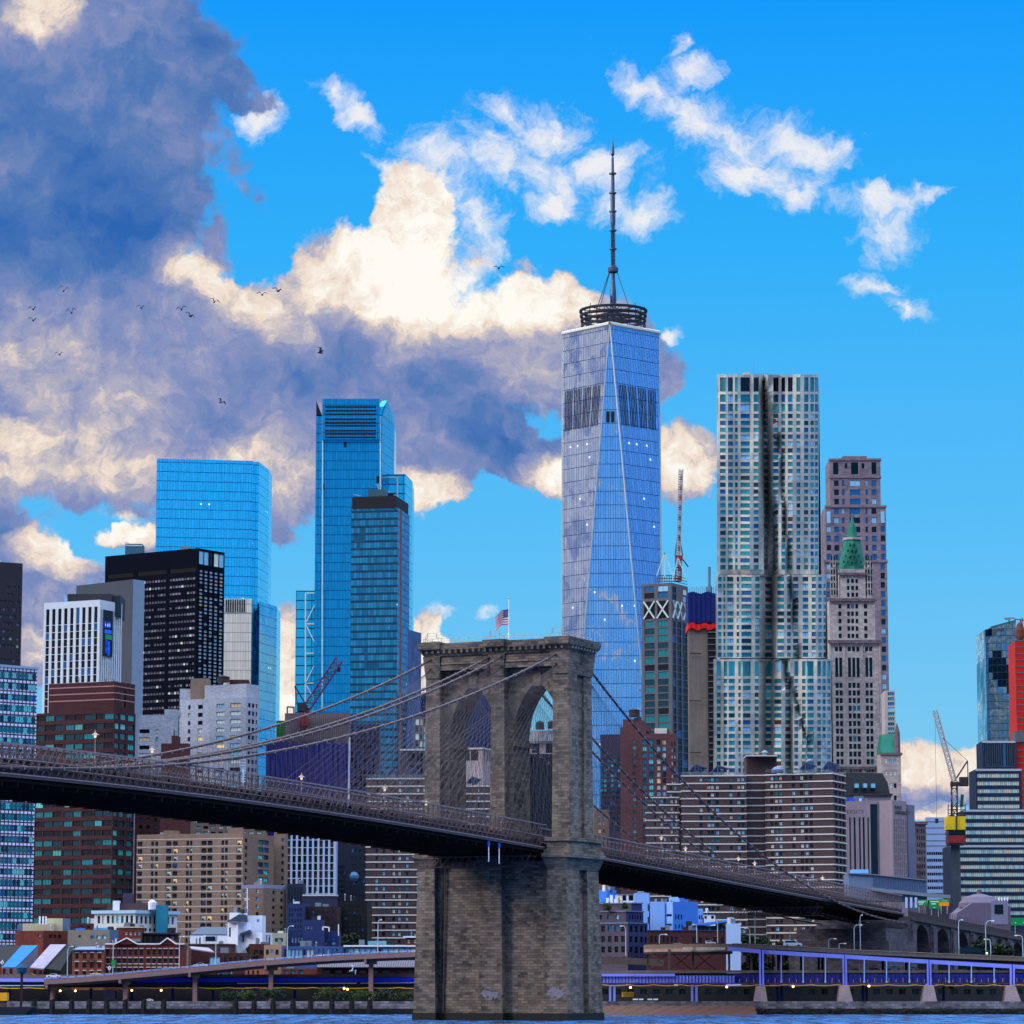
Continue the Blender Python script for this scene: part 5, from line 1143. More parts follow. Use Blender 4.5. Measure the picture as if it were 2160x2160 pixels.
# tarpaulin building
M_tarp = mat('tarpaulin_blue', (.02, .06, .36), .6, var=.4, scale=.06, streak=.5); M_rib = mat('brown_ribbed_cladding', (.36, .30, .32), .8, var=.12, streak=.5)
bx = Box_(601, 737, 740, 1504, 1360, 3)
B = bld('scaffolded_building', 'building wrapped in ribbed brown sheets above and bright blue tarpaulin below', bx, M_rib, fin=True)
b = MB()
for x in range(604, 737, 4): seg(x, 1508, x, 1560, 1359.6, .16, b, 0)
part('rib', b, mat('rib_pale', (.45, .40, .42), .8, var=0), B.o)
b = MB(); p0 = P(560, 1760, 1357); n = 26
for i in range(n):
    xa, xb = 560+177*i/n, 560+177*(i+1)/n; top = 1567 if i > 5 else 1560; o_ = .8*(i % 2)
    a_, c_ = P(xa, 1700, 1357), P(xb, 1700, 1357); zt = zat(xa, top+3*math.sin(i*2.1), 1357); b.obox(Vector((a_.x, 1356+o_, 3)), Vector((c_.x-a_.x, .8 if i % 2 == 0 else -.8, 0)), Vector((0, 12, 0)), Vector((0, 0, zt-3)))
part('tarpaulin', b, M_tarp, B.o, label='bright blue tarpaulin')
b = MB(); seg(737.5, 1555, 735, 1700, 1355, .5, b); part('corner_pole', b, F_pale, B.o)
bx = Box_(738, 800, 801, 1527, 1420, 3)
bld('office_building', 'dark indigo glass office block right of the blue tarpaulin, behind the suspender wires', bx, mat('indigo_panel', (.07, .11, .26), .5, var=.25, scale=.1), [dict(r=(1533, 13, 9, 14), c=(740, 798, 9, .8), pal='dark', s='n', skip=.3)])
bx = Box_(583, 601, 602, 1520, 1380, 3, w2=14); bld('building', 'slim block with green netting left of the ribbed brown sheets', bx, mat('green_net', (.14, .34, .16), .9, var=.2))
# crawler crane on its roof
def luffer(name, label, base, foot, mast, jib, cj, mats_, d, hook=None, aframe=None, wj=2.0):
    t = thing(name, label, 'crane', P(*base, d)); b = MB(); lattice(b, P(*base, d), P(*mast, d), 2.2, .28, max(3, int((P(*mast, d)-P(*base, d)).length/2.5)), 0, 1); part('mast', b, mats_[:2], t)
    b = MB(); lattice(b, P(*mast, d), P(*jib, d), wj, .24, max(6, int((P(*jib, d)-P(*mast, d)).length/2.2)), 0, 1); part('jib', b, [mats_[2], mats_[1]], t)
    b = MB(); a_, c_ = P(mast[0], mast[1]+4, d), P(*cj, d); x0, x1 = sorted((a_.x-1.5, c_.x)); b.box(x0, x1, d-1.6, d+1.6, a_.z-1.2, a_.z+.4); b.box(x1-3.4 if cj[0] > mast[0] else x0, x1 if cj[0] > mast[0] else x0+3.4, d-1.8, d+1.8, a_.z-.9, a_.z+2.4); part('counter_jib', b, mats_[3], t)
    if aframe:
        b = MB(); b.bar(P(*mast, d), P(*aframe, d), .4); b.bar(P(*cj, d), P(*aframe, d), .25); b.bar(P(*aframe, d), P(*mast, d).lerp(P(*jib, d), .62), .12); part('a_frame', b, mats_[3], t)
    if hook: b = MB(); b.bar(P(*jib, d), P(*hook, d), .07); c_ = P(*hook, d); b.box(c_.x-.6, c_.x+.6, d-.6, d+.6, c_.z-1.2, c_.z+.6); part('hook', b, mats_[3], t)
    return t
Mpur = mat('crane_purple', (.34, .12, .32), .6, var=.2)
luffer('crane', 'maroon and purple luffing crane rising from the ribbed brown building', (645, 1505), 0, (648, 1492), (716, 1391), (628, 1490), [Mcr, Mcd, Mpur, Mcd], 1364, hook=(715, 1411), aframe=(622, 1447), wj=3.0)
b = MB(); seg(606, 1505, 606, 1491, 1364, .4, b); seg(606, 1491, 620, 1492, 1364, .4, b); seg(620, 1505, 620, 1491, 1364, .4, b); lattice(b, P(640, 1530, 1358), P(640, 1505, 1358), 3, .3, 4); solo('steel_gantry', b, Mcr, 'red steel hoist frame on the left roof corner of the ribbed brown building', 'frame')
# ================================================================= behind the stone tower
bx = Box_(868, 1046, 1047, 1463, 1800, 3); B = bld('office_building', 'dark blue glass block seen through the left arch of the stone tower', bx, CNAVY); 
b = MB(); seg(868, 1462, 900, 1462, 1798, .6, b); part('coping', b, M_band, B.o)
bx = Box_(873, 910, 911, 1512, 1600, 3); bld('building', 'pale building with large cream windows squeezed between blue tower and stone tower', bx, mat('pale_frame', (.30, .30, .34), .8), [dict(r=(1516, 15.5, 13, 5), c=[(876, 884), (886, 891), (893, 898)], pal='flatlit', s='p')])
bx = Box_(845, 905, 906, 1580, 1400, 3); bld('building', 'dark fronted building with lit coping just left of the stone tower', bx, mat('mauve_dark', (.22, .20, .28), .8, var=.2), [dict(r=(1588, 26, 18, 2), c=[(864, 876), (880, 892)], pal='black', s='dv')], cornice=(.6, .3), trim=[M_band])
M_conb = mat('weathered_concrete', (.62, .56, .58), .85, var=.25, scale=.15, streak=.5)
bx = Box_(965, 1018, 1050, 1577, 1350, 20)
bld('building', 'weathered lilac concrete building framed by the left arch of the stone tower', bx, M_conb, [dict(r=(1582, 60, 22, 1), c=[(978, 991), (993, 1009)], pal='dark', s='dv')], [dict(r=(1584, 30, 20, 1), c=(1020, 1046, 5, .5), pal='dark', s='n')], cornice=(.6, .5), trim=[M_band])
bx = Box_(1108, 1190, 1191, 1541, 1500, 3); B = bld('building', 'pale striped roofed building with two water tanks seen in the right arch', bx, M_conb, [dict(r=(1568, 40, 20, 1), c=[(1122, 1138), (1151, 1168)], pal='black', s='n')])
b = MB()
for x in range(1110, 1190, 4): seg(x, 1543, x-1, 1563, 1498.5, .35, b)
part('cladding_rib', b, F_pale, B.o)
tank(1139, 1519, 1545, 18, 1496, 'rooftop water tank in the right arch, the left one of two'); tank(1163, 1519, 1543, 16, 1498, 'rooftop water tank in the right arch, the right one of two')
bx = Box_(1116, 1195, 1196, 1590, 1420, 3); bld('office_building', 'tall navy ribbed block filling the lower right arch of the stone tower', bx, mat('navy_rib', (.05, .07, .17), .6, var=.2, streak=.6), [dict(r=(1596, 200, 160, 1), c=(1118, 1190, 10, .7), pal='black', s='n')])
bx = Box_(1104, 1115, 1116, 1560, 1400, 3, w2=8); bld('stair_tower', 'slim pale blue grey shaft beside the navy ribbed block in the right arch', bx, mat('shaft_blue_grey', (.40, .46, .62), .8, var=.15))
# ================================================================= brown banded apartment estate
random.seed(41)
ESG = 'brown brick apartment slabs with white floor lines'
def estate(label, xl, xc, xr, yt, d, winc, winr=(), a=3, n=24, p=16.0, bulk=None, y0=None):
    bx = Box_(xl, xc, xr, yt, d, a); f = [dict(r=(yt+5, p, 8.5, n), c=winc, pal='flat', s='dv', skip=.08)]; r = [dict(r=(yt+5, p, 8.5, n), c=winr, pal='dark', s='dv')] if winr else ()
    B = bld('apartment_block', label, bx, M_brown, f, r, fin=False, cat='apartment block', group=ESG)
    for i in range(n):
        z = bx.zy(yt+p*i)
        if z > 5: B.band(bx.L, bx.U, bx.W1, z-.42, .42, .18); B.band(bx.C, bx.V, bx.W2, z-.42, .42, .18)
    dk = [(a_-1.6, b_+1.6) for a_, b_ in winc]
    B.done([M_brown], [M_band]); return B
SD = 1200
def pairs(xs, w_=7): return [(x, x+w_) for x in xs]
E0 = estate('lower brown banded slab left of the main pair, behind the bridge wires', 1362, 1432, 1434, 1681, SD+4, pairs([1379, 1393, 1400, 1414, 1423], 5))
E0b = estate('short brown banded block rising between the wires and the main slab', 1407, 1438, 1440, 1653, SD+12, pairs([1412, 1422], 5))
E1 = estate('left slab of the main brown banded pair with solar racks on its roof', 1437, 1573, 1576, 1635, SD, pairs([1475, 1491.5, 1499, 1509.5, 1538, 1554.5, 1563], 6.5))
E2 = estate('recessed middle block of the brown banded pair with tall plant box', 1574, 1613, 1615, 1634, SD+6, [])
E3 = estate('right slab of the main brown banded pair with shadowed right flank', 1614, 1756, 1783, 1630, SD-6, pairs([1624, 1633, 1642, 1670, 1687, 1696.5, 1707], 6.5), [(1760, 1765), (1769, 1773), (1776, 1780)], a=22)
roofbox(E2, 1575, 1639, 1594, 1637, SD+4, 14, M_brown); b = MB(); a_ = P(1574, 1595, SD+3.5); c_ = P(1640, 1593, SD+3.5); b.box(a_.x, c_.x, SD+3.4, SD+18.3, a_.z, c_.z); part('coping', b, M_band, E2.o)
b = MB(); c = P(1613, 1594, SD+8); b.lathe(c, [(.9, 0), (.9, 1), (1.4, 1.1), (.4, 1.9), (0, 2)], 10); part('roof_vent', b, F_steel, E2.o)
E4 = estate('brown banded slab left of the stone tower, half hidden by the deck', 773, 925, 927, 1641, SD, pairs([793, 808, 829, 841, 857, 879, 893], 5.5))
E5 = estate('brown banded slab seen low through the left arch of the stone tower', 975, 1040, 1042, 1657, SD+20, pairs([985, 995, 1008], 3))
M_rack = mat('solar_rack', (.36, .42, .55), .5, .3, 0)
def rack(x0, x1, yb, yt, d, label):
    """slanted solar rack: a sloping lattice on posts"""
    b = MB(); n = 5
    for k in range(n+1):
        t = k/n; p = P(x0+(x1-x0)*.45*t*0+x0*0+(x1-x0)*t, yb, d); 
    lo0, lo1 = P(x0, yb, d), P(x0+(x1-x0)*.55, yb, d+6); hi0, hi1 = P(x0+(x1-x0)*.45, yt, d), P(x1, yt+(yb-yt)*.35, d+6)
    for t in (0, .33, .66, 1): b.bar(lo0.lerp(hi0, t), lo1.lerp(hi1, t), .14); 
    for t in (0, .25, .5, .75, 1): b.bar(lo0.lerp(lo1, t), hi0.lerp(hi1, t), .14); q_ = hi0.lerp(hi1, t); b.bar(q_, Vector((q_.x, q_.y, lo0.z)), .14); q2 = lo0.lerp(hi0, .5).lerp(lo1.lerp(hi1, .5), t); b.bar(q2, Vector((q2.x, q2.y, lo0.z)), .1)
    b.face([lo0.lerp(hi0, .25), lo1.lerp(hi1, .25), lo1.lerp(hi1, .95), lo0.lerp(hi0, .95)])
    return solo('solar_rack', b, M_rack, label, 'solar rack', 'slanted solar racks on the brown apartment roofs')
for q_ in [(1445, 1492, 1635, 1612, SD+2, 'solar rack at the far left roof end of the main brown slab'), (1494, 1538, 1635, 1614, SD+2, 'solar rack in the middle of the left slab roof'), (1680, 1722, 1630, 1607, SD-3, 'solar rack right of centre on the right slab roof'),
           (1728, 1770, 1630, 1605, SD-3, 'solar rack at the right roof corner of the main brown slab'), (787, 812, 1641, 1622, SD+2, 'solar rack on the slab left of the stone tower, left one'), (812, 840, 1641, 1620, SD+2, 'solar rack on the slab left of the stone tower, middle one'), (845, 885, 1641, 1618, SD+2, 'solar rack on the slab left of the stone tower, beside the granite'), (978, 1016, 1657, 1638, SD+22, 'solar rack seen through the left arch')]: rack(*q_)
for B_, x0, x1, y, d_ in ((E1, 1438, 1573, 1635, SD-.1), (E3, 1616, 1756, 1630, SD-5), (E4, 774, 900, 1641, SD)):
    b = MB(); n = int((x1-x0)/6)
    for i in range(n+1): seg(x0+(x1-x0)*i/n, y, x0+(x1-x0)*i/n, y-6, d_+1, .09, b)
    seg(x0, y-6, x1, y-6, d_+1, .08, b); seg(x0, y-3, x1, y-3, d_+1, .06, b); part('roof_rail', b, F_steel, B_.o)
b = MB(); c = P(1640, 1627, SD-2); b.lathe((c.x, c.y, c.z-.6), [(2.2, 0), (2.2, 1.2), (1.3, 2.1), (0, 2.4)], 14); part('roof_dome', b, M_rack, E3.o)
# ================================================================= right of the stone tower
random.seed(51)
bxs = [Box_(1266, 1310, 1311, 1549, 1420, 3), ]
bld('office_building', 'office block with plain dark top and teal window rows just right of the stone tower', bxs[0], mat('dark_mauve_box', (.20, .17, .25), .8, var=.15), [dict(r=(1600, 10.6, 7, 7), c=(1258, 1309, 7, .8), pal='teal', s='dv'), dict(r=(1668, 11, 8, 8), c=(1258, 1309, 9, .8), pal='dark', s='d')])
bx = Box_(1252, 1284, 1285, 1708, 1330, 3); bld('apartment_building', 'tan brick building with three small windows beside the stone tower', bx, M_tan, [dict(r=(1717, 16, 8, 8), c=[(1262, 1267), (1272, 1275)], pal='flatlit', s='dh')])
bxs = [Box_(1308, 1360, 1362, 1532, 1300, 8), Box_(1314, 1352, 1374, 1517, 1302, 8), Box_(1349, 1427, 1428, 1547, 1296, 2)]; bxs[1].z0 = bxs[0].z1; 
f = {0: [dict(r=(1560, 13.6, 7, 16), c=[(1334, 1341)], pal='teal', s='dh')], 1: [], 2: [dict(r=(1560, 13.6, 10.5, 16), c=[(1355, 1364), (1368, 1378)], pal='teal', s='dv'), dict(r=(1560, 13.6, 11, 16), c=[(1385, 1393), (1397, 1405)], pal='flatlit', s='d3'), dict(r=(1565, 13.6, 8, 16), c=[(1416, 1419), (1421.5, 1424.5)], pal='flatlit', s='d')]}
B = bld('apartment_tower', 'red brick apartment tower with stepped top behind the falling cables', bxs, M_brick2b if 0 else blocks('plum_brick', (.38, .24, .25), .9, .35, .04, .3, col2=(.28, .17, .19), big=.05, bump=0), f, {})
roofbox(B, 1382, 1407, 1536, 1549, 1300, 8, mat('cream_box', (.74, .70, .66), .8))
tank(1338, 1493, 1518, 24, 1303, 'water tank on top of the red brick apartment tower')
# ---- dark mansard and university building
M_pace = mat('smooth_limestone', (.52, .46, .50), .85, var=.18, scale=.06, streak=.4); M_pd = mat('slate_mansard', (.05, .08, .11), .7, var=.25, scale=.2)
b = MB(); A_ = P(1782, 1678, 1500); B_ = P(1878, 1678, 1500); C_ = P(1786, 1629, 1504); D_ = P(1861, 1631, 1504)
b.extr([A_, B_, P(1872, 1650, 1502), D_, C_], (0, 26, 0)); 
BM_ = thing('mansard_building', 'dark slate mansard roofed block between brown slab and gothic tower', 'building', (A_.x+8, 1510, 2.6)); part('roof', b, M_pd, BM_)
b = MB(); b.box(A_.x-.5, P(1880, 1690, 1500).x, 1499, 1526, 2.6, A_.z-.02); part('wall', b, M_pace, BM_); b = MB(); b.box(A_.x-1, P(1882, 1690, 1500).x, 1498, 1527, A_.z-.02, A_.z+.8); part('cornice', b, M_brown, BM_)
for x in (1807, 1825, 1842):
    b = MB(); c = P(x, 1662, 1499); b.box(c.x-.8, c.x+.8, c.y-1.2, c.y+3, c.z, c.z+1.9); part('dormer', b, GBL, BM_)
bx = Box_(1783, 1851, 1852, 1690, 1320, 2); f = [dict(r=(1724, 200, 170, 1), c=[(1791, 1794), (1800, 1804), (1811, 1814.5), (1819, 1823), (1829, 1832)], pal='black', s='n'), dict(r=(1696, 300, 200, 1), c=[(1835.5, 1850.5)], pal='dark', s='n')]
B = bld('university_building', 'smooth grey stone university building with slim upright windows and cut lettering', bx, M_pace, f, fin=False, rec=.6)
bw_ = Box_(1851, 1882, 1912, 1688, 1316, 42); B.facade(bw_.L, bw_.U, bw_.W1, 2.6, bw_.z1, [], 0); 
rr = rects(bw_, 'r', [dict(r=(1727, 15, 13, 9), c=(1884, 1911, 7, .4), pal='flatlit', s='n')]); rr = [(*x[:5], random.choice(['black', 'black', 'flatlit'])) for x in rr]
B.facade(bw_.C, bw_.V, bw_.W2, 2.6, bw_.z1, rr, 0)
for p, q_ in ((bw_.R, bw_.Bk), (bw_.Bk, bw_.L)): B.w.face([(p.x, p.y, 2.6), (q_.x, q_.y, 2.6), (q_.x, q_.y, bw_.z1), (p.x, p.y, bw_.z1)], 0)
B.w.face([(p.x, p.y, bw_.z1) for p in bw_.pts], 0); B.done([M_pace])
M_letter = mat('cut_letters', (.20, .17, .18), .8, var=0)
def text(body, size, org, U, N_, parent, nm='lettering', m_=None, ext=.06, align='RIGHT'):
    cu = bpy.data.curves.new(nm, 'FONT'); cu.body = body; cu.size = size; cu.extrude = ext; cu.align_x = align
    o = bpy.data.objects.new(nm, cu); COL.objects.link(o); dg = bpy.context.evaluated_depsgraph_get(); me = bpy.data.meshes.new_from_object(o.evaluated_get(dg)); bpy.data.objects.remove(o); bpy.data.curves.remove(cu)
    me.materials.clear(); me.materials.append(m_ or M_letter); o = bpy.data.objects.new(nm, me); COL.objects.link(o)
    if parent: o.parent = parent; o.location = Vector(org)-parent.location
    else: o.location = org
    o.rotation_euler = (math.pi/2, 0, math.atan2(U.y, U.x)); return o
c = P(1823, 1716.5, 1318); text('PACE UNIVERSITY', 2.3, Vector((c.x, 1317.6, c.z)), bx.U, 0, B.o)
uu = (bw_.ur(1886)); Nn = bw_.V.cross(Zv); oo = bw_.C+bw_.V*uu+Nn*.3; text('PACE\nUNIVERSITY', 2.0, Vector((oo.x, oo.y, bw_.zy(1706))), bw_.V, 0, B.o, align='LEFT')
roofbox(B, 1786, 1800, 1683, 1692, 1326, 5, M_bluep); roofbox(B, 1803, 1822, 1679, 1691, 1326, 5, M_rack)
bx = Box_(1912, 1914, 1929, 1697, 1345, 30, w1=6); bld('building', 'dark narrow slab with pale flank right of the university building', bx, mat('near_black', (.07, .08, .12), .8), flank=mat('slate_skylit2', (.40, .42, .52), .7, var=.1))
bx = Box_(1930, 1953, 1954, 1733, 1480, 2); bld('ornate_building', 'small ornate brown stone building right of the university building', bx, lime_d, [dict(r=(1748, 15, 9, 10), c=(1932, 1951, 4, .5), pal='dark', s='dh')], cornice=(1.2, .8), trim=[lime_d])
bx = Box_(1953, 2004, 2005, 1724, 1560, 2)
B = bld('office_building', 'pale blue grey office block with white bands left of the yellow wrapped core', bx, mat('pale_blue_panel', (.52, .60, .76), .6, var=.08), [dict(r=(1797, 14.5, 6.5, 8), c=[(1954+i*4.5, 1957.8+i*4.5) for i in range(11)], pal='dark', s='n')], fin=False)
for y in (1734, 1747, 1760, 1774, 1785): B.band(bx.L, bx.U, bx.W1, bx.zy(y), .35, .1)
B.done([mat('pale_blue_panel', (.5, .5, .5))], [M_gr])
# ---- slim core with yellow wrap, and its crane
d = 1330; bxs = [Box_(2005, 2023, 2026, 1780, d, 10, w2=8), Box_(2000, 2036, 2037, 1722, d-2, 2, w2=10)]; bxs[1].z0 = zat(2018, 1782, d)
B = bld('core_tower', 'slim grey building core with yellow wrapped working platforms beneath the tower crane', bxs, mat('core_grey', (.24, .25, .30), .8, var=.2), {}, {})
My = mat('yellow_sheet', (.80, .66, .06), .7, var=.12, scale=.5)
def pxbox(x0, x1, y0, y1, d, dep, m_, nme='panel', par=None, lab=None, tf=0):
    b = MB(); a_, c_ = P(x0, y1, d), P(x1, y0, d); b.box(a_.x, c_.x, d, d+dep, a_.z, c_.z); return part(nme, b, m_, par, label=lab)
pxbox(1999.5, 2036.5, 1722, 1750, d-2.4, 11, My, 'yellow_sheet', B.o); pxbox(2001, 2036, 1752, 1760, d-2.3, 10.6, GK, 'platform', B.o); pxbox(2002, 2035, 1762, 1778, d-2.3, 10.6, Mcr, 'platform', B.o)
b = MB()
for x in (2000, 2009, 2018, 2027, 2036): seg(x, 1696, x, 1722, d-2, .22, b); seg(x, 1696, x, 1722, d+8, .2, b)
for y in (1700, 1708, 1716): seg(2000, y, 2036, y, d-2, .2, b)
part('open_frame', b, Mcd, B.o); b = MB(); seg(2017.5, 1722, 2017.5, 1752, d-2.6, .35, b); part('post', b, Mcd, B.o)
luffer('crane', 'white luffing tower crane standing above the yellow wrapped core', (2013, 1722), 0, (2013, 1648), (1972, 1499), (2042, 1648), [Mcd, Mcw, Mcw, Mcd], d, hook=(1976, 1730), aframe=(2041, 1605), wj=1.7)
b = MB(); seg(2028, 1702, 2030, 1676, d, .8, b); solo('placing_boom', b, mat('boom_green', (.06, .28, .22), .6, var=.1), 'short dark green boom sticking up beside the tower crane mast', 'boom')
# ---- stepped glass block at the right
strp = curtain('curtain_stepped_wall', (.20, .24, .40), 1.0, 3, .2, .2, line=(.35, .38, .48), rough=.3, metal=.2, var=.15, lit=0)
d = 1380; spec = [(2005, 2200, 1783, d-6, 0, 1792, 9), (2033, 2190, 1708, d-3, 1, 1719, 5), (2058, 2154, 1622, d, 2, 1632, 6), (2072, 2141, 1563, d+3, 3, 1623, 0)]
bxs = []; f = {}
for xl, xr, yt, dd, i, y0, n in spec:
    b0 = Box_(xl, xr, xr+1, yt, dd, 1, w2=30-i*3)
    if bxs: b0.z0 = bxs[-1].z1
    bxs.append(b0); w_ = 3.6; m_ = int((xr-xl-4)/4.4); f[i] = [dict(r=(y0, 16.2, 8.3, n), c=[(xl+3+k*4.4, xl+3+k*4.4+3.9) for k in range(m_)], pal='stripe', s='n')] if n else [dict(r=(1567, 60, 50, 1), c=(xl+2, xr-2, 14, .8), pal='dark', s='s')]
B = bld('stepped_office_block', 'stepped office block with cream and navy window stripes at the lower right', bxs, mat('navy_spandrel', (.08, .11, .22), .5, var=.1), f, {}, cornice=(.8, .15), trim=[mat('edge_pale', (.60, .62, .66), .7, var=.05)], rec=.15)
d = 1900
pl, z0, z1 = prism_px([(2075, d+8), (2078, d+3), (2084, d), (2143, d-4)], 1330)
B = thing('curved_glass_tower', 'dark mirrored tower with rounded left edge and slanting top at the right', 'skyscraper', centre(pl)); CM = curtain('curtain_dark_mirror', (.46, .60, .68), 2.6, 4.2, .16, .35, line=(.10, .16, .20), rough=.04, metal=.9, var=.1, tilt=.03, wave=.5, lit=.002, dark=(.04, .16, .26), dfrac=.56)
b = MB(); b.prism([*pl, (pl[-1][0], d+40), (pl[0][0], d+40)], z0, z1); part('curtain_wall', b, CM, B)
b = MB(); b.extr([P(2078, 1331, d+3), P(2143, 1331, d-3), P(2143, 1307, d-3), P(2092, 1321, d+1)], (0, 38, 0)); part('slanting_crown', b, CM, B)
b = MB(); seg(2120, 1307, 2138, 1303, d+5, .5, b); seg(2128, 1312, 2130, 1303, d+5, .6, b); seg(2118, 1304, 2140, 1304, d+5, .4, b); part('roof_cradle', b, F_steel, B)
d = 1560; M_redm = mat('red_mesh', (.66, .09, .06), .8, var=.25, scale=.3)
bx = Box_(2141, 2200, 2201, 1352, d, 1, w2=25); B = bld('scaffolded_tower', 'tower wrapped in bright red mesh with grey floor edges at the right border', bx, M_redm, bands=(1352, 13.6, 36, .45), trim=[M_gr])
pxbox(2141.5, 2200, 1543, 1565, d-.6, 10, M_gr, 'floor_deck', B.o); pxbox(2141.2, 2146, 1566, 1900, d-.7, 5, mat('scaffold_maroon', (.34, .10, .12), .8, var=.2), 'scaffold', B.o)
b = MB(); c = P(2152, 1352, d+4); b.lathe((c.x, c.y, c.z), [(1.6, 0), (2.2, 2), (2.2, 5), (1.4, 8), (.6, 9)], 10); seg(2140, 1306, 2166, 1309, d+4, .3, b); seg(2152, 1306, 2156, 1330, d+4, .3, b); seg(2156, 1303, 2156, 1352, d+4, .35, b); solo('crane_tip', b, M_rust, 'rust red crane head on top of the red mesh tower', 'hoist')
# ================================================================= approach viaduct and anchorage behind the side span
random.seed(61)
M_mas = blocks('approach_masonry', (.36, .34, .38), 1.6, .8, .05, .5, col2=(.20, .19, .22), big=.06)
AV = thing('masonry_viaduct', 'dark stone approach viaduct with deep arches carrying the bridge road ashore', 'viaduct', BC+Vector((math.sin(BA)*270, math.cos(BA)*270, 2.6)), -BA)
ye, ze = edge_solve(2160, 1972, 13)
def az_(y): return 28.4+(ze-28.4)*(y-245)/(ye-245)
def lw(mb): mb.v = [tuple(BM @ Vector(p)) for p in mb.v]; return mb
b = MB(); y = 244.0; first = True
while y < ye+60:
    pier = 4.5; span = 15.0; z_ = az_(y)
    wallbox(-14, 14, y, y+pier, 2.6, z_-2.2, m=b)
    wallbox(-14.7, 14.7, y+.4, y+pier-.4, 2.6, z_-3.2, m=b)
    n = 12; r = span/2; sp_ = max(4, z_-2.4-r-1)
    for i in range(n):
        a, c = y+pier+span*i/n, y+pier+span*(i+1)/n; fz = lambda q_: sp_+math.sqrt(max(0, r*r-(q_-(y+pier+r))**2))
        za, zc = fz(a), fz(c)
        for x in (-13.6, 13.6):
            pts = [(x, a, za), (x, c, zc), (x, c, az_(c)-2.2), (x, a, az_(a)-2.2)]; b.face(pts if x > 0 else pts[::-1], 0, [(p[1], p[2]) for p in (pts if x > 0 else pts[::-1])])
        b.face([(-13.6, a, za), (13.6, a, za), (13.6, c, zc), (-13.6, c, zc)], 0)
    for i in range(2): wallbox(-13.6, 13.6, y+pier-.01 if i == 0 else y+pier+span, y+pier if i == 0 else y+pier+span+.01, 2.6, sp_, m=b)
    b.face([(-13.6, y+pier, 2.62), (13.6, y+pier, 2.62), (13.6, y+pier, sp_), (-13.6, y+pier, sp_)])
    y += pier+span
Y9 = y; part('arcade', lw(b), M_mas, AV)
b = MB(); 
for k in range(30):
    a, c = 244+(Y9-244)*k/30, 244+(Y9-244)*(k+1)/30; b.obox(Vector((-14.3, a, az_(a)-2.2)), Vector((28.6, 0, 0)), Vector((0, c-a, az_(c)-az_(a))), Vector((0, 0, 1.0)))
part('cornice', lw(b), mat('viaduct_cornice', (.26, .22, .24), .85, var=.2), AV)
b = MB()
for x in (14, 5, -5, -14):
    for k in range(30):
        a, c = 244+(Y9-244)*k/30, 244+(Y9-244)*(k+1)/30; b.obox(Vector((x-.2, a, az_(a)-1.2)), Vector((.4, 0, 0)), Vector((0, c-a, az_(c)-az_(a))), Vector((0, 0, 1.5)))
for k in range(int((Y9-244)/2.4)): a = 244+k*2.4; b.bar((14, a, az_(a)), (14, a, az_(a)+1.6), .08)
part('parapet', lw(b), M_iron_d, AV)
b = MB(); wallbox(-15, 15, 222, 244, 2.6, 20, m=b); wallbox(-13.5, 13.5, 224, 244, 20, 23.5, m=b); lw(b)
solo('anchorage', b, M_mas, 'massive dark stone anchorage block under the landward end of the deck', 'anchorage')
# ================================================================= elevated riverside highway
M_par = mat('parapet_concrete', (.40, .34, .30), .9, var=.3, scale=.25, streak=.5); M_vio = mat('violet_steel', (.52, .54, .90), .5, .1, var=.15, scale=.3); M_viod = mat('violet_steel_deep', (.13, .13, .48), .6, .1, var=.2, scale=.3)
M_vblue = mat('bright_blue_steel', (.08, .16, .85), .5, .1, var=.15); M_brst = mat('brown_steel', (.30, .25, .24), .8, var=.3, scale=.4); M_ramp = mat('ramp_rose_concrete', (.50, .38, .38), .85, var=.15, scale=.3)
M_undk = mat('dark_soffit', (.10, .09, .10), .9, var=.2); M_ylw = mat('yellow_hose', (.80, .62, .15), .6, var=0); M_rail_b = mat('rail_pale_blue', (.60, .68, .86), .5, var=.05)
D = 893.0
def ribbon(b, pts, h0, h1, d, dep, mi=0):
    """strip along pixel polyline pts (x, y), h0 px above and h1 px below the line, pushed dep metres deep"""
    for (x0, y0), (x1, y1) in zip(pts[:-1], pts[1:]):
        a, c, e, g_ = P(x0, y0+h1, d), P(x1, y1+h1, d), P(x1, y1-h0, d), P(x0, y0-h0, d)
        q_ = [v+Vector((0, dep, 0)) for v in (a, c, e, g_)]; b.face([a, c, e, g_], mi, [(v.x, v.z) for v in (a, c, e, g_)]); b.face([q_[1], q_[0], q_[3], q_[2]], mi); b.face([g_, e, q_[2], q_[3]], mi); b.face([q_[0], q_[1], c, a], mi)
    for (x, y), s_ in ((pts[0], 1), (pts[-1], -1)):
        a, g_ = P(x, y+h1, d), P(x, y-h0, d); q_ = [a, g_, g_+Vector((0, dep, 0)), a+Vector((0, dep, 0))]; b.face(q_ if s_ > 0 else q_[::-1], mi)
def ribbon_part(nme, pts, h0, h1, d, dep, m_, par, lab=None): b = MB(); ribbon(b, pts, h0, h1, d, dep); return part(nme, b, m_, par, label=lab)
HW = thing('elevated_highway', 'two level riverside highway with violet steel girders right of the stone tower', 'highway', (P(1700, 2070, D).x, D+6, 2.6))
top = [(1545, 1991), (1606, 1993), (1700, 1998), (1800, 2004), (1960, 2011), (2200, 2021)]
ribbon_part('upper_parapet', [(x, y) for x, y in top], 0, 8.6+0, D, .5, M_par, HW); b = MB(); ribbon(b, top, -8.0, 14, D+.6, 15); part('upper_deck', b, M_undk, HW)
gir = [(1535, 1996.5), (1606, 2003), (1700, 2009), (1782, 2013.5), (1960, 2024.5), (2200, 2038)]; ribbon_part('upper_girder', gir, 0, 8.4, D-.5, .9, M_vio, HW)
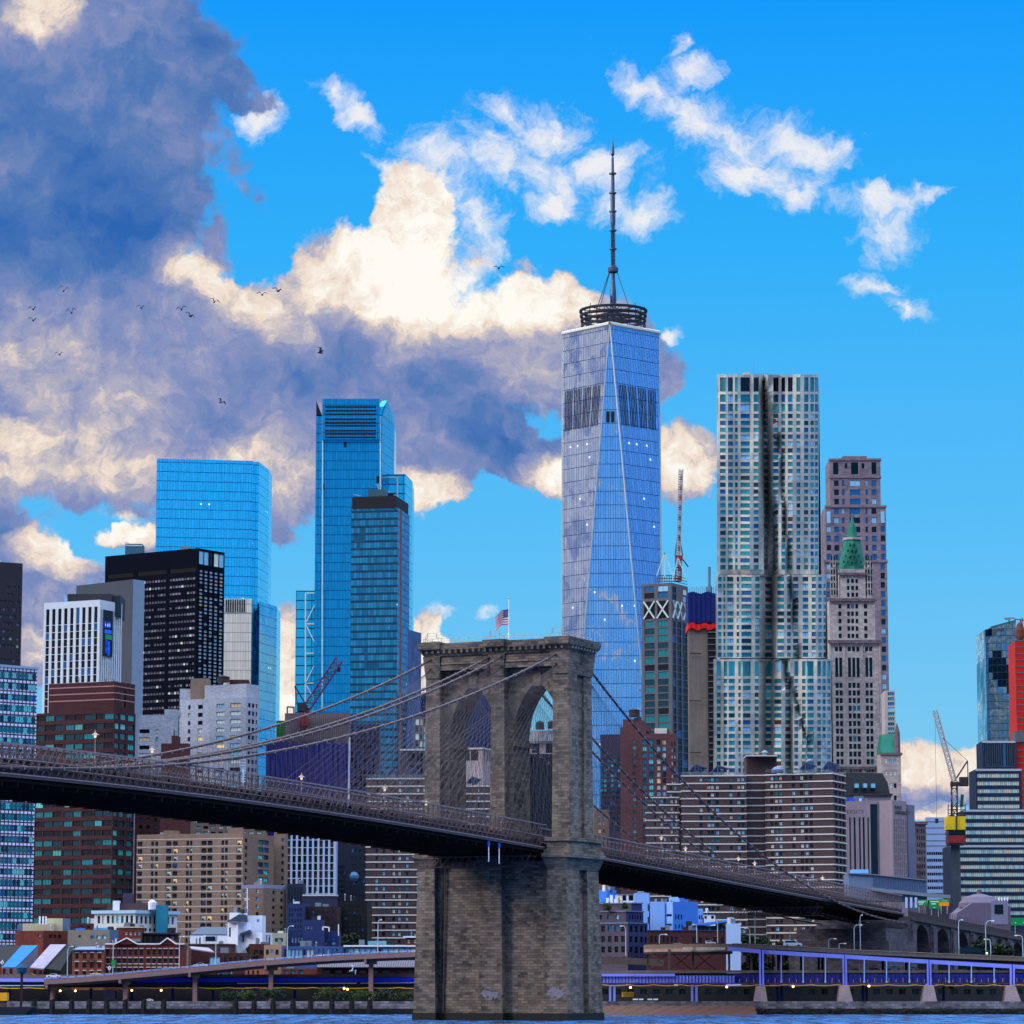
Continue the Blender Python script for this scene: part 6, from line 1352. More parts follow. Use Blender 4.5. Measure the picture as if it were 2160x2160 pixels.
ribbon_part('upper_parapet_rim', [(x, y-1) for x, y in top], .3, .9, D-.15, .8, mat('rim_pale', (.56, .50, .46), .9, var=.1), HW)
# curved end of the upper deck
def arcpts(r, z): return None
b = MB(); cxp = 1545; p_c = P(1545, 1991, D); n = 20; Rx = p_c.x-P(1366, 1991, D).x; zt = p_c.z; Ry = 26
arc = [Vector((p_c.x-Rx*math.sin(math.pi*i/n/2*1.0), D+Ry-Ry*math.cos(math.pi*i/n/2), 0)) for i in range(n+1)]
arc2 = arc+[Vector((arc[-1].x+6*math.sin(k*.5), arc[-1].y+6*k, 0)) for k in range(1, 5)]
for a, c in zip(arc2[:-1], arc2[1:]):
    for z0, z1, mi in ((zt-1.15, zt, 0), (zt-2.0, zt-1.15, 1)): b.face([(c.x, c.y, z0), (a.x, a.y, z0), (a.x, a.y, z1), (c.x, c.y, z1)], mi, [(a.x+a.y, z0)]*4)
    b.face([(c.x, c.y, zt-2.6), (a.x, a.y, zt-2.6), (a.x, a.y, zt-2.0), (c.x, c.y, zt-2.0)], 2)
b.face([(v.x, v.y, zt-2.6) for v in arc]+[(p_c.x, D+Ry, zt-2.6)], 2); b.face([(v.x, v.y, zt-.9) for v in arc]+[(p_c.x, D+Ry, zt-.9)], 2)
part('curved_end', b, [M_par, mat('panel_rose', (.56, .44, .40), .85, var=.35, scale=.25), M_undk], HW)
for x0, x1, c_ in ((1440, 1461, (.74, .68, .62)), (1468, 1530, (.70, .68, .60))): pxbox(x0, x1, 1998, 2004, D-.2+ (0 if x0 > 1461 else 2.2), .3, mat('worn_white_panel_%d' % x0, c_, .9, var=.3, scale=.8), 'worn_panel', HW)
low = [(1266, 2052), (2200, 2050)]
b = MB(); ribbon(b, [(1266, 2047), (2200, 2046)], 0, 5.5, D+.2, .5); part('lower_parapet', b, M_par, HW)
b = MB(); ribbon(b, [(1266, 2053), (2200, 2052)], 0, 23, D+.6, 16); part('lower_deck', b, M_undk, HW)
b = MB(); ribbon(b, [(1266, 2053.5), (1424, 2053.5)], 0, 6, D-.9, 1.2); part('lower_girder', b, M_vio, HW)
b = MB(); ribbon(b, [(1266, 2058), (1550, 2058)], 0, 15, D-.3, .5)
for x in range(1270, 1552, 7): seg(x, 2058, x, 2073, D-.35, .13, b, 1)
part('lower_web', b, [M_vio, M_viod], HW)
b = MB(); ribbon(b, [(1550, 2055), (2200, 2054)], 0, 18, D+.1, .4)
for x in range(1556, 2200, 9): seg(x, 2055, x, 2073, D+.05, .1, b, 1)
part('lower_web', b, [M_viod, M_undk], HW)
b = MB(); ribbon(b, [(1266, 2073), (2200, 2073)], 0, 2.0, D-.5, .5)
for x in range(1560, 2200, 15): seg(x, 2072, x, 2063 if x % 2 else 2066, D-.6, .07, b, 1)
part('service_walk', b, [M_brst, M_ylw], HW)
for x, w_, yt in ((1606.5, 9, 2003), (1782, 8, 2014), (1960, 8, 2025), (2135.5, 9, 2034)):
    col = MB(); a, c = P(x-w_/2, 2079, D-1.0), P(x+w_/2, yt, D-1.0); w3 = (c.x-a.x)
    col.box(a.x, a.x+w3*.38, D-1.1, D-.3, a.z, c.z, 0); col.box(c.x-w3*.38, c.x, D-1.1, D-.3, a.z, c.z, 0); col.box(a.x+w3*.38, c.x-w3*.38, D-.9, D-.4, a.z, c.z, 1); part('column', col, [M_vio, M_viod], HW)
for x, yt in ((1648, 2012), (1694, 2015), (1741, 2018), (1823, 2022), (1870, 2025), (1918, 2028), (2002, 2034), (2049, 2036), (2097, 2039)):
    b = MB(); seg(x, yt, x, 2072, D-.6, .19, b, 0); seg(x, 2069, x, 2073, D-.6, .34, b, 0); part('post', b, M_rail_b if x != 1648 else M_vio, HW)
for x in (1642, 1735, 1862, 1912, 2045, 2093): b = MB(); seg(x, 2013, x, 2072, D+13, .5, b, 0); part('post', b, M_viod, HW)
for x in (1366, 1412, 1462, 1538, 1585, 1630, 1690, 1727): b = MB(); seg(x, 2002, x, 2047, D+(24 if x < 1400 else 8 if x < 1500 else 2 if x < 1600 else 15), .42, b, 0); part('post', b, M_brst, HW)
b = MB()
for x0, x1 in ((1368, 1412), (1413, 1461), (1463, 1510)):
    for q_ in ((x0, 2008, x1, 2046), (x0, 2046, x1, 2008)): seg(*q_, D+14, .16, b, 0)
part('wind_bracing', b, M_brst, HW)
for x0, x1, x2, x3 in ((1596, 1614, 1591, 1620), (1771, 1791, 1768, 1801), (1949, 1970, 1945, 1978), (2122, 2142, 2119, 2156)):
    b = MB(); t0, t1, u0, u1 = P(x0, 2080, D-2), P(x1, 2080, D-2), P(x2, 2118, D-3), P(x3, 2118, D-3)
    f1 = [u0, u1, t1, t0]; b.face(f1); bk = [v+Vector((0, 5, 0)) for v in f1]; b.face(bk[::-1]); b.face([f1[1], bk[1], bk[2], f1[2]]); b.face([bk[0], f1[0], f1[3], bk[3]]); b.face([f1[3], f1[2], bk[2], bk[3]])
    part('pedestal', b, mat('pedestal_granite', (.56, .48, .50), .85, var=.3, scale=.3, bump=.5), HW)
for x in (1287, 1296, 1460, 1469): b = MB(); seg(x, 2076, x, 2112, D+.4, .42, b); part('column', b, M_vio, HW)
for x in (1640, 1648, 1820, 1828, 1990): b = MB(); seg(x, 2076, x, 2112, D+11, .45, b); part('column', b, M_viod, HW)
def hose(x0, x1, y, d, sag, stp, label):
    b = MB(); x = x0
    while x < x1:
        for k in range(4):
            t0, t1 = k/4, (k+1)/4; seg(x+stp*t0, y+sag*4*t0*(1-t0), x+stp*t1, y+sag*4*t1*(1-t1), d, .13, b)
        x += stp
    solo('hose', b, M_ylw, label, 'hose')
hose(1270, 2160, 2077, D-1.6, 2.4, 55, 'long sagging yellow hose strung beneath the violet girders right of the tower')
hose(0, 876, 2083, 901, 2.0, 60, 'long sagging yellow hose strung beneath the blue girders left of the tower')
# ---- left: blue lower road and the rose concrete ramp
LH = thing('elevated_highway', 'low blue steel highway running behind the rose concrete ramp, left of the tower', 'highway', (P(440, 2070, 908).x, 912, 2.6)); d = 905
b = MB(); ribbon(b, [(-40, 2056), (97, 2056), (880, 2055)], 0, 7, d+.3, .5); part('parapet', b, M_par, LH)
b = MB(); ribbon(b, [(-40, 2063), (880, 2062)], 0, 20, d+.8, 15); part('deck', b, M_undk, LH)
b = MB(); ribbon(b, [(-40, 2063.5), (97, 2063.5)], 0, 7.5, d-.6, .8); ribbon(b, [(97, 2064), (880, 2062.5)], 0, 8.5, d-.4, .7, 1); part('girder', b, [M_vio, M_vblue], LH)
b = MB(); ribbon(b, [(-40, 2071), (880, 2070.5)], 0, 9, d+.2, .5); part('web', b, mat('navy_steel', (.03, .05, .30), .6, var=.2), LH)
b = MB(); ribbon(b, [(-40, 2078), (93, 2078)], 0, 2, d-.6, .4); ribbon(b, [(500, 2073.5), (752, 2073.0)], 0, 1.8, d-.6, .4); ribbon(b, [(760, 2073), (880, 2072)], 0, 1.8, d-.6, .4); part('pipe', b, M_rail_b, LH)
for x in range(20, 880, 86): b = MB(); seg(x, 2075, x, 2112, d+6, .5, b); part('column', b, M_viod, LH)
RD = 897.0; RP = [(93, 2067), (160, 2063.5), (240, 2057.5), (320, 2050), (400, 2042.5), (480, 2034.5), (560, 2027), (640, 2021), (720, 2016), (800, 2012), (880, 2009)]
RM = thing('highway_ramp', 'curving rose concrete ramp rising to the right on broad piers, left of the tower', 'ramp', (P(480, 2060, RD).x, RD+5, 2.6))
ribbon_part('girder', RP, 1, 9.5, RD, .8, M_ramp, RM); b = MB(); ribbon(b, RP, -2.0, 15, RD+1.0, 9); part('deck', b, M_brst, RM)
for h in (2.6, 4.6): ribbon_part('guard_rail', [(x, y-h) for x, y in RP], .5, .5, RD+.2, .15, M_rail_b, RM)
b = MB()
for (x0, y0), (x1, y1) in zip(RP[:-1], RP[1:]):
    for i in range(4): x = x0+(x1-x0)*i/4; y = y0+(y1-y0)*i/4; seg(x, y-6, x, y-1, RD+.3, .16, b)
part('rail_post', b, mat('post_blue', (.20, .28, .52), .6, var=0), RM)
for x, w_ in ((109, 8), (264, 10), (411, 10), (571, 9.5), (782, 10)):
    yr = [y0+(y1-y0)*(x-x0)/(x1-x0) for (x0, y0), (x1, y1) in zip(RP[:-1], RP[1:]) if x0 <= x <= x1][0]+14
    b = MB(); a, c = P(x-w_/2, 2118, RD+2.5), P(x+w_/2, yr, RD+2.5); b.box(a.x, c.x, RD+2.5, RD+6, a.z, c.z); pr = part('pier', b, M_ramp, RM)
    b = MB(); a, c = P(x-13, yr+7, RD+1.2), P(x+11, yr-1, RD+1.2); b.box(a.x, c.x, RD+1.2, RD+8, a.z, c.z); part('cap', b, M_brst, pr)
    b = MB(); a, c = P(x-14, yr+5, RD-.6), P(x-9, yr-3, RD-.6); b.box(a.x, c.x, RD-.6, RD+1.1, a.z, c.z); part('bearing_block', b, M_ramp, pr)
b = MB(); ribbon(b, [(1262, 2018), (1330, 2020), (1400, 2024)], 0, 14, 935, 10); solo('ramp', b, M_brst, 'dark brown ramp passing behind the curved end of the violet highway', 'ramp')
# ================================================================= shore
M_sea = blocks('sea_wall_stone', (.52, .49, .52), 1.4, .7, .06, .6, col2=(.20, .20, .22), big=.2); M_seal = mat('tidal_dark_stone', (.055, .055, .06), .8, var=.4, scale=.5, bump=.8)
b = MB(); xs0, xs1 = -2500, 2500
b.face([(xs0, DS, .9), (xs1, DS, .9), (xs1, DS, 3.4), (xs0, DS, 3.4)], 0, [(0, .9), (5000, .9), (5000, 3.4), (0, 3.4)]); b.face([(xs0, DS-.5, -2), (xs1, DS-.5, -2), (xs1, DS-.5, 1.5), (xs0, DS-.5, 1.5)], 1); b.face([(xs0, DS-.5, 1.5), (xs1, DS-.5, 1.5), (xs1, DS, 1.5), (xs0, DS, 1.5)], 1); b.face([(xs0, DS, 3.4), (xs1, DS, 3.4), (xs1, DS+1, 3.4), (xs0, DS+1, 3.4)], 0); b.face([(xs1, DS+1, 2), (xs0, DS+1, 2), (xs0, DS+1, 3.4), (xs1, DS+1, 3.4)], 0)
solo('sea_wall', b, [M_sea, M_seal], 'long stained stone sea wall at the water edge along the whole shore', 'wall', base=(0, DS, 0))
M_sand = mat('brown_sand', (.34, .22, .18), .95, var=.3, scale=.6, bump=.6)
b = MB(); n = 40; X0, X1 = P(1262, 2130, 870).x, P(1600, 2130, 870).x
def sz(i, k): t = k/6; y = DS-.6-t*15*(1-.35*abs(i/n-.3)); return Vector((X0+(X1-X0)*i/n, y, 2.3-2.7*t+.18*math.sin(i*1.7+k*2.1)*(1-t)))
for i in range(n):
    for k in range(6): b.face([sz(i, k+1), sz(i+1, k+1), sz(i+1, k), sz(i, k)])
struct('beach', b, M_sand)
b = MB(); random.seed(5)
for i in range(420):
    px = random.uniform(1540, 2165); c = P(px, 2130, DS-1.2); r = random.uniform(.25, .8); c.z = random.uniform(-.1, 1.3); c.y -= random.random()*1.5; k = [Vector((random.uniform(.7, 1)*r*math.cos(a), random.uniform(.7, 1)*r*.6*math.sin(a), 0)) for a in (0, 1.2, 2.5, 3.7, 5)]
    tp = c+Vector((0, 0, r*.7))
    for j in range(5): b.face([c+k[j], c+k[(j+1) % 5], tp+k[(j+1) % 5]*.4, tp+k[j]*.4])
    b.face([tp+v*.4 for v in k])
o = part('rubble', b, M_seal); o['kind'] = 'stuff'
M_pile = mat('timber_pile', (.10, .09, .10), .9, var=.3, scale=1, bump=.6)
PG = 'timber dolphins standing along the sea wall'; nearest = ['left end, next to the brown steel post', 'second from the left', 'third from the left', 'fourth from the left', 'fifth from the left', 'sixth from the left', 'seventh from the left', 'eighth from the left', 'eighth from the tower', 'seventh from the tower', 'sixth from the tower', 'fifth from the tower', 'fourth from the tower', 'third from the tower', 'second from the tower', 'next to the tower']
for k, x in enumerate((72, 110, 151, 188, 225, 264, 303, 345, 497, 536, 576, 618, 655, 700, 742, 780)):
    b = MB(); a = P(x, 2137, DS-2)
    for dx, dy in ((-.35, 0), (.35, .1), (0, -.4)):
        b.bar((a.x+dx*1.3, a.y+dy, -1.5), (a.x+dx, a.y+dy, 3.9+dx*.4), .34, 0, 8)
    b.box(a.x-.75, a.x+.75, a.y-.6, a.y+.4, 2.2, 2.6)
    solo('timber_dolphin', b, M_pile, 'dark timber dolphin at the sea wall, '+nearest[k], 'dolphin', PG)
pxbox_ = lambda nme, lab, cat, x0, x1, y0, y1, d, dep, m_: (lambda b: solo(nme, b, m_, lab, cat))((lambda b, a, c: (b.box(a.x, c.x, d, d+dep, a.z, c.z), b)[1])(MB(), P(x0, y1, d), P(x1, y0, d)))
t = thing('work_barge', 'dark low work barge with yellow cabin at the lower left edge', 'barge', (P(10, 2137, 872).x, 873, -.3))
b = MB(); a, c = P(-40, 2140, 866), P(66, 2124, 866); b.extr([(a.x, 866, -.3), (c.x-2, 866, -.3), (c.x, 866, c.z-.3), (c.x, 866, c.z), (a.x, 866, c.z)], (0, 12, 0)); part('hull', b, mat('barge_hull', (.06, .07, .12), .7, var=.2), t)
pxbox(-20, 15, 2094, 2111, 868, 3, mat('barge_yellow', (.85, .58, .03), .6, var=.12), 'cabin', t); pxbox(-20, 12, 2111, 2125, 868.4, 2, M_brst, 'frame', t)
b = MB(); seg(46.5, 2050, 44, 2126, 867, .42, b); solo('steel_post', b, mat('post_maroon', (.16, .07, .09), .8, var=.2), 'tall dark maroon steel post rising in front of the ramp at the left', 'post')
b = MB(); a = P(46, 2046, 867); b.lathe(a, [(0, -1.2), (1.2, -.6), (1.5, .6), (.5, 1.5), (0, 1.6)], 10)
solo('float', b, mat('teal_float', (.08, .25, .36), .8, var=.3), 'teal bundle on top of the tall maroon post', 'bundle')
# dark quayside behind the columns
b = MB()
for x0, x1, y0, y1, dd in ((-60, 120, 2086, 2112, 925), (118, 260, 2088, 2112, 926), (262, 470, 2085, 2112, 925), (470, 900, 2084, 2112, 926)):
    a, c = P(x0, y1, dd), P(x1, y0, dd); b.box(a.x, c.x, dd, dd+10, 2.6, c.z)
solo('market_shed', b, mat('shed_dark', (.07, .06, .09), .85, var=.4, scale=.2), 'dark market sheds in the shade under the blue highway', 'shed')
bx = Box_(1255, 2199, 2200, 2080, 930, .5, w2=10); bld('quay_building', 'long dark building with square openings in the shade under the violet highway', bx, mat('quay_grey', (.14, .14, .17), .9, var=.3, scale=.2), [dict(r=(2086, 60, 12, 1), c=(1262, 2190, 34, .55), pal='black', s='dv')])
# ================================================================= lamps, signs
M_post = mat('galvanised', (.66, .70, .74), .5, .3, 0)
def street_lamp(x, y0, y1, d, arm, label, grp='street lamps along the riverside highway', dbl=False):
    base = P(x, y1, d); h = P(x, y0, d).z-base.z; t = thing('street_lamp', label, 'street lamp', base, 0, grp)
    b = MB(); b.bar((0, 0, 0), (0, 0, h*.82), .13, 0, 6); pts = [Vector((0, 0, h*.82)), Vector((arm*.12, 0, h*.93)), Vector((arm*.45, 0, h*.99)), Vector((arm, 0, h))]
    for p, q_ in zip(pts[:-1], pts[1:]): b.bar(p, q_, .10, 0, 5)
    part('pole', b, M_post, t, world=False)
    b = MB(); b.box(min(arm, arm*1.5), max(arm, arm*1.5), -.25, .25, h-.18, h+.12); part('lamp_head', b, M_white, t, world=False)
for a_ in [(142, 1996, 2058, 899, 1.0, 'street lamp on the ramp in front of the small brick house'), (378, 1975, 2042, 899, .9, 'street lamp on the ramp at the right end of the gabled brick row'), (455, 1975, 2035, 899, -.2, 'plain pole street lamp on the ramp before the brown house'),
           (606, 1953, 2021, 899, 1.1, 'street lamp on the ramp in front of the dark blue house'), (797, 1940, 2009, 899, .7, 'street lamp on the ramp in front of the brown banded slab'), (238, 1985, 2055, 899, -.2, 'slim pole with green sign in front of the gabled brick row'),
           (1320, 1953, 2016, 938, -1.0, 'street lamp right of the stone tower before the grey window block'), (1391, 1971, 1991, 896, 1.4, 'short street lamp at the curved end of the violet highway'), (1470, 1950, 1989, 915, -.8, 'street lamp on the violet highway near the brick hall'),
           (1514, 1944, 1989, 915, -.2, 'plain street lamp before the blue slanted roof'), (1593, 1921, 1990, 900, 1.2, 'tall street lamp on the violet highway before the brown slabs'), (1582, 1958, 1990, 925, -1.0, 'dim street lamp behind the tall one before the trees'), (1667, 1964, 1992, 925, .2, 'short street lamp above the white car'),
           (1748, 1980, 1999, 905, 1.4, 'small street lamp under the bridge end, left one'), (1770, 1990, 2001, 905, 1.3, 'smallest street lamp under the bridge end'), (1802, 1951, 2003, 905, 1.5, 'street lamp with long arm joined to a taller lamp'), (1815, 1930, 2004, 900, .5, 'tall street lamp before the dark vault'),
           (2023, 1940, 2013, 900, .8, 'tall street lamp beside the dark coach'), (2080, 1942, 2015, 900, 1.6, 'tall street lamp right of the dark coach'), (2090, 1981, 2017, 925, -1.2, 'shorter street lamp near the dark tree'), (2158, 1973, 2019, 900, -1.4, 'street lamp at the right picture edge')]: street_lamp(*a_)
M_bulb = mat('sodium_bulb', (1, .78, .45), .5, var=0, emit=6); bl = ['far left', 'second from the left', 'behind the gabled row pier', 'left of the second pier', 'left one of the close pair', 'right one of the close pair', 'just right of the tower', 'left of the first pedestal', 'between first and second pedestal', 'between second and third pedestal']
for k, (x, y) in enumerate([(127, 2090), (159, 2090), (278, 2089), (340, 2089), (726, 2085), (733, 2087), (1330, 2083), (1533, 2082), (1673, 2081), (1833, 2080)]):
    b = MB(); c = P(x, y, 901 if x < 900 else D-1.8); b.lathe(c, [(0, -.3), (.28, -.15), (.28, .15), (0, .3)], 8); b.bar(c+Vector((0, 0, .2)), c+Vector((0, 0, .9)), .05, 1); solo('bulkhead_lamp', b, [M_bulb, M_post], 'glowing orange lamp under the highway, '+bl[k], 'lamp', 'glowing lamps under the highway')
Mg = mat('sign_green', (.05, .50, .26), .5, var=.05); Mo = mat('sign_orange', (.90, .52, .05), .5, var=.05)
def sign(x0, x1, y0, y1, d, label, lines, m_=Mg, dy=10):
    a, c = P(x0, y1, d), P(x1, y0, d); t = thing('road_sign', label, 'road sign', ((a.x+c.x)/2, d, a.z-2.5)); b = MB(); b.box(a.x, c.x, d, d+.15, a.z, c.z); part('panel', b, m_, t)
    b = MB(); 
    for u0, u1, v in lines: b.box(a.x+(c.x-a.x)*u0, a.x+(c.x-a.x)*u1, d-.04, d-.01, a.z+(c.z-a.z)*v, a.z+(c.z-a.z)*(v+.10))
    if lines: part('marking', b, M_white, t)
    b = MB()
    for u in (.2, .8): b.bar((a.x+(c.x-a.x)*u, d+.3, a.z-2.5), (a.x+(c.x-a.x)*u, d+.3, a.z+.3), .1)
    part('post', b, M_post, t)
sign(1934, 1956, 1898, 1910, 1085, 'green road sign left of the three signs on the approach viaduct', [(.12, .88, .7), (.12, .7, .45), (.2, .6, .2)]); sign(1960, 1984, 1898, 1917, 1085, 'tall green road sign, middle of the three on the approach viaduct', [(.12, .85, .75), (.2, .6, .5), (.4, .5, .1)]); sign(1981, 2002, 1903, 1911, 1083, 'orange road sign right of the three signs on the approach viaduct', [], Mo)
sign(1981, 2003, 1897, 1903, 1084, 'thin green road sign above the orange one', [(.2, .8, .4)]); sign(2133, 2175, 1936, 1952, 1020, 'large green road sign at the right picture edge', [(.2, .25, .3), (.6, .66, .3)])
def diamond(x, y, r, d, label):
    b = MB(); c = P(x, y, d); b.extr([c+Vector((r, 0, 0)), c+Vector((0, 0, r*1.3)), c+Vector((-r, 0, 0)), c+Vector((0, 0, -r*1.3))], (0, .1, 0)); b.bar(c+Vector((0, .15, -r*3)), c+Vector((0, .15, 0)), .07, 1); b.box(c.x-.08, c.x+.08, c.y-.06, c.y-.01, c.z-r*.6, c.z+r*.6, 2); solo('road_sign', b, [M_white, M_post, GK], label, 'road sign')
diamond(230.5, 2042, .5, 898, 'white diamond road sign on the ramp below the gabled brick row'); diamond(4.5, 2030, .5, 898, 'white diamond road sign at the left picture edge')
b = MB(); c = P(239.5, 2032, 898); b.box(c.x-.5, c.x+.5, 898, 898.1, c.z-.9, c.z+.9); solo('road_sign', b, Mg, 'small green sign hanging on the slim pole before the gabled row', 'road sign')
# ================================================================= vehicles
M_tyre = mat('tyre', (.04, .04, .045), .9, var=0); M_cglass = mat('car_glass', (.05, .08, .12), .1, .2, var=0, spec=.6); M_tail = mat('headlight', (1, .95, .8), .4, var=0, emit=.6)
CARP = {'sedan': ([(0, .35), (0, .75), (.1, .88), (.24, .92), (.36, 1.38), (.62, 1.42), (.80, .98), (.97, .88), (1, .6), (1, .35)], [(.28, .95), (.375, 1.30), (.60, 1.34), (.74, .98)]),
        'suv': ([(0, .4), (0, 1.0), (.05, 1.55), (.10, 1.72), (.62, 1.75), (.78, 1.15), (.97, 1.02), (1, .7), (1, .4)], [(.07, 1.12), (.11, 1.60), (.61, 1.64), (.72, 1.15)]),
        'jeep': ([(0, .45), (0, 1.05), (.02, 1.75), (.50, 1.78), (.58, 1.1), (.98, 1.0), (1, .5)], [(.04, 1.15), (.05, 1.66), (.48, 1.68), (.54, 1.15)])}
CG = {}
def car(x0, x1, y, d, col, label, kind='sedan', face=1):
    a, c = P(x0, y, d), P(x1, y, d); ln = c.x-a.x; k = ln/4.6; t = thing('parked_car' if 0 else 'car', label, 'car', ((a.x+c.x)/2, d+1, a.z), 0 if face > 0 else math.pi, 'cars on the riverside highway'); prof, gl = CARP[kind]
    m_ = mat('car_paint_%s' % col, dict(white=(.88, .88, .90), beige=(.80, .72, .50), taxi=(.85, .62, .08), grey=(.45, .48, .55), blue=(.12, .2, .5), dark=(.08, .09, .12), silver=(.70, .74, .80))[col], .25, .2, var=0, spec=.6)
    key = (col, kind, round(ln, 1))
    if key not in CG:
        w_ = .88*k; b = MB(); b.extr([(-ln/2+p[0]*ln, -w_, p[1]*k) for p in prof], (0, 2*w_, 0)); body = mesh('body', b, [m_])
        b = MB()
        for s_ in (-1, 1): b.face([(-ln/2+p[0]*ln, s_*(w_+.015), p[1]*k) for p in gl]); 
        wins = mesh('side_window', b, [M_cglass]); b = MB(); b.lathe((0, 0, 0), [(0, -.12*k), (.34*k, -.12*k), (.34*k, .12*k), (0, .12*k)], 14); b.v = [(v[0], v[2], v[1]) for v in b.v]; wh = mesh('wheel', b, [M_tyre])
        b = MB(); b.box(-.08, .04, -.22*k, .22*k, -.08*k, .09*k); hl = mesh('headlight', b, [M_tail]); CG[key] = (body, wins, wh, hl, w_)
    body, wins, wh, hl, w_ = CG[key]
    def ch(nme, me, loc=(0, 0, 0)): o = bpy.data.objects.new(nme, me); COL.objects.link(o); o.parent = t; o.location = loc
    ch('body', body); ch('side_window', wins)
    for sx in (-.31, .31):
        for sy in (-1, 1): ch('wheel', wh, (sx*ln, sy*w_*.88, .34*k))
    for sy in (-1, 1): ch('headlight', hl, (ln/2, sy*w_*.65, .68*k))
for a_ in [(97, 127, 2063, 901, 'white', 'white saloon car at the foot of the ramp', 'sedan', -1), (189, 210, 2057, 903, 'beige', 'pale yellow car behind the ramp rail below the small brick house', 'sedan', 1), (407, 436, 2040, 903, 'silver', 'silver saloon car half way up the ramp', 'sedan', 1), (51, 76, 2061, 909, 'taxi', 'yellow taxi on the low road at the left', 'sedan', 1), (5, 25, 2060, 909, 'grey', 'grey car on the low road at the left edge', 'sedan', 1),
           (78, 90, 2061, 910, 'blue', 'blue car behind the yellow taxi', 'sedan', 1), (460, 489, 2058, 907, 'white', 'white estate car passing under the ramp', 'suv', -1), (667, 683, 2017, 903, 'white', 'white car near the top of the ramp', 'sedan', 1), (1489, 1510, 1992, 903, 'white', 'white boxy off road car on the violet highway', 'jeep', 1), (1653, 1692, 1998, 897, 'white', 'large white estate car on the upper violet highway', 'suv', 1),
           (1420, 1438, 1993, 906, 'grey', 'grey car at the curved end of the violet highway', 'sedan', 1), (1566, 1584, 1994, 903, 'blue', 'dark blue car on the upper violet highway', 'sedan', 1), (1834, 1857, 2048, 897, 'dark', 'dark car on the lower violet road beside the second column', 'sedan', 1), (1871, 1902, 2047, 900, 'silver', 'silver car on the lower violet road', 'sedan', -1), (1919, 1938, 2046, 903, 'white', 'white car on the lower violet road', 'suv', 1), (2026, 2041, 2048, 898, 'silver', 'small silver car on the lower violet road at the right', 'sedan', -1), (1797, 1814, 2048, 899, 'dark', 'dark car on the lower violet road beside the first wide column', 'sedan', 1)]: car(*a_)
t = thing('coach', 'long dark coach with white front corner on the upper violet highway', 'bus', P(2054, 2018, 899)); a, c = P(2025, 2018, 898), P(2083, 1998, 898); h = c.z-a.z; ln = c.x-a.x
b = MB(); b.extr([a+Vector((0, 0, .35)), a+Vector((0, 0, h-.4)), a+Vector((.5, 0, h)), a+Vector((ln*.72, 0, h)), a+Vector((ln*.86, 0, h*.82)), a+Vector((ln, 0, h*.38)), a+Vector((ln, 0, .35))][::-1], (0, 2.5, 0)); part('body', b, mat('coach_black', (.03, .035, .05), .2, .3, 0, spec=.6), t)
b = MB(); b.face([a+Vector((ln*.03, -.02, h*.5)), a+Vector((ln*.80, -.02, h*.5)), a+Vector((ln*.70, -.02, h*.88)), a+Vector((ln*.03, -.02, h*.88))]); part('side_window', b, M_cglass, t)
b = MB(); q_ = a+Vector((ln-.5, -.05, .6)); b.box(q_.x, q_.x+.55, q_.y, q_.y+1, q_.z, q_.z+.6); part('headlight', b, M_tail, t)
for x in (.15, .72): b = MB(); b.lathe((0, 0, 0), [(0, -.15), (.5, -.15), (.5, .15), (0, .15)], 14); b.v = [(v[0]+a.x+ln*x, v[2]+a.y+.1, v[1]+a.z+.5) for v in b.v]; part('wheel', b, M_tyre, t)
# ================================================================= low waterfront buildings, left
random.seed(71)
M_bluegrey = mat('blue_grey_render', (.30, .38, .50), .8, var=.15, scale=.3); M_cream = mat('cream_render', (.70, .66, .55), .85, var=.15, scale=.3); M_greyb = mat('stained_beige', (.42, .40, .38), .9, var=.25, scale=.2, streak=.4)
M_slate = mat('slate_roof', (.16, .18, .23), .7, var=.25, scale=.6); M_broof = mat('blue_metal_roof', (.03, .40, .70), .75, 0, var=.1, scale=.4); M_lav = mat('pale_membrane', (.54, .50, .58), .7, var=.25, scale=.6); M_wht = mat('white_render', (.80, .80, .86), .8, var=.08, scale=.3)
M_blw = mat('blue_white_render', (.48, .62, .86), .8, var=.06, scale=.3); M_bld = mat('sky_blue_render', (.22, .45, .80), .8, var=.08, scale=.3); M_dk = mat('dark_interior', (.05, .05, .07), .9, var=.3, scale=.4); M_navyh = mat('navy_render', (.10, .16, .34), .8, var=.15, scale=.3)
def low(name, label, q, yt, d, wall, f=(), r=(), a=4, **k):
    xl, xc, xr = q; w2 = k.pop('w2', 14); bx = Box_(xl, xc, xr, yt, d, a, w2=w2 if xr <= xc+4 else None); return bld(name, label, bx, wall, f, r, **k)
W = lambda y0, p, h, n, c, pal='dark', s='dh', **k: dict(r=(y0, p, h, n), c=c, pal=pal, s=s, **k)
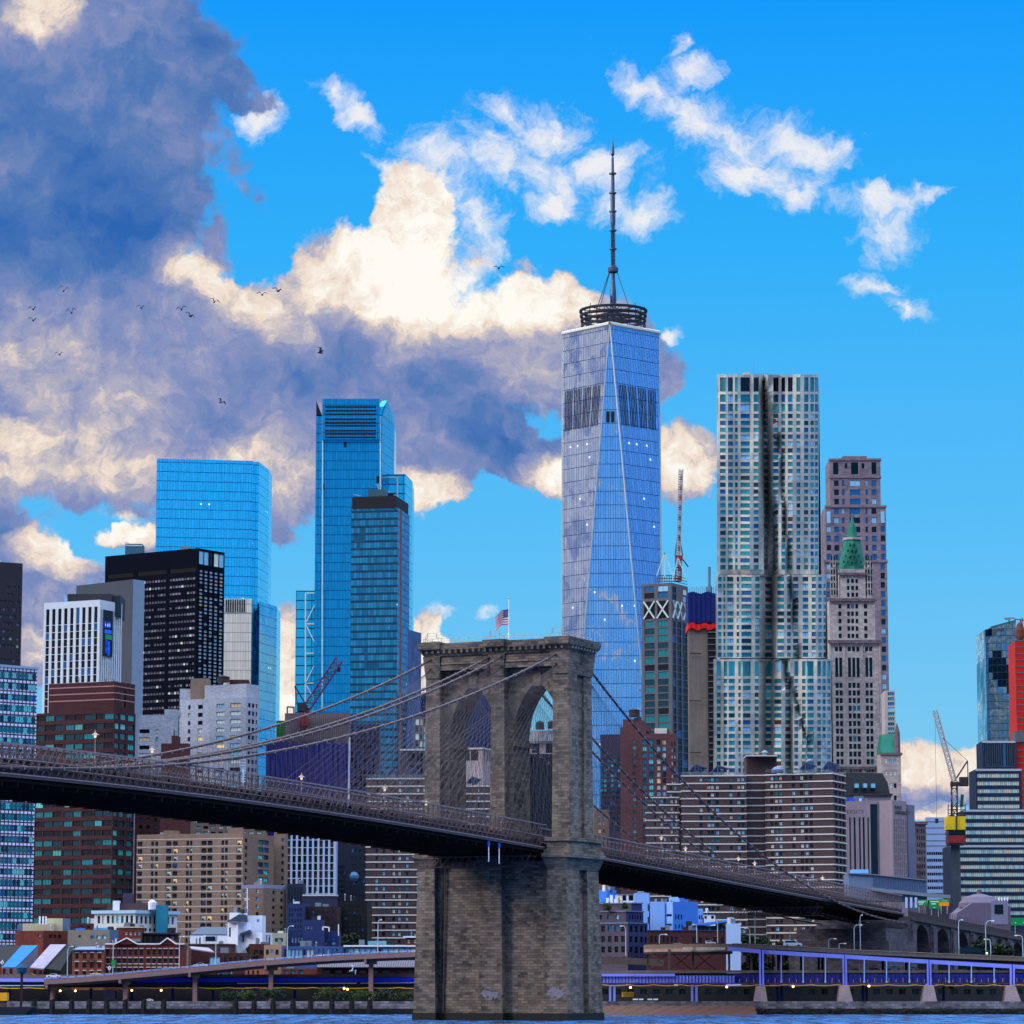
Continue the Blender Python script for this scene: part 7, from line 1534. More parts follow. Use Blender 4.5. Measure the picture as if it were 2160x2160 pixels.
# neoclassical white block
bx = Box_(199, 285, 374, 1920, 1060, 30)
B = bld('neoclassical_building', 'white neoclassical block with cornice and tall upright windows', bx, mat('ivory_render', (.74, .74, .74), .85, var=.1, scale=.3), [W(1931, 28, 16, 1, [(206+i*9.9, 211.5+i*9.9) for i in range(8)], 'flat', 'dh'), W(1957, 28, 8, 1, [(206+i*9.9, 211.5+i*9.9) for i in range(8)])],
        [W(1932, 28, 16, 1, [(287+i*9.4, 292+i*9.4) for i in range(9)], 'dark', 'dh'), W(1957, 28, 8, 1, [(287+i*9.4, 292+i*9.4) for i in range(9)])], cornice=(1.0, .7), trim=[mat('pale_blue_cornice', (.58, .70, .80), .7, var=.05)])
roofbox(B, 226, 312, 1905, 1921, 1066, 8, M_brown); roofbox(B, 329, 352, 1909, 1921, 1066, 5, mat('teal_unit', (.10, .45, .55), .6, var=.1)); roofbox(B, 238, 252, 1900, 1906, 1066, 3, M_wht); roofbox(B, 259, 278, 1884, 1906, 1070, 5, mat('mauve_box', (.22, .18, .28), .8, var=.1))
b = MB(); b.lathe(P(321, 1912, 1066), [(1.2, -1), (1.35, 1.3), (.6, 2), (0, 2.1)], 12); part('roof_tank', b, M_wht, B.o)
# red brick and beige boxes
bx = Box_(32, 91, 143, 1963, 1040, 38); B = bld('brick_building', 'plain bright red brick box with blue grey roof huts above the blue roofed house', bx, M_brick2, [W(1971, 20, 5, 1, [(80, 86)], 'blue')], [W(1971, 20, 8, 1, [(104, 110), (113, 119), (123, 129)], 'dark')])
roofbox(B, 36, 92, 1950, 1964, 1046, 6, M_bluegrey); roofbox(B, 48, 113, 1948, 1951, 1045.5, 7, M_cream); roofbox(B, 97, 132, 1937, 1962, 1050, 6, M_cream); roofbox(B, 132, 143, 1937, 1962, 1050.1, 6, M_bluegrey); b = MB()
for x in (84, 91, 97): seg(x, 1950, x, 1933, 1045, .3, b, 0, 6)
part('flue', b, M_white, B.o)
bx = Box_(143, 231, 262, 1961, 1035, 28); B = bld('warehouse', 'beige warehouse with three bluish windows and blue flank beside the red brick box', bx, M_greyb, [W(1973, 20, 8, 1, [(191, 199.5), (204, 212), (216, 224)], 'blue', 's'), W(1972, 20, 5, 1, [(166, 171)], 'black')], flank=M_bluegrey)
roofbox(B, 197, 232, 1957, 1962, 1040, 5, mat('roof_blue_unit', (.30, .60, .80), .5, var=.1)); roofbox(B, 160, 176, 1958, 1962, 1040, 4, M_bld)
bx = Box_(165, 197, 200, 1948, 1075, 3); bld('brick_house', 'low dark red brick house peeping between beige warehouse and white block', bx, M_brick, [W(1953, 20, 4, 1, [(170, 176), (184, 190)])])
bx = Box_(250, 298, 300, 1955, 1010, 3); bld('brick_house', 'small red brick penthouse with pale roof in front of the white neoclassical block', bx, M_brick2, [W(1965, 20, 8, 1, (262, 298, 4, .6), 'pale')], cornice=(.3, .3), trim=[M_cream])
bx = Box_(296, 371, 374, 1968, 1012, 3); bld('roof_terrace_house', 'dark terrace house with timber posts behind the gabled brick row', bx, M_dk, [W(1974, 40, 14, 1, (300, 370, 6, .5), 'dark', 'd')], cornice=(.4, .5), trim=[mat('purple_fascia', (.18, .12, .20), .8, var=.1)])
# sloping roofs
def shed(name, label, top, bot, dt, db, roofm, wallm, right=None, win=None, eave=2.6):
    """mono pitch roof: ridge from top[0] to top[1] at distance dt, eave from bot[0] to bot[1] at db"""
    a, c = P(*bot[0], db), P(*bot[1], db); e, g_ = P(*top[1], dt), P(*top[0], dt); t = thing(name, label, 'building', ((a.x+c.x)/2, db+3, 2.6)); up = Vector((0, 0, -.3)); b = MB(); b.face([a, c, e, g_]); b.face([v+up for v in (a, g_, e, c)]); b.face([a+up, c+up, c, a]); b.face([c+up, e+up, e, c]); b.face([e+up, g_+up, g_, e]); b.face([g_+up, a+up, a, g_])
    part('roof', b, roofm, t); b = MB(); fl = lambda v, z=2.6: Vector((v.x, v.y, z)); u2 = Vector((0, 0, -.35)); a, c, e, g_ = a+u2, c+u2, e+u2, g_+u2
    b.face([fl(a), fl(c), c, a]); b.face([fl(c), fl(e), e, c], 1 if right else 0); b.face([fl(e), fl(g_), g_, e]); b.face([fl(g_), fl(a), a, g_]); part('wall', b, [wallm, right] if right else wallm, t)
    for w_ in (win or []):
        q0, q1 = P(w_[0], w_[3], db-.05), P(w_[1], w_[2], db-.05); b = MB(); b.box(q0.x, q1.x, db-.12, db-.02, q0.z, q1.z); part('window', b, GD, t)
    return t
shed('roofed_house', 'black sloping roofed house at the far left edge beside the blue roof', ((-30, 1995), (62, 1995)), ((-60, 2034), (22, 2034)), 975, 962, mat('black_roof', (.05, .05, .07), .8, var=.2), M_brick2)
BRm = mat('salmon_brick', (.54, .32, .28), .9, var=.12)
shed('roofed_house', 'house with bright blue metal roof and salmon brick front', ((46, 1994), (80, 1994)), ((4, 2040), (33, 2040)), 968, 955, M_broof, BRm, right=mat('lilac_gable', (.46, .44, .52), .85, var=.15), win=[(6, 11.5, 2043, 2054), (20, 26, 2043, 2054)])
shed('roofed_house', 'house with pale patched membrane roof sloping beside the blue one', ((106, 1992), (139, 1992)), ((63, 2040), (92, 2043)), 966, 952, M_lav, M_brick2, right=M_dk, win=[(70, 76, 2046, 2054), (82, 88, 2047, 2055)])
shed('roofed_house', 'house with steep black roof right of the pale membrane roof', ((140, 1992), (158, 1994)), ((97, 2043), (128, 2047)), 967, 953, mat('black_roof', (.05, .05, .07)), M_dk)
bx = Box_(153, 219, 222, 2003, 945, 3); B = bld('brick_house', 'small orange red brick house with four bays and grey hipped roof', bx, mat('orange_brick', (.48, .25, .20), .9, var=.12, scale=.6), [W(2011, 19, 11.5, 3, [(159, 166), (175, 182.5), (190.5, 198), (206.5, 214)], 'dark', 'dh')], fin=False)
for x in (159, 175, 190.5, 206.5):
    for y in (2010, 2029, 2048): c0 = bx.L+bx.U*(bx.uf(x)-.1); B.t.obox(Vector((c0.x, c0.y, bx.zy(y)))+bx.U.cross(Zv)*.01, bx.U*1.25, bx.U.cross(Zv)*.12, Zv*.28)
B.done([mat('orange_brick', (.5, .2, .1))], [M_band], tname='lintel'); b = MB(); p0, p1, p2, p3 = P(152, 2003, 944.5), P(221, 2003, 944.5), P(221, 1996, 952), P(168, 1997, 952); b.extr([p0, p1, p2, p3], (0, .3, -.4)); part('roof', b, mat('lilac_metal_roof', (.40, .46, .60), .5, .2, var=.1), B.o)
for y in (2022,): b = MB(); a, c = P(174, y+6, 944), P(200, y, 944); b.box(a.x, c.x, 943.9, 944.9, a.z+.3, a.z+.45); seg(174, y, 200, y, 944, .05, b); seg(174, y+30, 174, y, 944, .06, b); seg(200, y+30, 200, y, 944, .06, b); part('fire_escape', b, M_louv, B.o)
bx = Box_(222, 388, 390, 1992, 948, 2); cx12 = [(224.5+i*11.8 if i < 7 else 226+i*12.0, 0) for i in range(13)]; cc = [(c[0], c[0]+7) for c in cx12 if c[0] < 380]
B = bld('brick_row', 'long dark red brick row with two white edged gables and three window rows', bx, mat('deep_red_brick', (.36, .15, .14), .9, var=.15, scale=.6), [W(2003, 19, 11.5, 3, cc, 'dark', 'dh')], fin=False)
for a_, b_ in cc:
    for y in (2001.5, 2020.5, 2034, 2041): c0 = bx.L+bx.U*(bx.uf(a_)-.15); B.t.obox(Vector((c0.x, c0.y, bx.zy(y)))+bx.U.cross(Zv)*.01, bx.U*1.2, bx.U.cross(Zv)*.14, Zv*.24)
zb = [(222, 1991), (242, 1991), (267, 1978.5), (290, 1991), (337, 1991), (353, 1978.5), (371, 1991), (389, 1991)]; b = MB()
for x0, x1, xp in ((242, 290, 267), (337, 371, 353)): b.extr([P(x0, 1992, 947.9), P(x1, 1992, 947.9), P(xp, 1978.5, 947.9)], (0, 12, 0))
B.done([mat('deep_red_brick', (.4, .1, .1))], [M_band], tname='lintel'); part('gable', b, mat('deep_red_brick', (.4, .1, .1)), B.o); b = MB()
for p, q_ in zip(zb[:-1], zb[1:]): seg(*p, *q_, 947.6, .22, b)
part('coping', b, M_white, B.o)
# centre left
shed('roofed_house', 'white house with broad slate grey roof beside the modern white house', ((425, 1955), (481, 1955)), ((401, 1971), (481, 1971)), 1012, 1004, mat('slate_blue_roof', (.20, .26, .34), .6, var=.15), M_wht, win=[(430, 457, 1975, 1985)])
bxs = [Box_(480, 502, 520, 1945, 985, 35), Box_(484, 503, 522, 1925, 990, 20), Box_(520, 553, 555, 1931, 994, 6), Box_(504, 553, 575, 1967, 984, 22)]
B = bld('modern_house', 'stacked white modern house with grey sloping roof and bluish shade', bxs, M_wht, {0: [W(1956, 40, 20, 1, [(483, 487)], 'darkteal')], 2: [W(1939, 40, 6, 1, [(542, 547)], 'blue')], 3: [W(1972, 40, 15, 1, [(511, 515)], 'dark')]}, {3: [W(1972, 20, 14, 1, (560, 572, 2, .6), 'blue')]}, fin=False)
B.done([M_wht]); b = MB(); b.extr([P(478, 1944, 984.4), P(521, 1944, 984.4), P(519, 1930, 984.4), P(503, 1929, 984.4)], (0, 5, 0)); part('roof', b, mat('slate_blue_roof', (.2, .26, .34)), B.o); b = MB(); b.extr([P(505, 1969, 983.5), P(526, 1961, 983.5), P(530, 1966, 983.5), P(506, 1971, 983.5)], (0, 4, 0)); part('porch_roof', b, mat('slate_blue_roof', (.2, .26, .34)), B.o)
b = MB(); seg(521.5, 1925, 521.5, 1873, 996, .16, b); seg(514, 1894, 526, 1897, 996, .12, b); solo('aerial', b, M_white, 'tall white aerial mast with crossbar on the modern white house', 'aerial')
low('house', 'cream house with one dark wide window right of the modern white house', (574, 603, 605), 1968, 998, M_cream, [W(1979, 40, 8, 1, [(580, 587), (588, 597)], 'dark', 'd')])
bxs = [Box_(640, 680, 684, 1940, 1005, 3), Box_(604, 640, 642, 1966, 1000, 3), Box_(680, 715, 717, 1964, 1001, 3), Box_(640, 681, 683, 1962, 995, 3, w2=6)]
bld('house', 'stack of dark navy houses with small lit windows left of the trees', bxs, M_navyh, {0: [W(1953, 40, 7, 1, (641, 660, 3, .6), 'flatlit')], 1: [W(1977, 40, 12, 1, (614, 640, 4, .5), 'pale')], 2: [W(1978, 9, 6, 2, [(682, 690), (700, 708)], 'blue', 'd')], 3: []}, {})
b = MB(); seg(681, 1965, 681, 1955, 1000.5, .25, b); seg(681, 1955, 694, 1956, 1000.5, .25, b); seg(694, 1956, 694, 1965, 1000.5, .25, b); seg(714, 1974, 714, 1950, 1000.5, .2, b); part('x', b, M_white) if 0 else solo('roof_frame', b, M_white, 'white pipe frame on the roof of the navy houses', 'roof frame')
low('brick_building', 'dark plum brick shed row behind the ramp with pale blue door', (440, 516, 518), 2010, 950, M_brick, [W(2018, 40, 17, 1, [(442, 464)], 'pale', 's3'), W(2018, 40, 14, 1, (470, 514, 4, .5), 'dark')])
low('brick_building', 'brown shed with white gutter behind the gabled brick row', (398, 484, 486), 1991, 975, M_brown, [W(2000, 30, 6, 1, (402, 440, 3, .4), 'dark')], cornice=(.3, .2), trim=[M_brown]); shed('roofed_house', 'small plum house with white edged low roof behind the ramp', ((400, 1996), (440, 1999)), ((404, 2001), (452, 2008)), 968, 958, M_lav, M_brick)
low('brick_building', 'red brick low house with dark openings left of the beige one', (526, 558, 560), 1991, 972, M_brick, [W(2004, 30, 10, 1, [(536, 545), (548, 556)], 'black', 'd')]); low('brick_building', 'beige house with three blue windows behind the ramp', (557, 594, 596), 1993, 962, mat('rose_beige', (.60, .48, .40), .85, var=.12), [W(2003, 30, 11, 1, [(561, 567), (571, 577), (581, 588)], 'blue')])
low('shopfront_building', 'long low building with pale blue glass front behind the ramp', (595, 722, 724), 1996, 955, mat('dusk_blue_wall', (.20, .28, .48), .7, var=.15), [W(2002, 30, 20, 1, (598, 662, 8, .8), 'pale', 's'), W(2001, 30, 16, 1, (668, 716, 5, .5), 'blue', 's')], w2=10)
low('shed', 'long pale roofed shed with light blue glazing beside the tower foot', (729, 880, 882), 1994, 958, mat('glazing_blue', (.28, .42, .58), .4, .2, var=.12), [W(2000, 30, 10, 1, (734, 878, 12, .85), 'pale', 's')], cornice=(.4, .6), trim=[M_wht], w2=10)
low('brick_house', 'small red gatehouse with white cornice left of the tower foot', (855, 892, 893), 1975, 975, M_brick2, [W(1981, 30, 9, 1, [(859, 865), (872, 879)], 'flatlit')], cornice=(.4, .6), trim=[M_wht]); b = MB(); a, c = P(776, 1996, 965), P(815, 1985, 965); b.box(a.x, c.x, 965, 965.4, a.z, c.z)
solo('panel', b, mat('pale_sign_teal', (.42, .60, .64), .7, var=.25, scale=1), 'pale teal board standing on the long shed roof', 'board')
low('warehouse', 'brick warehouse with ribbed purple grey roof seen beneath the ramp', (668, 882, 884), 2040, 930, M_brick, [W(2046, 30, 8, 1, (676, 878, 8, .6), 'dark', 'd')], w2=8); b = MB(); b.extr([P(668, 2040, 929), P(882, 2040, 929), P(882, 2026, 935), P(672, 2026, 935)], (0, .3, -.3)); [seg(672+i*5, 2026, 669+i*5, 2040, 929.5, .06, b, 1) for i in range(42)]; solo('ribbed_roof', b, [mat('purple_grey_roof', (.30, .27, .34), .6, var=.1), M_iron_d], 'ribbed purple grey roof under the ramp beside the tower', 'roof')
low('brick_building', 'red brick front with teal and pink posters beneath the ramp', (594, 668, 670), 2043, 932, M_brick2, [W(2046, 30, 9, 1, [(600, 607), (614, 622), (630, 640)], 'teal', 'd')], w2=8); low('brick_building', 'pink brick arcade beneath the ramp left of the posters', (517, 562, 564), 2042, 934, BRm, [W(2047, 30, 8, 1, [(522, 526), (532, 536), (542, 546)], 'black', 'd')], w2=8)
low('service_block', 'tall grey service block between navy office and banded apartments', (606, 640, 642), 1906, 1120, M_navyh, [W(1915, 12, 7, 5, (608, 638, 5, .5), 'dark')])
low('brick_building', 'dark plum block behind the navy houses', (640, 712, 714), 1912, 1125, mat('plum_dark', (.14, .09, .12), .9, var=.2), [W(1920, 14, 7, 4, (645, 708, 6, .4), 'dark')]); low('service_block', 'near black block in shade behind the trees left of the banded apartments', (712, 775, 777), 1900, 1135, M_dk, [W(1910, 12, 6, 6, (716, 770, 6, .5), 'dark')])
# ================================================================= low buildings, right
M_gbr = blocks('grey_brown_brick', (.34, .30, .34), .8, .35, .04, .3, col2=(.26, .24, .30), big=.06, bump=0); M_gbl = blocks('grey_brown_brick_shaded', (.20, .22, .40), .8, .35, .04, .3, col2=(.16, .18, .34), big=.06, bump=0)  # second brick: bluish shade put into a darker copy for the flank
bxs = [Box_(1255, 1324, 1366, 1946, 985, 34), Box_(1255, 1320, 1357, 1921, 990, 34), Box_(1262, 1332, 1349, 1904, 996, 34)]; bxs[1].z0 = bxs[0].z1; bxs[2].z0 = bxs[1].z1
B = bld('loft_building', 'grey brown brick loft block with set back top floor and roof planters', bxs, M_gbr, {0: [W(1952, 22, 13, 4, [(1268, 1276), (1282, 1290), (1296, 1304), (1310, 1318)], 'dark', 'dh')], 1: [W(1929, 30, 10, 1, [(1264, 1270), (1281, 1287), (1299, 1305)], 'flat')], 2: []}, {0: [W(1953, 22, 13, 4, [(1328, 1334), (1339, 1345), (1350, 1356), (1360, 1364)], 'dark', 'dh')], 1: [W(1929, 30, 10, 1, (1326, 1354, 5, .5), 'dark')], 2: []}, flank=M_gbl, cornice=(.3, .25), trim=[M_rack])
low('house', 'cream windowed penthouse with dark frames behind the loft block', (1298, 1355, 1358), 1884, 1030, M_wht, [W(1888, 30, 12, 1, [(1305, 1312), (1313, 1321)], 'flatlit', 'd'), W(1888, 30, 12, 1, [(1326, 1336), (1343, 1352)], 'dark', 'd')], cornice=(.3, .3), trim=[M_brown]); low('house', 'sky blue rendered house beside the tower flank', (1255, 1279, 1300), 1877, 1050, M_bld, a=30)
b = MB(); 
for x, y0, y1 in ((1274, 1865, 1880), (1282, 1894, 1906), (1290, 1888, 1906), (1299, 1896, 1906)): seg(x, y1, x, y0, 1028, .5, b, 0, 8)
solo('roof_vents', b, M_white, 'white roof vents standing on the loft block', 'vents')
bxs = [Box_(1337, 1369, 1371, 1884, 1012, 3), Box_(1371, 1402, 1404, 1902, 1011, 3), Box_(1403, 1419, 1472, 1902, 1008, 62), Box_(1411, 1433, 1450, 1892, 1016, 30), Box_(1470, 1483, 1484, 1917, 1020, 3)]
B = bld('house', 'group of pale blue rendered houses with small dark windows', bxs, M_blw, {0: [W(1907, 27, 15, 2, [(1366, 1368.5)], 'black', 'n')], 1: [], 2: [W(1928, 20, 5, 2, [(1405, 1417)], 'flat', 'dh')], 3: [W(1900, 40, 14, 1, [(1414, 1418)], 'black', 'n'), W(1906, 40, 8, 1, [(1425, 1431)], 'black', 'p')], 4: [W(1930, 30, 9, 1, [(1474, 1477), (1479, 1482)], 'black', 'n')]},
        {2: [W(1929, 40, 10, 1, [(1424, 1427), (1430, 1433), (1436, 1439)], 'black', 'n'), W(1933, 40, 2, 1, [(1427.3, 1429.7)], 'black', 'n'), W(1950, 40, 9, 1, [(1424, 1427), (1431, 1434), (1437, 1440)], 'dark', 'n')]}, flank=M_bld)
low('house', 'small white villa with dark windows behind the blue slanted roof', (1483, 1508, 1512), 1926, 1030, M_wht, [W(1932, 30, 6, 1, [(1486, 1491), (1500, 1506)], 'dark', 'd')], cornice=(.3, .3), trim=[M_dk])
low('brick_building', 'long plum brick hall with dark windows right of the grey loft block', (1366, 1548, 1552), 1962, 975, M_brick, [W(1975, 30, 13, 1, (1370, 1430, 7, .55), 'dark', 'dh'), W(1977, 30, 12, 1, [(1460, 1467), (1474, 1481), (1488, 1494), (1505, 1511), (1520, 1527), (1535, 1541)], 'black', 'dh')], cornice=(.3, .2), trim=[M_navyh], w2=12)
T_ = low('pavilion', 'glazed pavilion with blue butterfly roof on top of the brick hall', (1470, 1531, 1534), 1953, 980, M_navyh, [W(1956, 30, 10, 1, (1474, 1528, 6, .6), 'darkteal', 'd')], w2=8)
b = MB(); b.extr([P(1461, 1950, 978), P(1535, 1940, 978), P(1535, 1943.5, 978), P(1500, 1951, 978), P(1461, 1952, 978)][::-1], (0, 12, 0)); part('roof', b, M_bld, T_.o)
low('house', 'pale blue white block at the end of the brick hall before the trees', (1531, 1562, 1564), 1948, 968, mat('moon_white', (.60, .68, .84), .8, var=.05), w2=10)
low('grandstand', 'grey service hut on the brick hall', (1440, 1462, 1464), 1955, 985, M_brick, w2=8)
# canopy hall near the anchorage
b = MB(); d = 1150; t = thing('ribbed_hall', 'low grey blue ribbed hall with flat canopy left of the green signs', 'hall', (P(1870, 1880, d).x, d+10, 2.6))
b.extr([P(1791, 1900, d), P(1955, 1900, d), P(1955, 1857, d), P(1840, 1845, d), P(1791, 1842, d)], (0, 20, 0)); part('wall', b, mat('hall_grey_blue', (.36, .42, .54), .7, var=.12), t)
b = MB()
for x in range(1842, 1956, 5): seg(x, 1849+(x-1842)*.1, x, 1882, d-.3, .22, b)
part('rib', b, mat('hall_rib', (.26, .34, .48), .6, var=0), t); b = MB(); ribbon(b, [(1840, 1872), (1955, 1884), (2005, 1888)], 0, 7, d-3, 3); ribbon(b, [(1788, 1842), (1842, 1845), (1957, 1857)], 1.2, .6, d-.8, 4); part('canopy', b, mat('canopy_grey', (.42, .46, .52), .7, var=.1), t)
pxbox(1798, 1832, 1834, 1842, d+2, 8, mat('unit_pale_blue', (.45, .66, .84), .5, var=.05), 'roof_unit', t)
b = MB()
for x in (1912, 1922, 1932): seg(x, 1893, x, 1915, 1100, .5, b)
solo('bollard_row', b, M_rail_b, 'three pale upright posts where the truss meets the stone viaduct', 'posts')
d = 1120; t = thing('domed_building', 'plain mauve grey building with low dome and dark square opening behind the viaduct', 'building', (P(2070, 1940, d).x, d+12, 2.6)); Mdm = mat('mauve_grey_render', (.36, .32, .40), .85, var=.15)
b = MB(); b.extr([P(2008, 1980, d), P(2132, 1980, d), P(2132, 1912, d), P(2090, 1905, d), P(2050, 1905, d), P(2020, 1925, d)], (0, 25, 0)); part('wall', b, Mdm, t); b = MB(); c = P(2066, 1908, d+10); b.lathe((c.x, c.y, c.z-1), [(7.2, 0), (7, 1.5), (5, 3.4), (2, 4.4), (.8, 4.6), (.8, 6), (0, 6.2)], 18); part('dome', b, Mdm, t)
pxbox(2098, 2116, 1908, 1928, d-.3, .5, GK, 'opening', t); pxbox(2091, 2126, 1900, 1950, d-.2, 3, mat('mauve_pale', (.44, .42, .52), .85, var=.1), 'bay', t); b = MB()
for x in (2107, 2113, 2119, 2125): seg(x, 1902, x, 1893, d+3, .22, b, 0, 6)
part('flue', b, M_white, t)
low('building', 'dark grey block below the domed building behind the viaduct', (1955, 2010, 2012), 1905, 1140, mat('dusk_grey', (.16, .16, .22), .85, var=.15))
# ================================================================= trees and shrubs
M_leaf = [mat('leaf_dark', (.11, .17, .09), .8, var=.4, scale=.5), mat('leaf_olive', (.20, .24, .10), .8, var=.4, scale=.5)]; M_bark = mat('bark', (.16, .12, .10), .9, var=.2)
def tree(px, ytop, ybase, wpx, d, label, cat='tree', leaf=0, n=1500, name='tree', grp=None, sq=1.0):
    base = P(px, ybase, d); base.z = min(base.z, 3.4); top = zat(px, ytop, d); H = top-base.z; R = wpx*d/FP/2; t = thing(name, label, cat, base, random.random()*6, grp)
    b = MB(); th = H*.45; b.bar((0, 0, 0), (.1, 0, th), max(.06, H*.022), 0, 6); limbs = []
    for k in range(6): a = k*1.05+random.random(); e = Vector((math.cos(a)*R*.55, math.sin(a)*R*.55, th+H*random.uniform(.1, .32))); b.bar((.1*.7, 0, th*.7), e, max(.03, H*.01), 0, 5); limbs.append(e)
    part('trunk', b, M_bark, t, world=False)
    b = MB(); cl = [(Vector((random.gauss(0, .42)*R, random.gauss(0, .42)*R, H*random.uniform(.38, .86))), R*random.uniform(.28, .5)) for _ in range(14)]
    for i in range(n):
        c, r = random.choice(cl); v = Vector((random.gauss(0, 1), random.gauss(0, 1), random.gauss(0, .8))); v = v.normalized()*r*random.uniform(.55, 1.08)+c; v.z = min(max(v.z, H*.18), H); s_ = random.uniform(.22, .5)*max(.6, H/12); a = Vector((random.gauss(0, 1), random.gauss(0, 1), random.gauss(0, 1))).normalized(); u = a.orthogonal().normalized()*s_; w_ = a.cross(u).normalized()*s_*.7
        b.face([v-u, v-w_, v+u, v+w_])
    part('crown', b, M_leaf[leaf], t, world=False); return t
TG = 'trees behind the riverside highway'
for a_ in [(735, 1958, 2000, 52, 980, 'large dark tree left of the banded slab beside the tower'), (762, 1966, 2000, 40, 978, 'olive tree against the foot of the banded slab by the tower', 'tree', 1), (715, 1972, 2000, 36, 982, 'smaller dark tree right of the navy houses'), (545, 1981, 2000, 40, 975, 'low dark tree under the modern white house'), (300, 1972, 2000, 30, 1008, 'olive tree on the terrace beside the gabled brick row', 'tree', 1),
           (1585, 1955, 1995, 48, 990, 'dark tree right of the pale block at the brick hall end'), (1620, 1958, 1995, 50, 992, 'middle dark tree before the brown slabs on the right'), (1660, 1960, 1998, 48, 994, 'dark tree above the large white estate car'), (1706, 1965, 2002, 40, 1000, 'dark tree beside the anchorage vault'), (2075, 1975, 2015, 60, 960, 'dark tree against the viaduct right of the coach'), (2112, 1980, 2015, 50, 962, 'last dark tree against the viaduct at the right')]: tree(*a_, grp=TG)
for k, (x, yt, w_, lab) in enumerate([(482, 2092, 52, 'low bush over the sea wall, leftmost of the row'), (520, 2090, 46, 'low bush over the sea wall beside the leftmost'), (578, 2088, 56, 'bushy shrub around the fourth ramp pier'), (690, 2083, 50, 'round shrub midway between fourth and fifth ramp piers'), (728, 2092, 50, 'low shrub left of the fifth ramp pier'), (770, 2090, 44, 'shrub at the fifth ramp pier'), (815, 2086, 56, 'tall shrub right of the fifth ramp pier'), (856, 2089, 50, 'shrub next to the stone tower foot')]): tree(x, yt, 2114, w_, DS+4, lab, 'shrub', k % 2, 900, 'shrub', 'shrubs along the sea wall')
for x, y in ((1281, 1908), (1318, 1906)): 
    b = MB(); c = P(x, y+11, 992)
    for i in range(160): v = c+Vector((random.gauss(0, .55), random.gauss(0, .4), abs(random.gauss(0, .8)))); a = Vector((random.gauss(0, 1), random.gauss(0, 1), 1)).normalized(); u = a.orthogonal()*.3; b.face([v-u, v-a.cross(u)*.7, v+u, v+a.cross(u)*.7])
    solo('planter_shrub', b, M_leaf[1], 'olive shrub on the loft block terrace, '+('left one' if x < 1300 else 'right one'), 'shrub', 'terrace shrubs')
# ================================================================= gulls
M_gull = mat('gull_grey', (.30, .30, .36), .9, var=0); M_gullw = mat('gull_white', (.82, .82, .84), .8, var=0)
def gull(px, py, d, rot, flap, roll, label, m_=None, span=1.0):
    b = MB(); s = span/2
    prof = [(-.30, .01), (-.2, .05), (0, .09), (.18, .06), (.27, .045), (.34, .008)]      # body along x
    for (x0, r0), (x1, r1) in zip(prof[:-1], prof[1:]):
        for i in range(6): a0, a1 = math.pi*i/3, math.pi*(i+1)/3; b.face([(x0, r0*math.cos(a0), r0*math.sin(a0)), (x0, r0*math.cos(a1), r0*math.sin(a1)), (x1, r1*math.cos(a1), r1*math.sin(a1)), (x1, r1*math.cos(a0), r1*math.sin(a0))])
    for sy in (-1, 1):
        sec = [(0, .14, -.12, 0), (.42, .12, -.10, flap*.30), (1, -.08, -.16, flap*.16-.04)]
        for (u0, l0, t0, z0), (u1, l1, t1, z1) in zip(sec[:-1], sec[1:]): 
            q4 = [(l0, sy*u0*s, z0), (l1, sy*u1*s, z1), (t1, sy*u1*s, z1), (t0, sy*u0*s, z0)]; b.face(q4); b.face([(x, y, z-.02) for x, y, z in q4[::-1]])
    b.face([(-.3, -.02, 0), (-.3, .02, 0), (-.46, .09, 0), (-.46, -.09, 0)])
    me = mesh('gull', b, [m_ or M_gull]); o = bpy.data.objects.new('gull', me); COL.objects.link(o); o.location = P(px, py, d); o.rotation_euler = (roll, 0, rot); tag(o, label, 'gull', 'gulls flying in the sky')
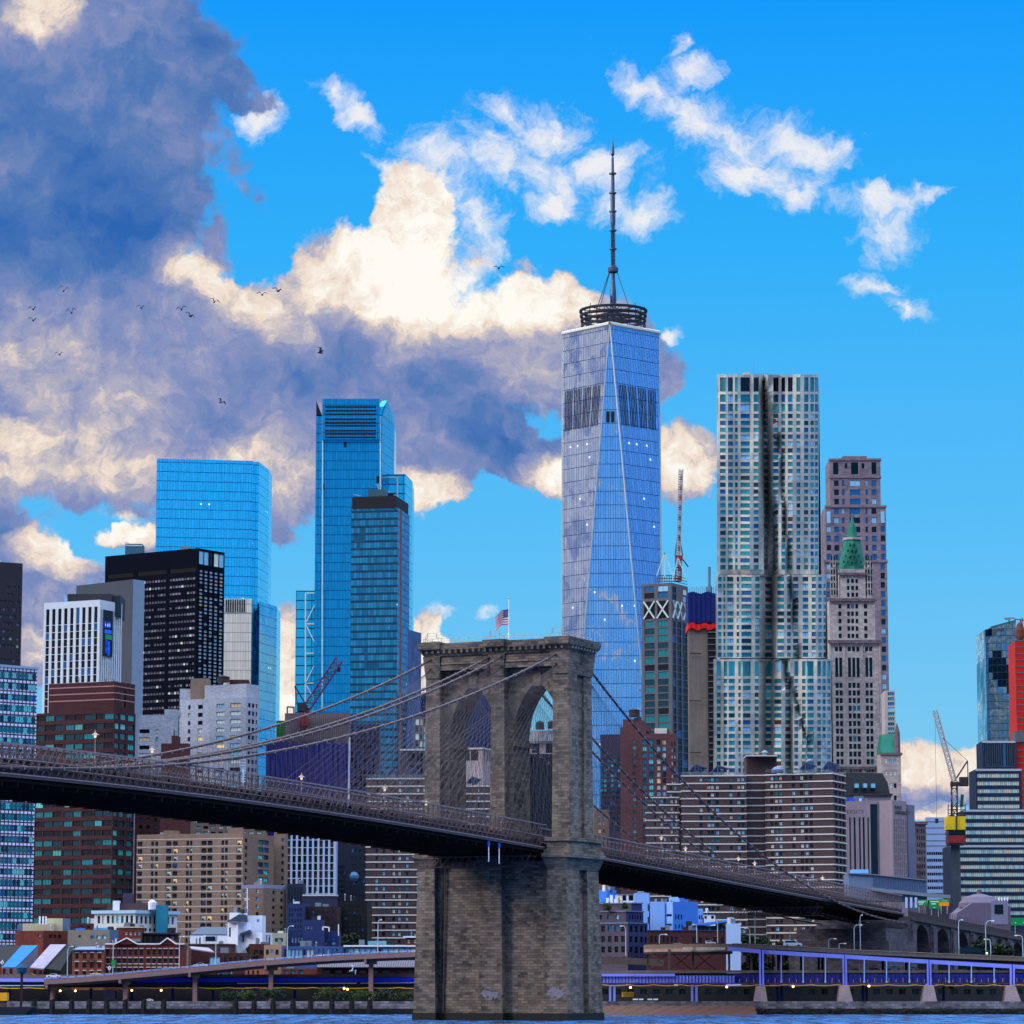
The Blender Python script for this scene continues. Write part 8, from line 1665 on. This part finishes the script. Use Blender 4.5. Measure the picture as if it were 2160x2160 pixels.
for a_ in [(134, 614, 300, 1.7, 1.6, .3, 'gull against the dark cloud, topmost of the left flock'), (70, 653, 320, 1.4, 1, 0, 'small gull against the grey cloud near the left edge, upper one'), (70, 676, 290, 1.5, .8, .2, 'gull against the grey cloud near the left edge, lower one'), (151, 660, 290, 1.6, 1.4, -.2, 'gull with arched wings right of the left edge pair'), (298, 650, 330, 1.5, 1, .1, 'small gull alone between the left and the middle flock'),
           (383, 653, 290, 1.6, 1, -.2, 'gull in the middle pair, upper left'), (401, 667, 270, 1.2, .8, .5, 'gull in the middle pair, lower right'), (452, 637, 300, 1.9, 1, .3, 'gull at the edge of the bright cloud'), (553, 622, 290, 1.6, .9, 0, 'gull over the bright cloud edge, left of two'), (586, 614, 260, 1.3, .8, .3, 'gull over the bright cloud edge, right of two'), (126, 748, 330, 1.6, 1, 0, 'small gull low in the grey cloud at the left'),
           (466, 849, 300, 2.3, 1, .5, 'tilted gull above the azure glass slab'), (675, 744, 280, .6, 1.4, .7, 'dark banking gull above the tallest blue tower'), (1052, 566, 270, 1.6, .7, 0, 'gull with level wings left of the spire')]: gull(*a_)
gull(742, 2048, 420, .9, 2.0, .9, 'white gull banking low before the blue highway left of the tower', M_gullw, 1.5)
gull(50, 0, 1, 0, 0, 0, '') if 0 else None

# small things on the quay
pxbox_('container', 'yellow site container on the quay right of the tower foot', 'container', 1313, 1337, 2093, 2103, 912, 4, M_ylw)
for k, (x0, x1) in enumerate(((1335, 1346), (1348, 1357), (1366, 1376), (1378, 1388))): pxbox_('barrier', 'low white barrier on the quay behind the beach, '+['far left one', 'second from the left', 'third from the left', 'far right one'][k], 'barrier', x0, x1, 2106.5, 2109.5, 889, .5, M_white)['group'] = 'white barriers on the quay'
pxbox_('container', 'red container under the violet highway near the right edge', 'container', 2005, 2012, 2079, 2086, 905, 4, M_red); pxbox_('stall', 'small lilac kiosk with white front on the quay beneath the ramp', 'kiosk', 219, 243, 2090, 2108, 908, 4, mat('kiosk_lilac', (.50, .46, .58), .8, var=.15))
for x0, x1, y, col, lab in ((305, 322, 2112, 'white', 'white car parked on the quay between the ramp piers'), (549, 562, 2112, 'dark', 'dark car parked beside the fourth ramp pier')): car(x0, x1, y, 889, col, lab)
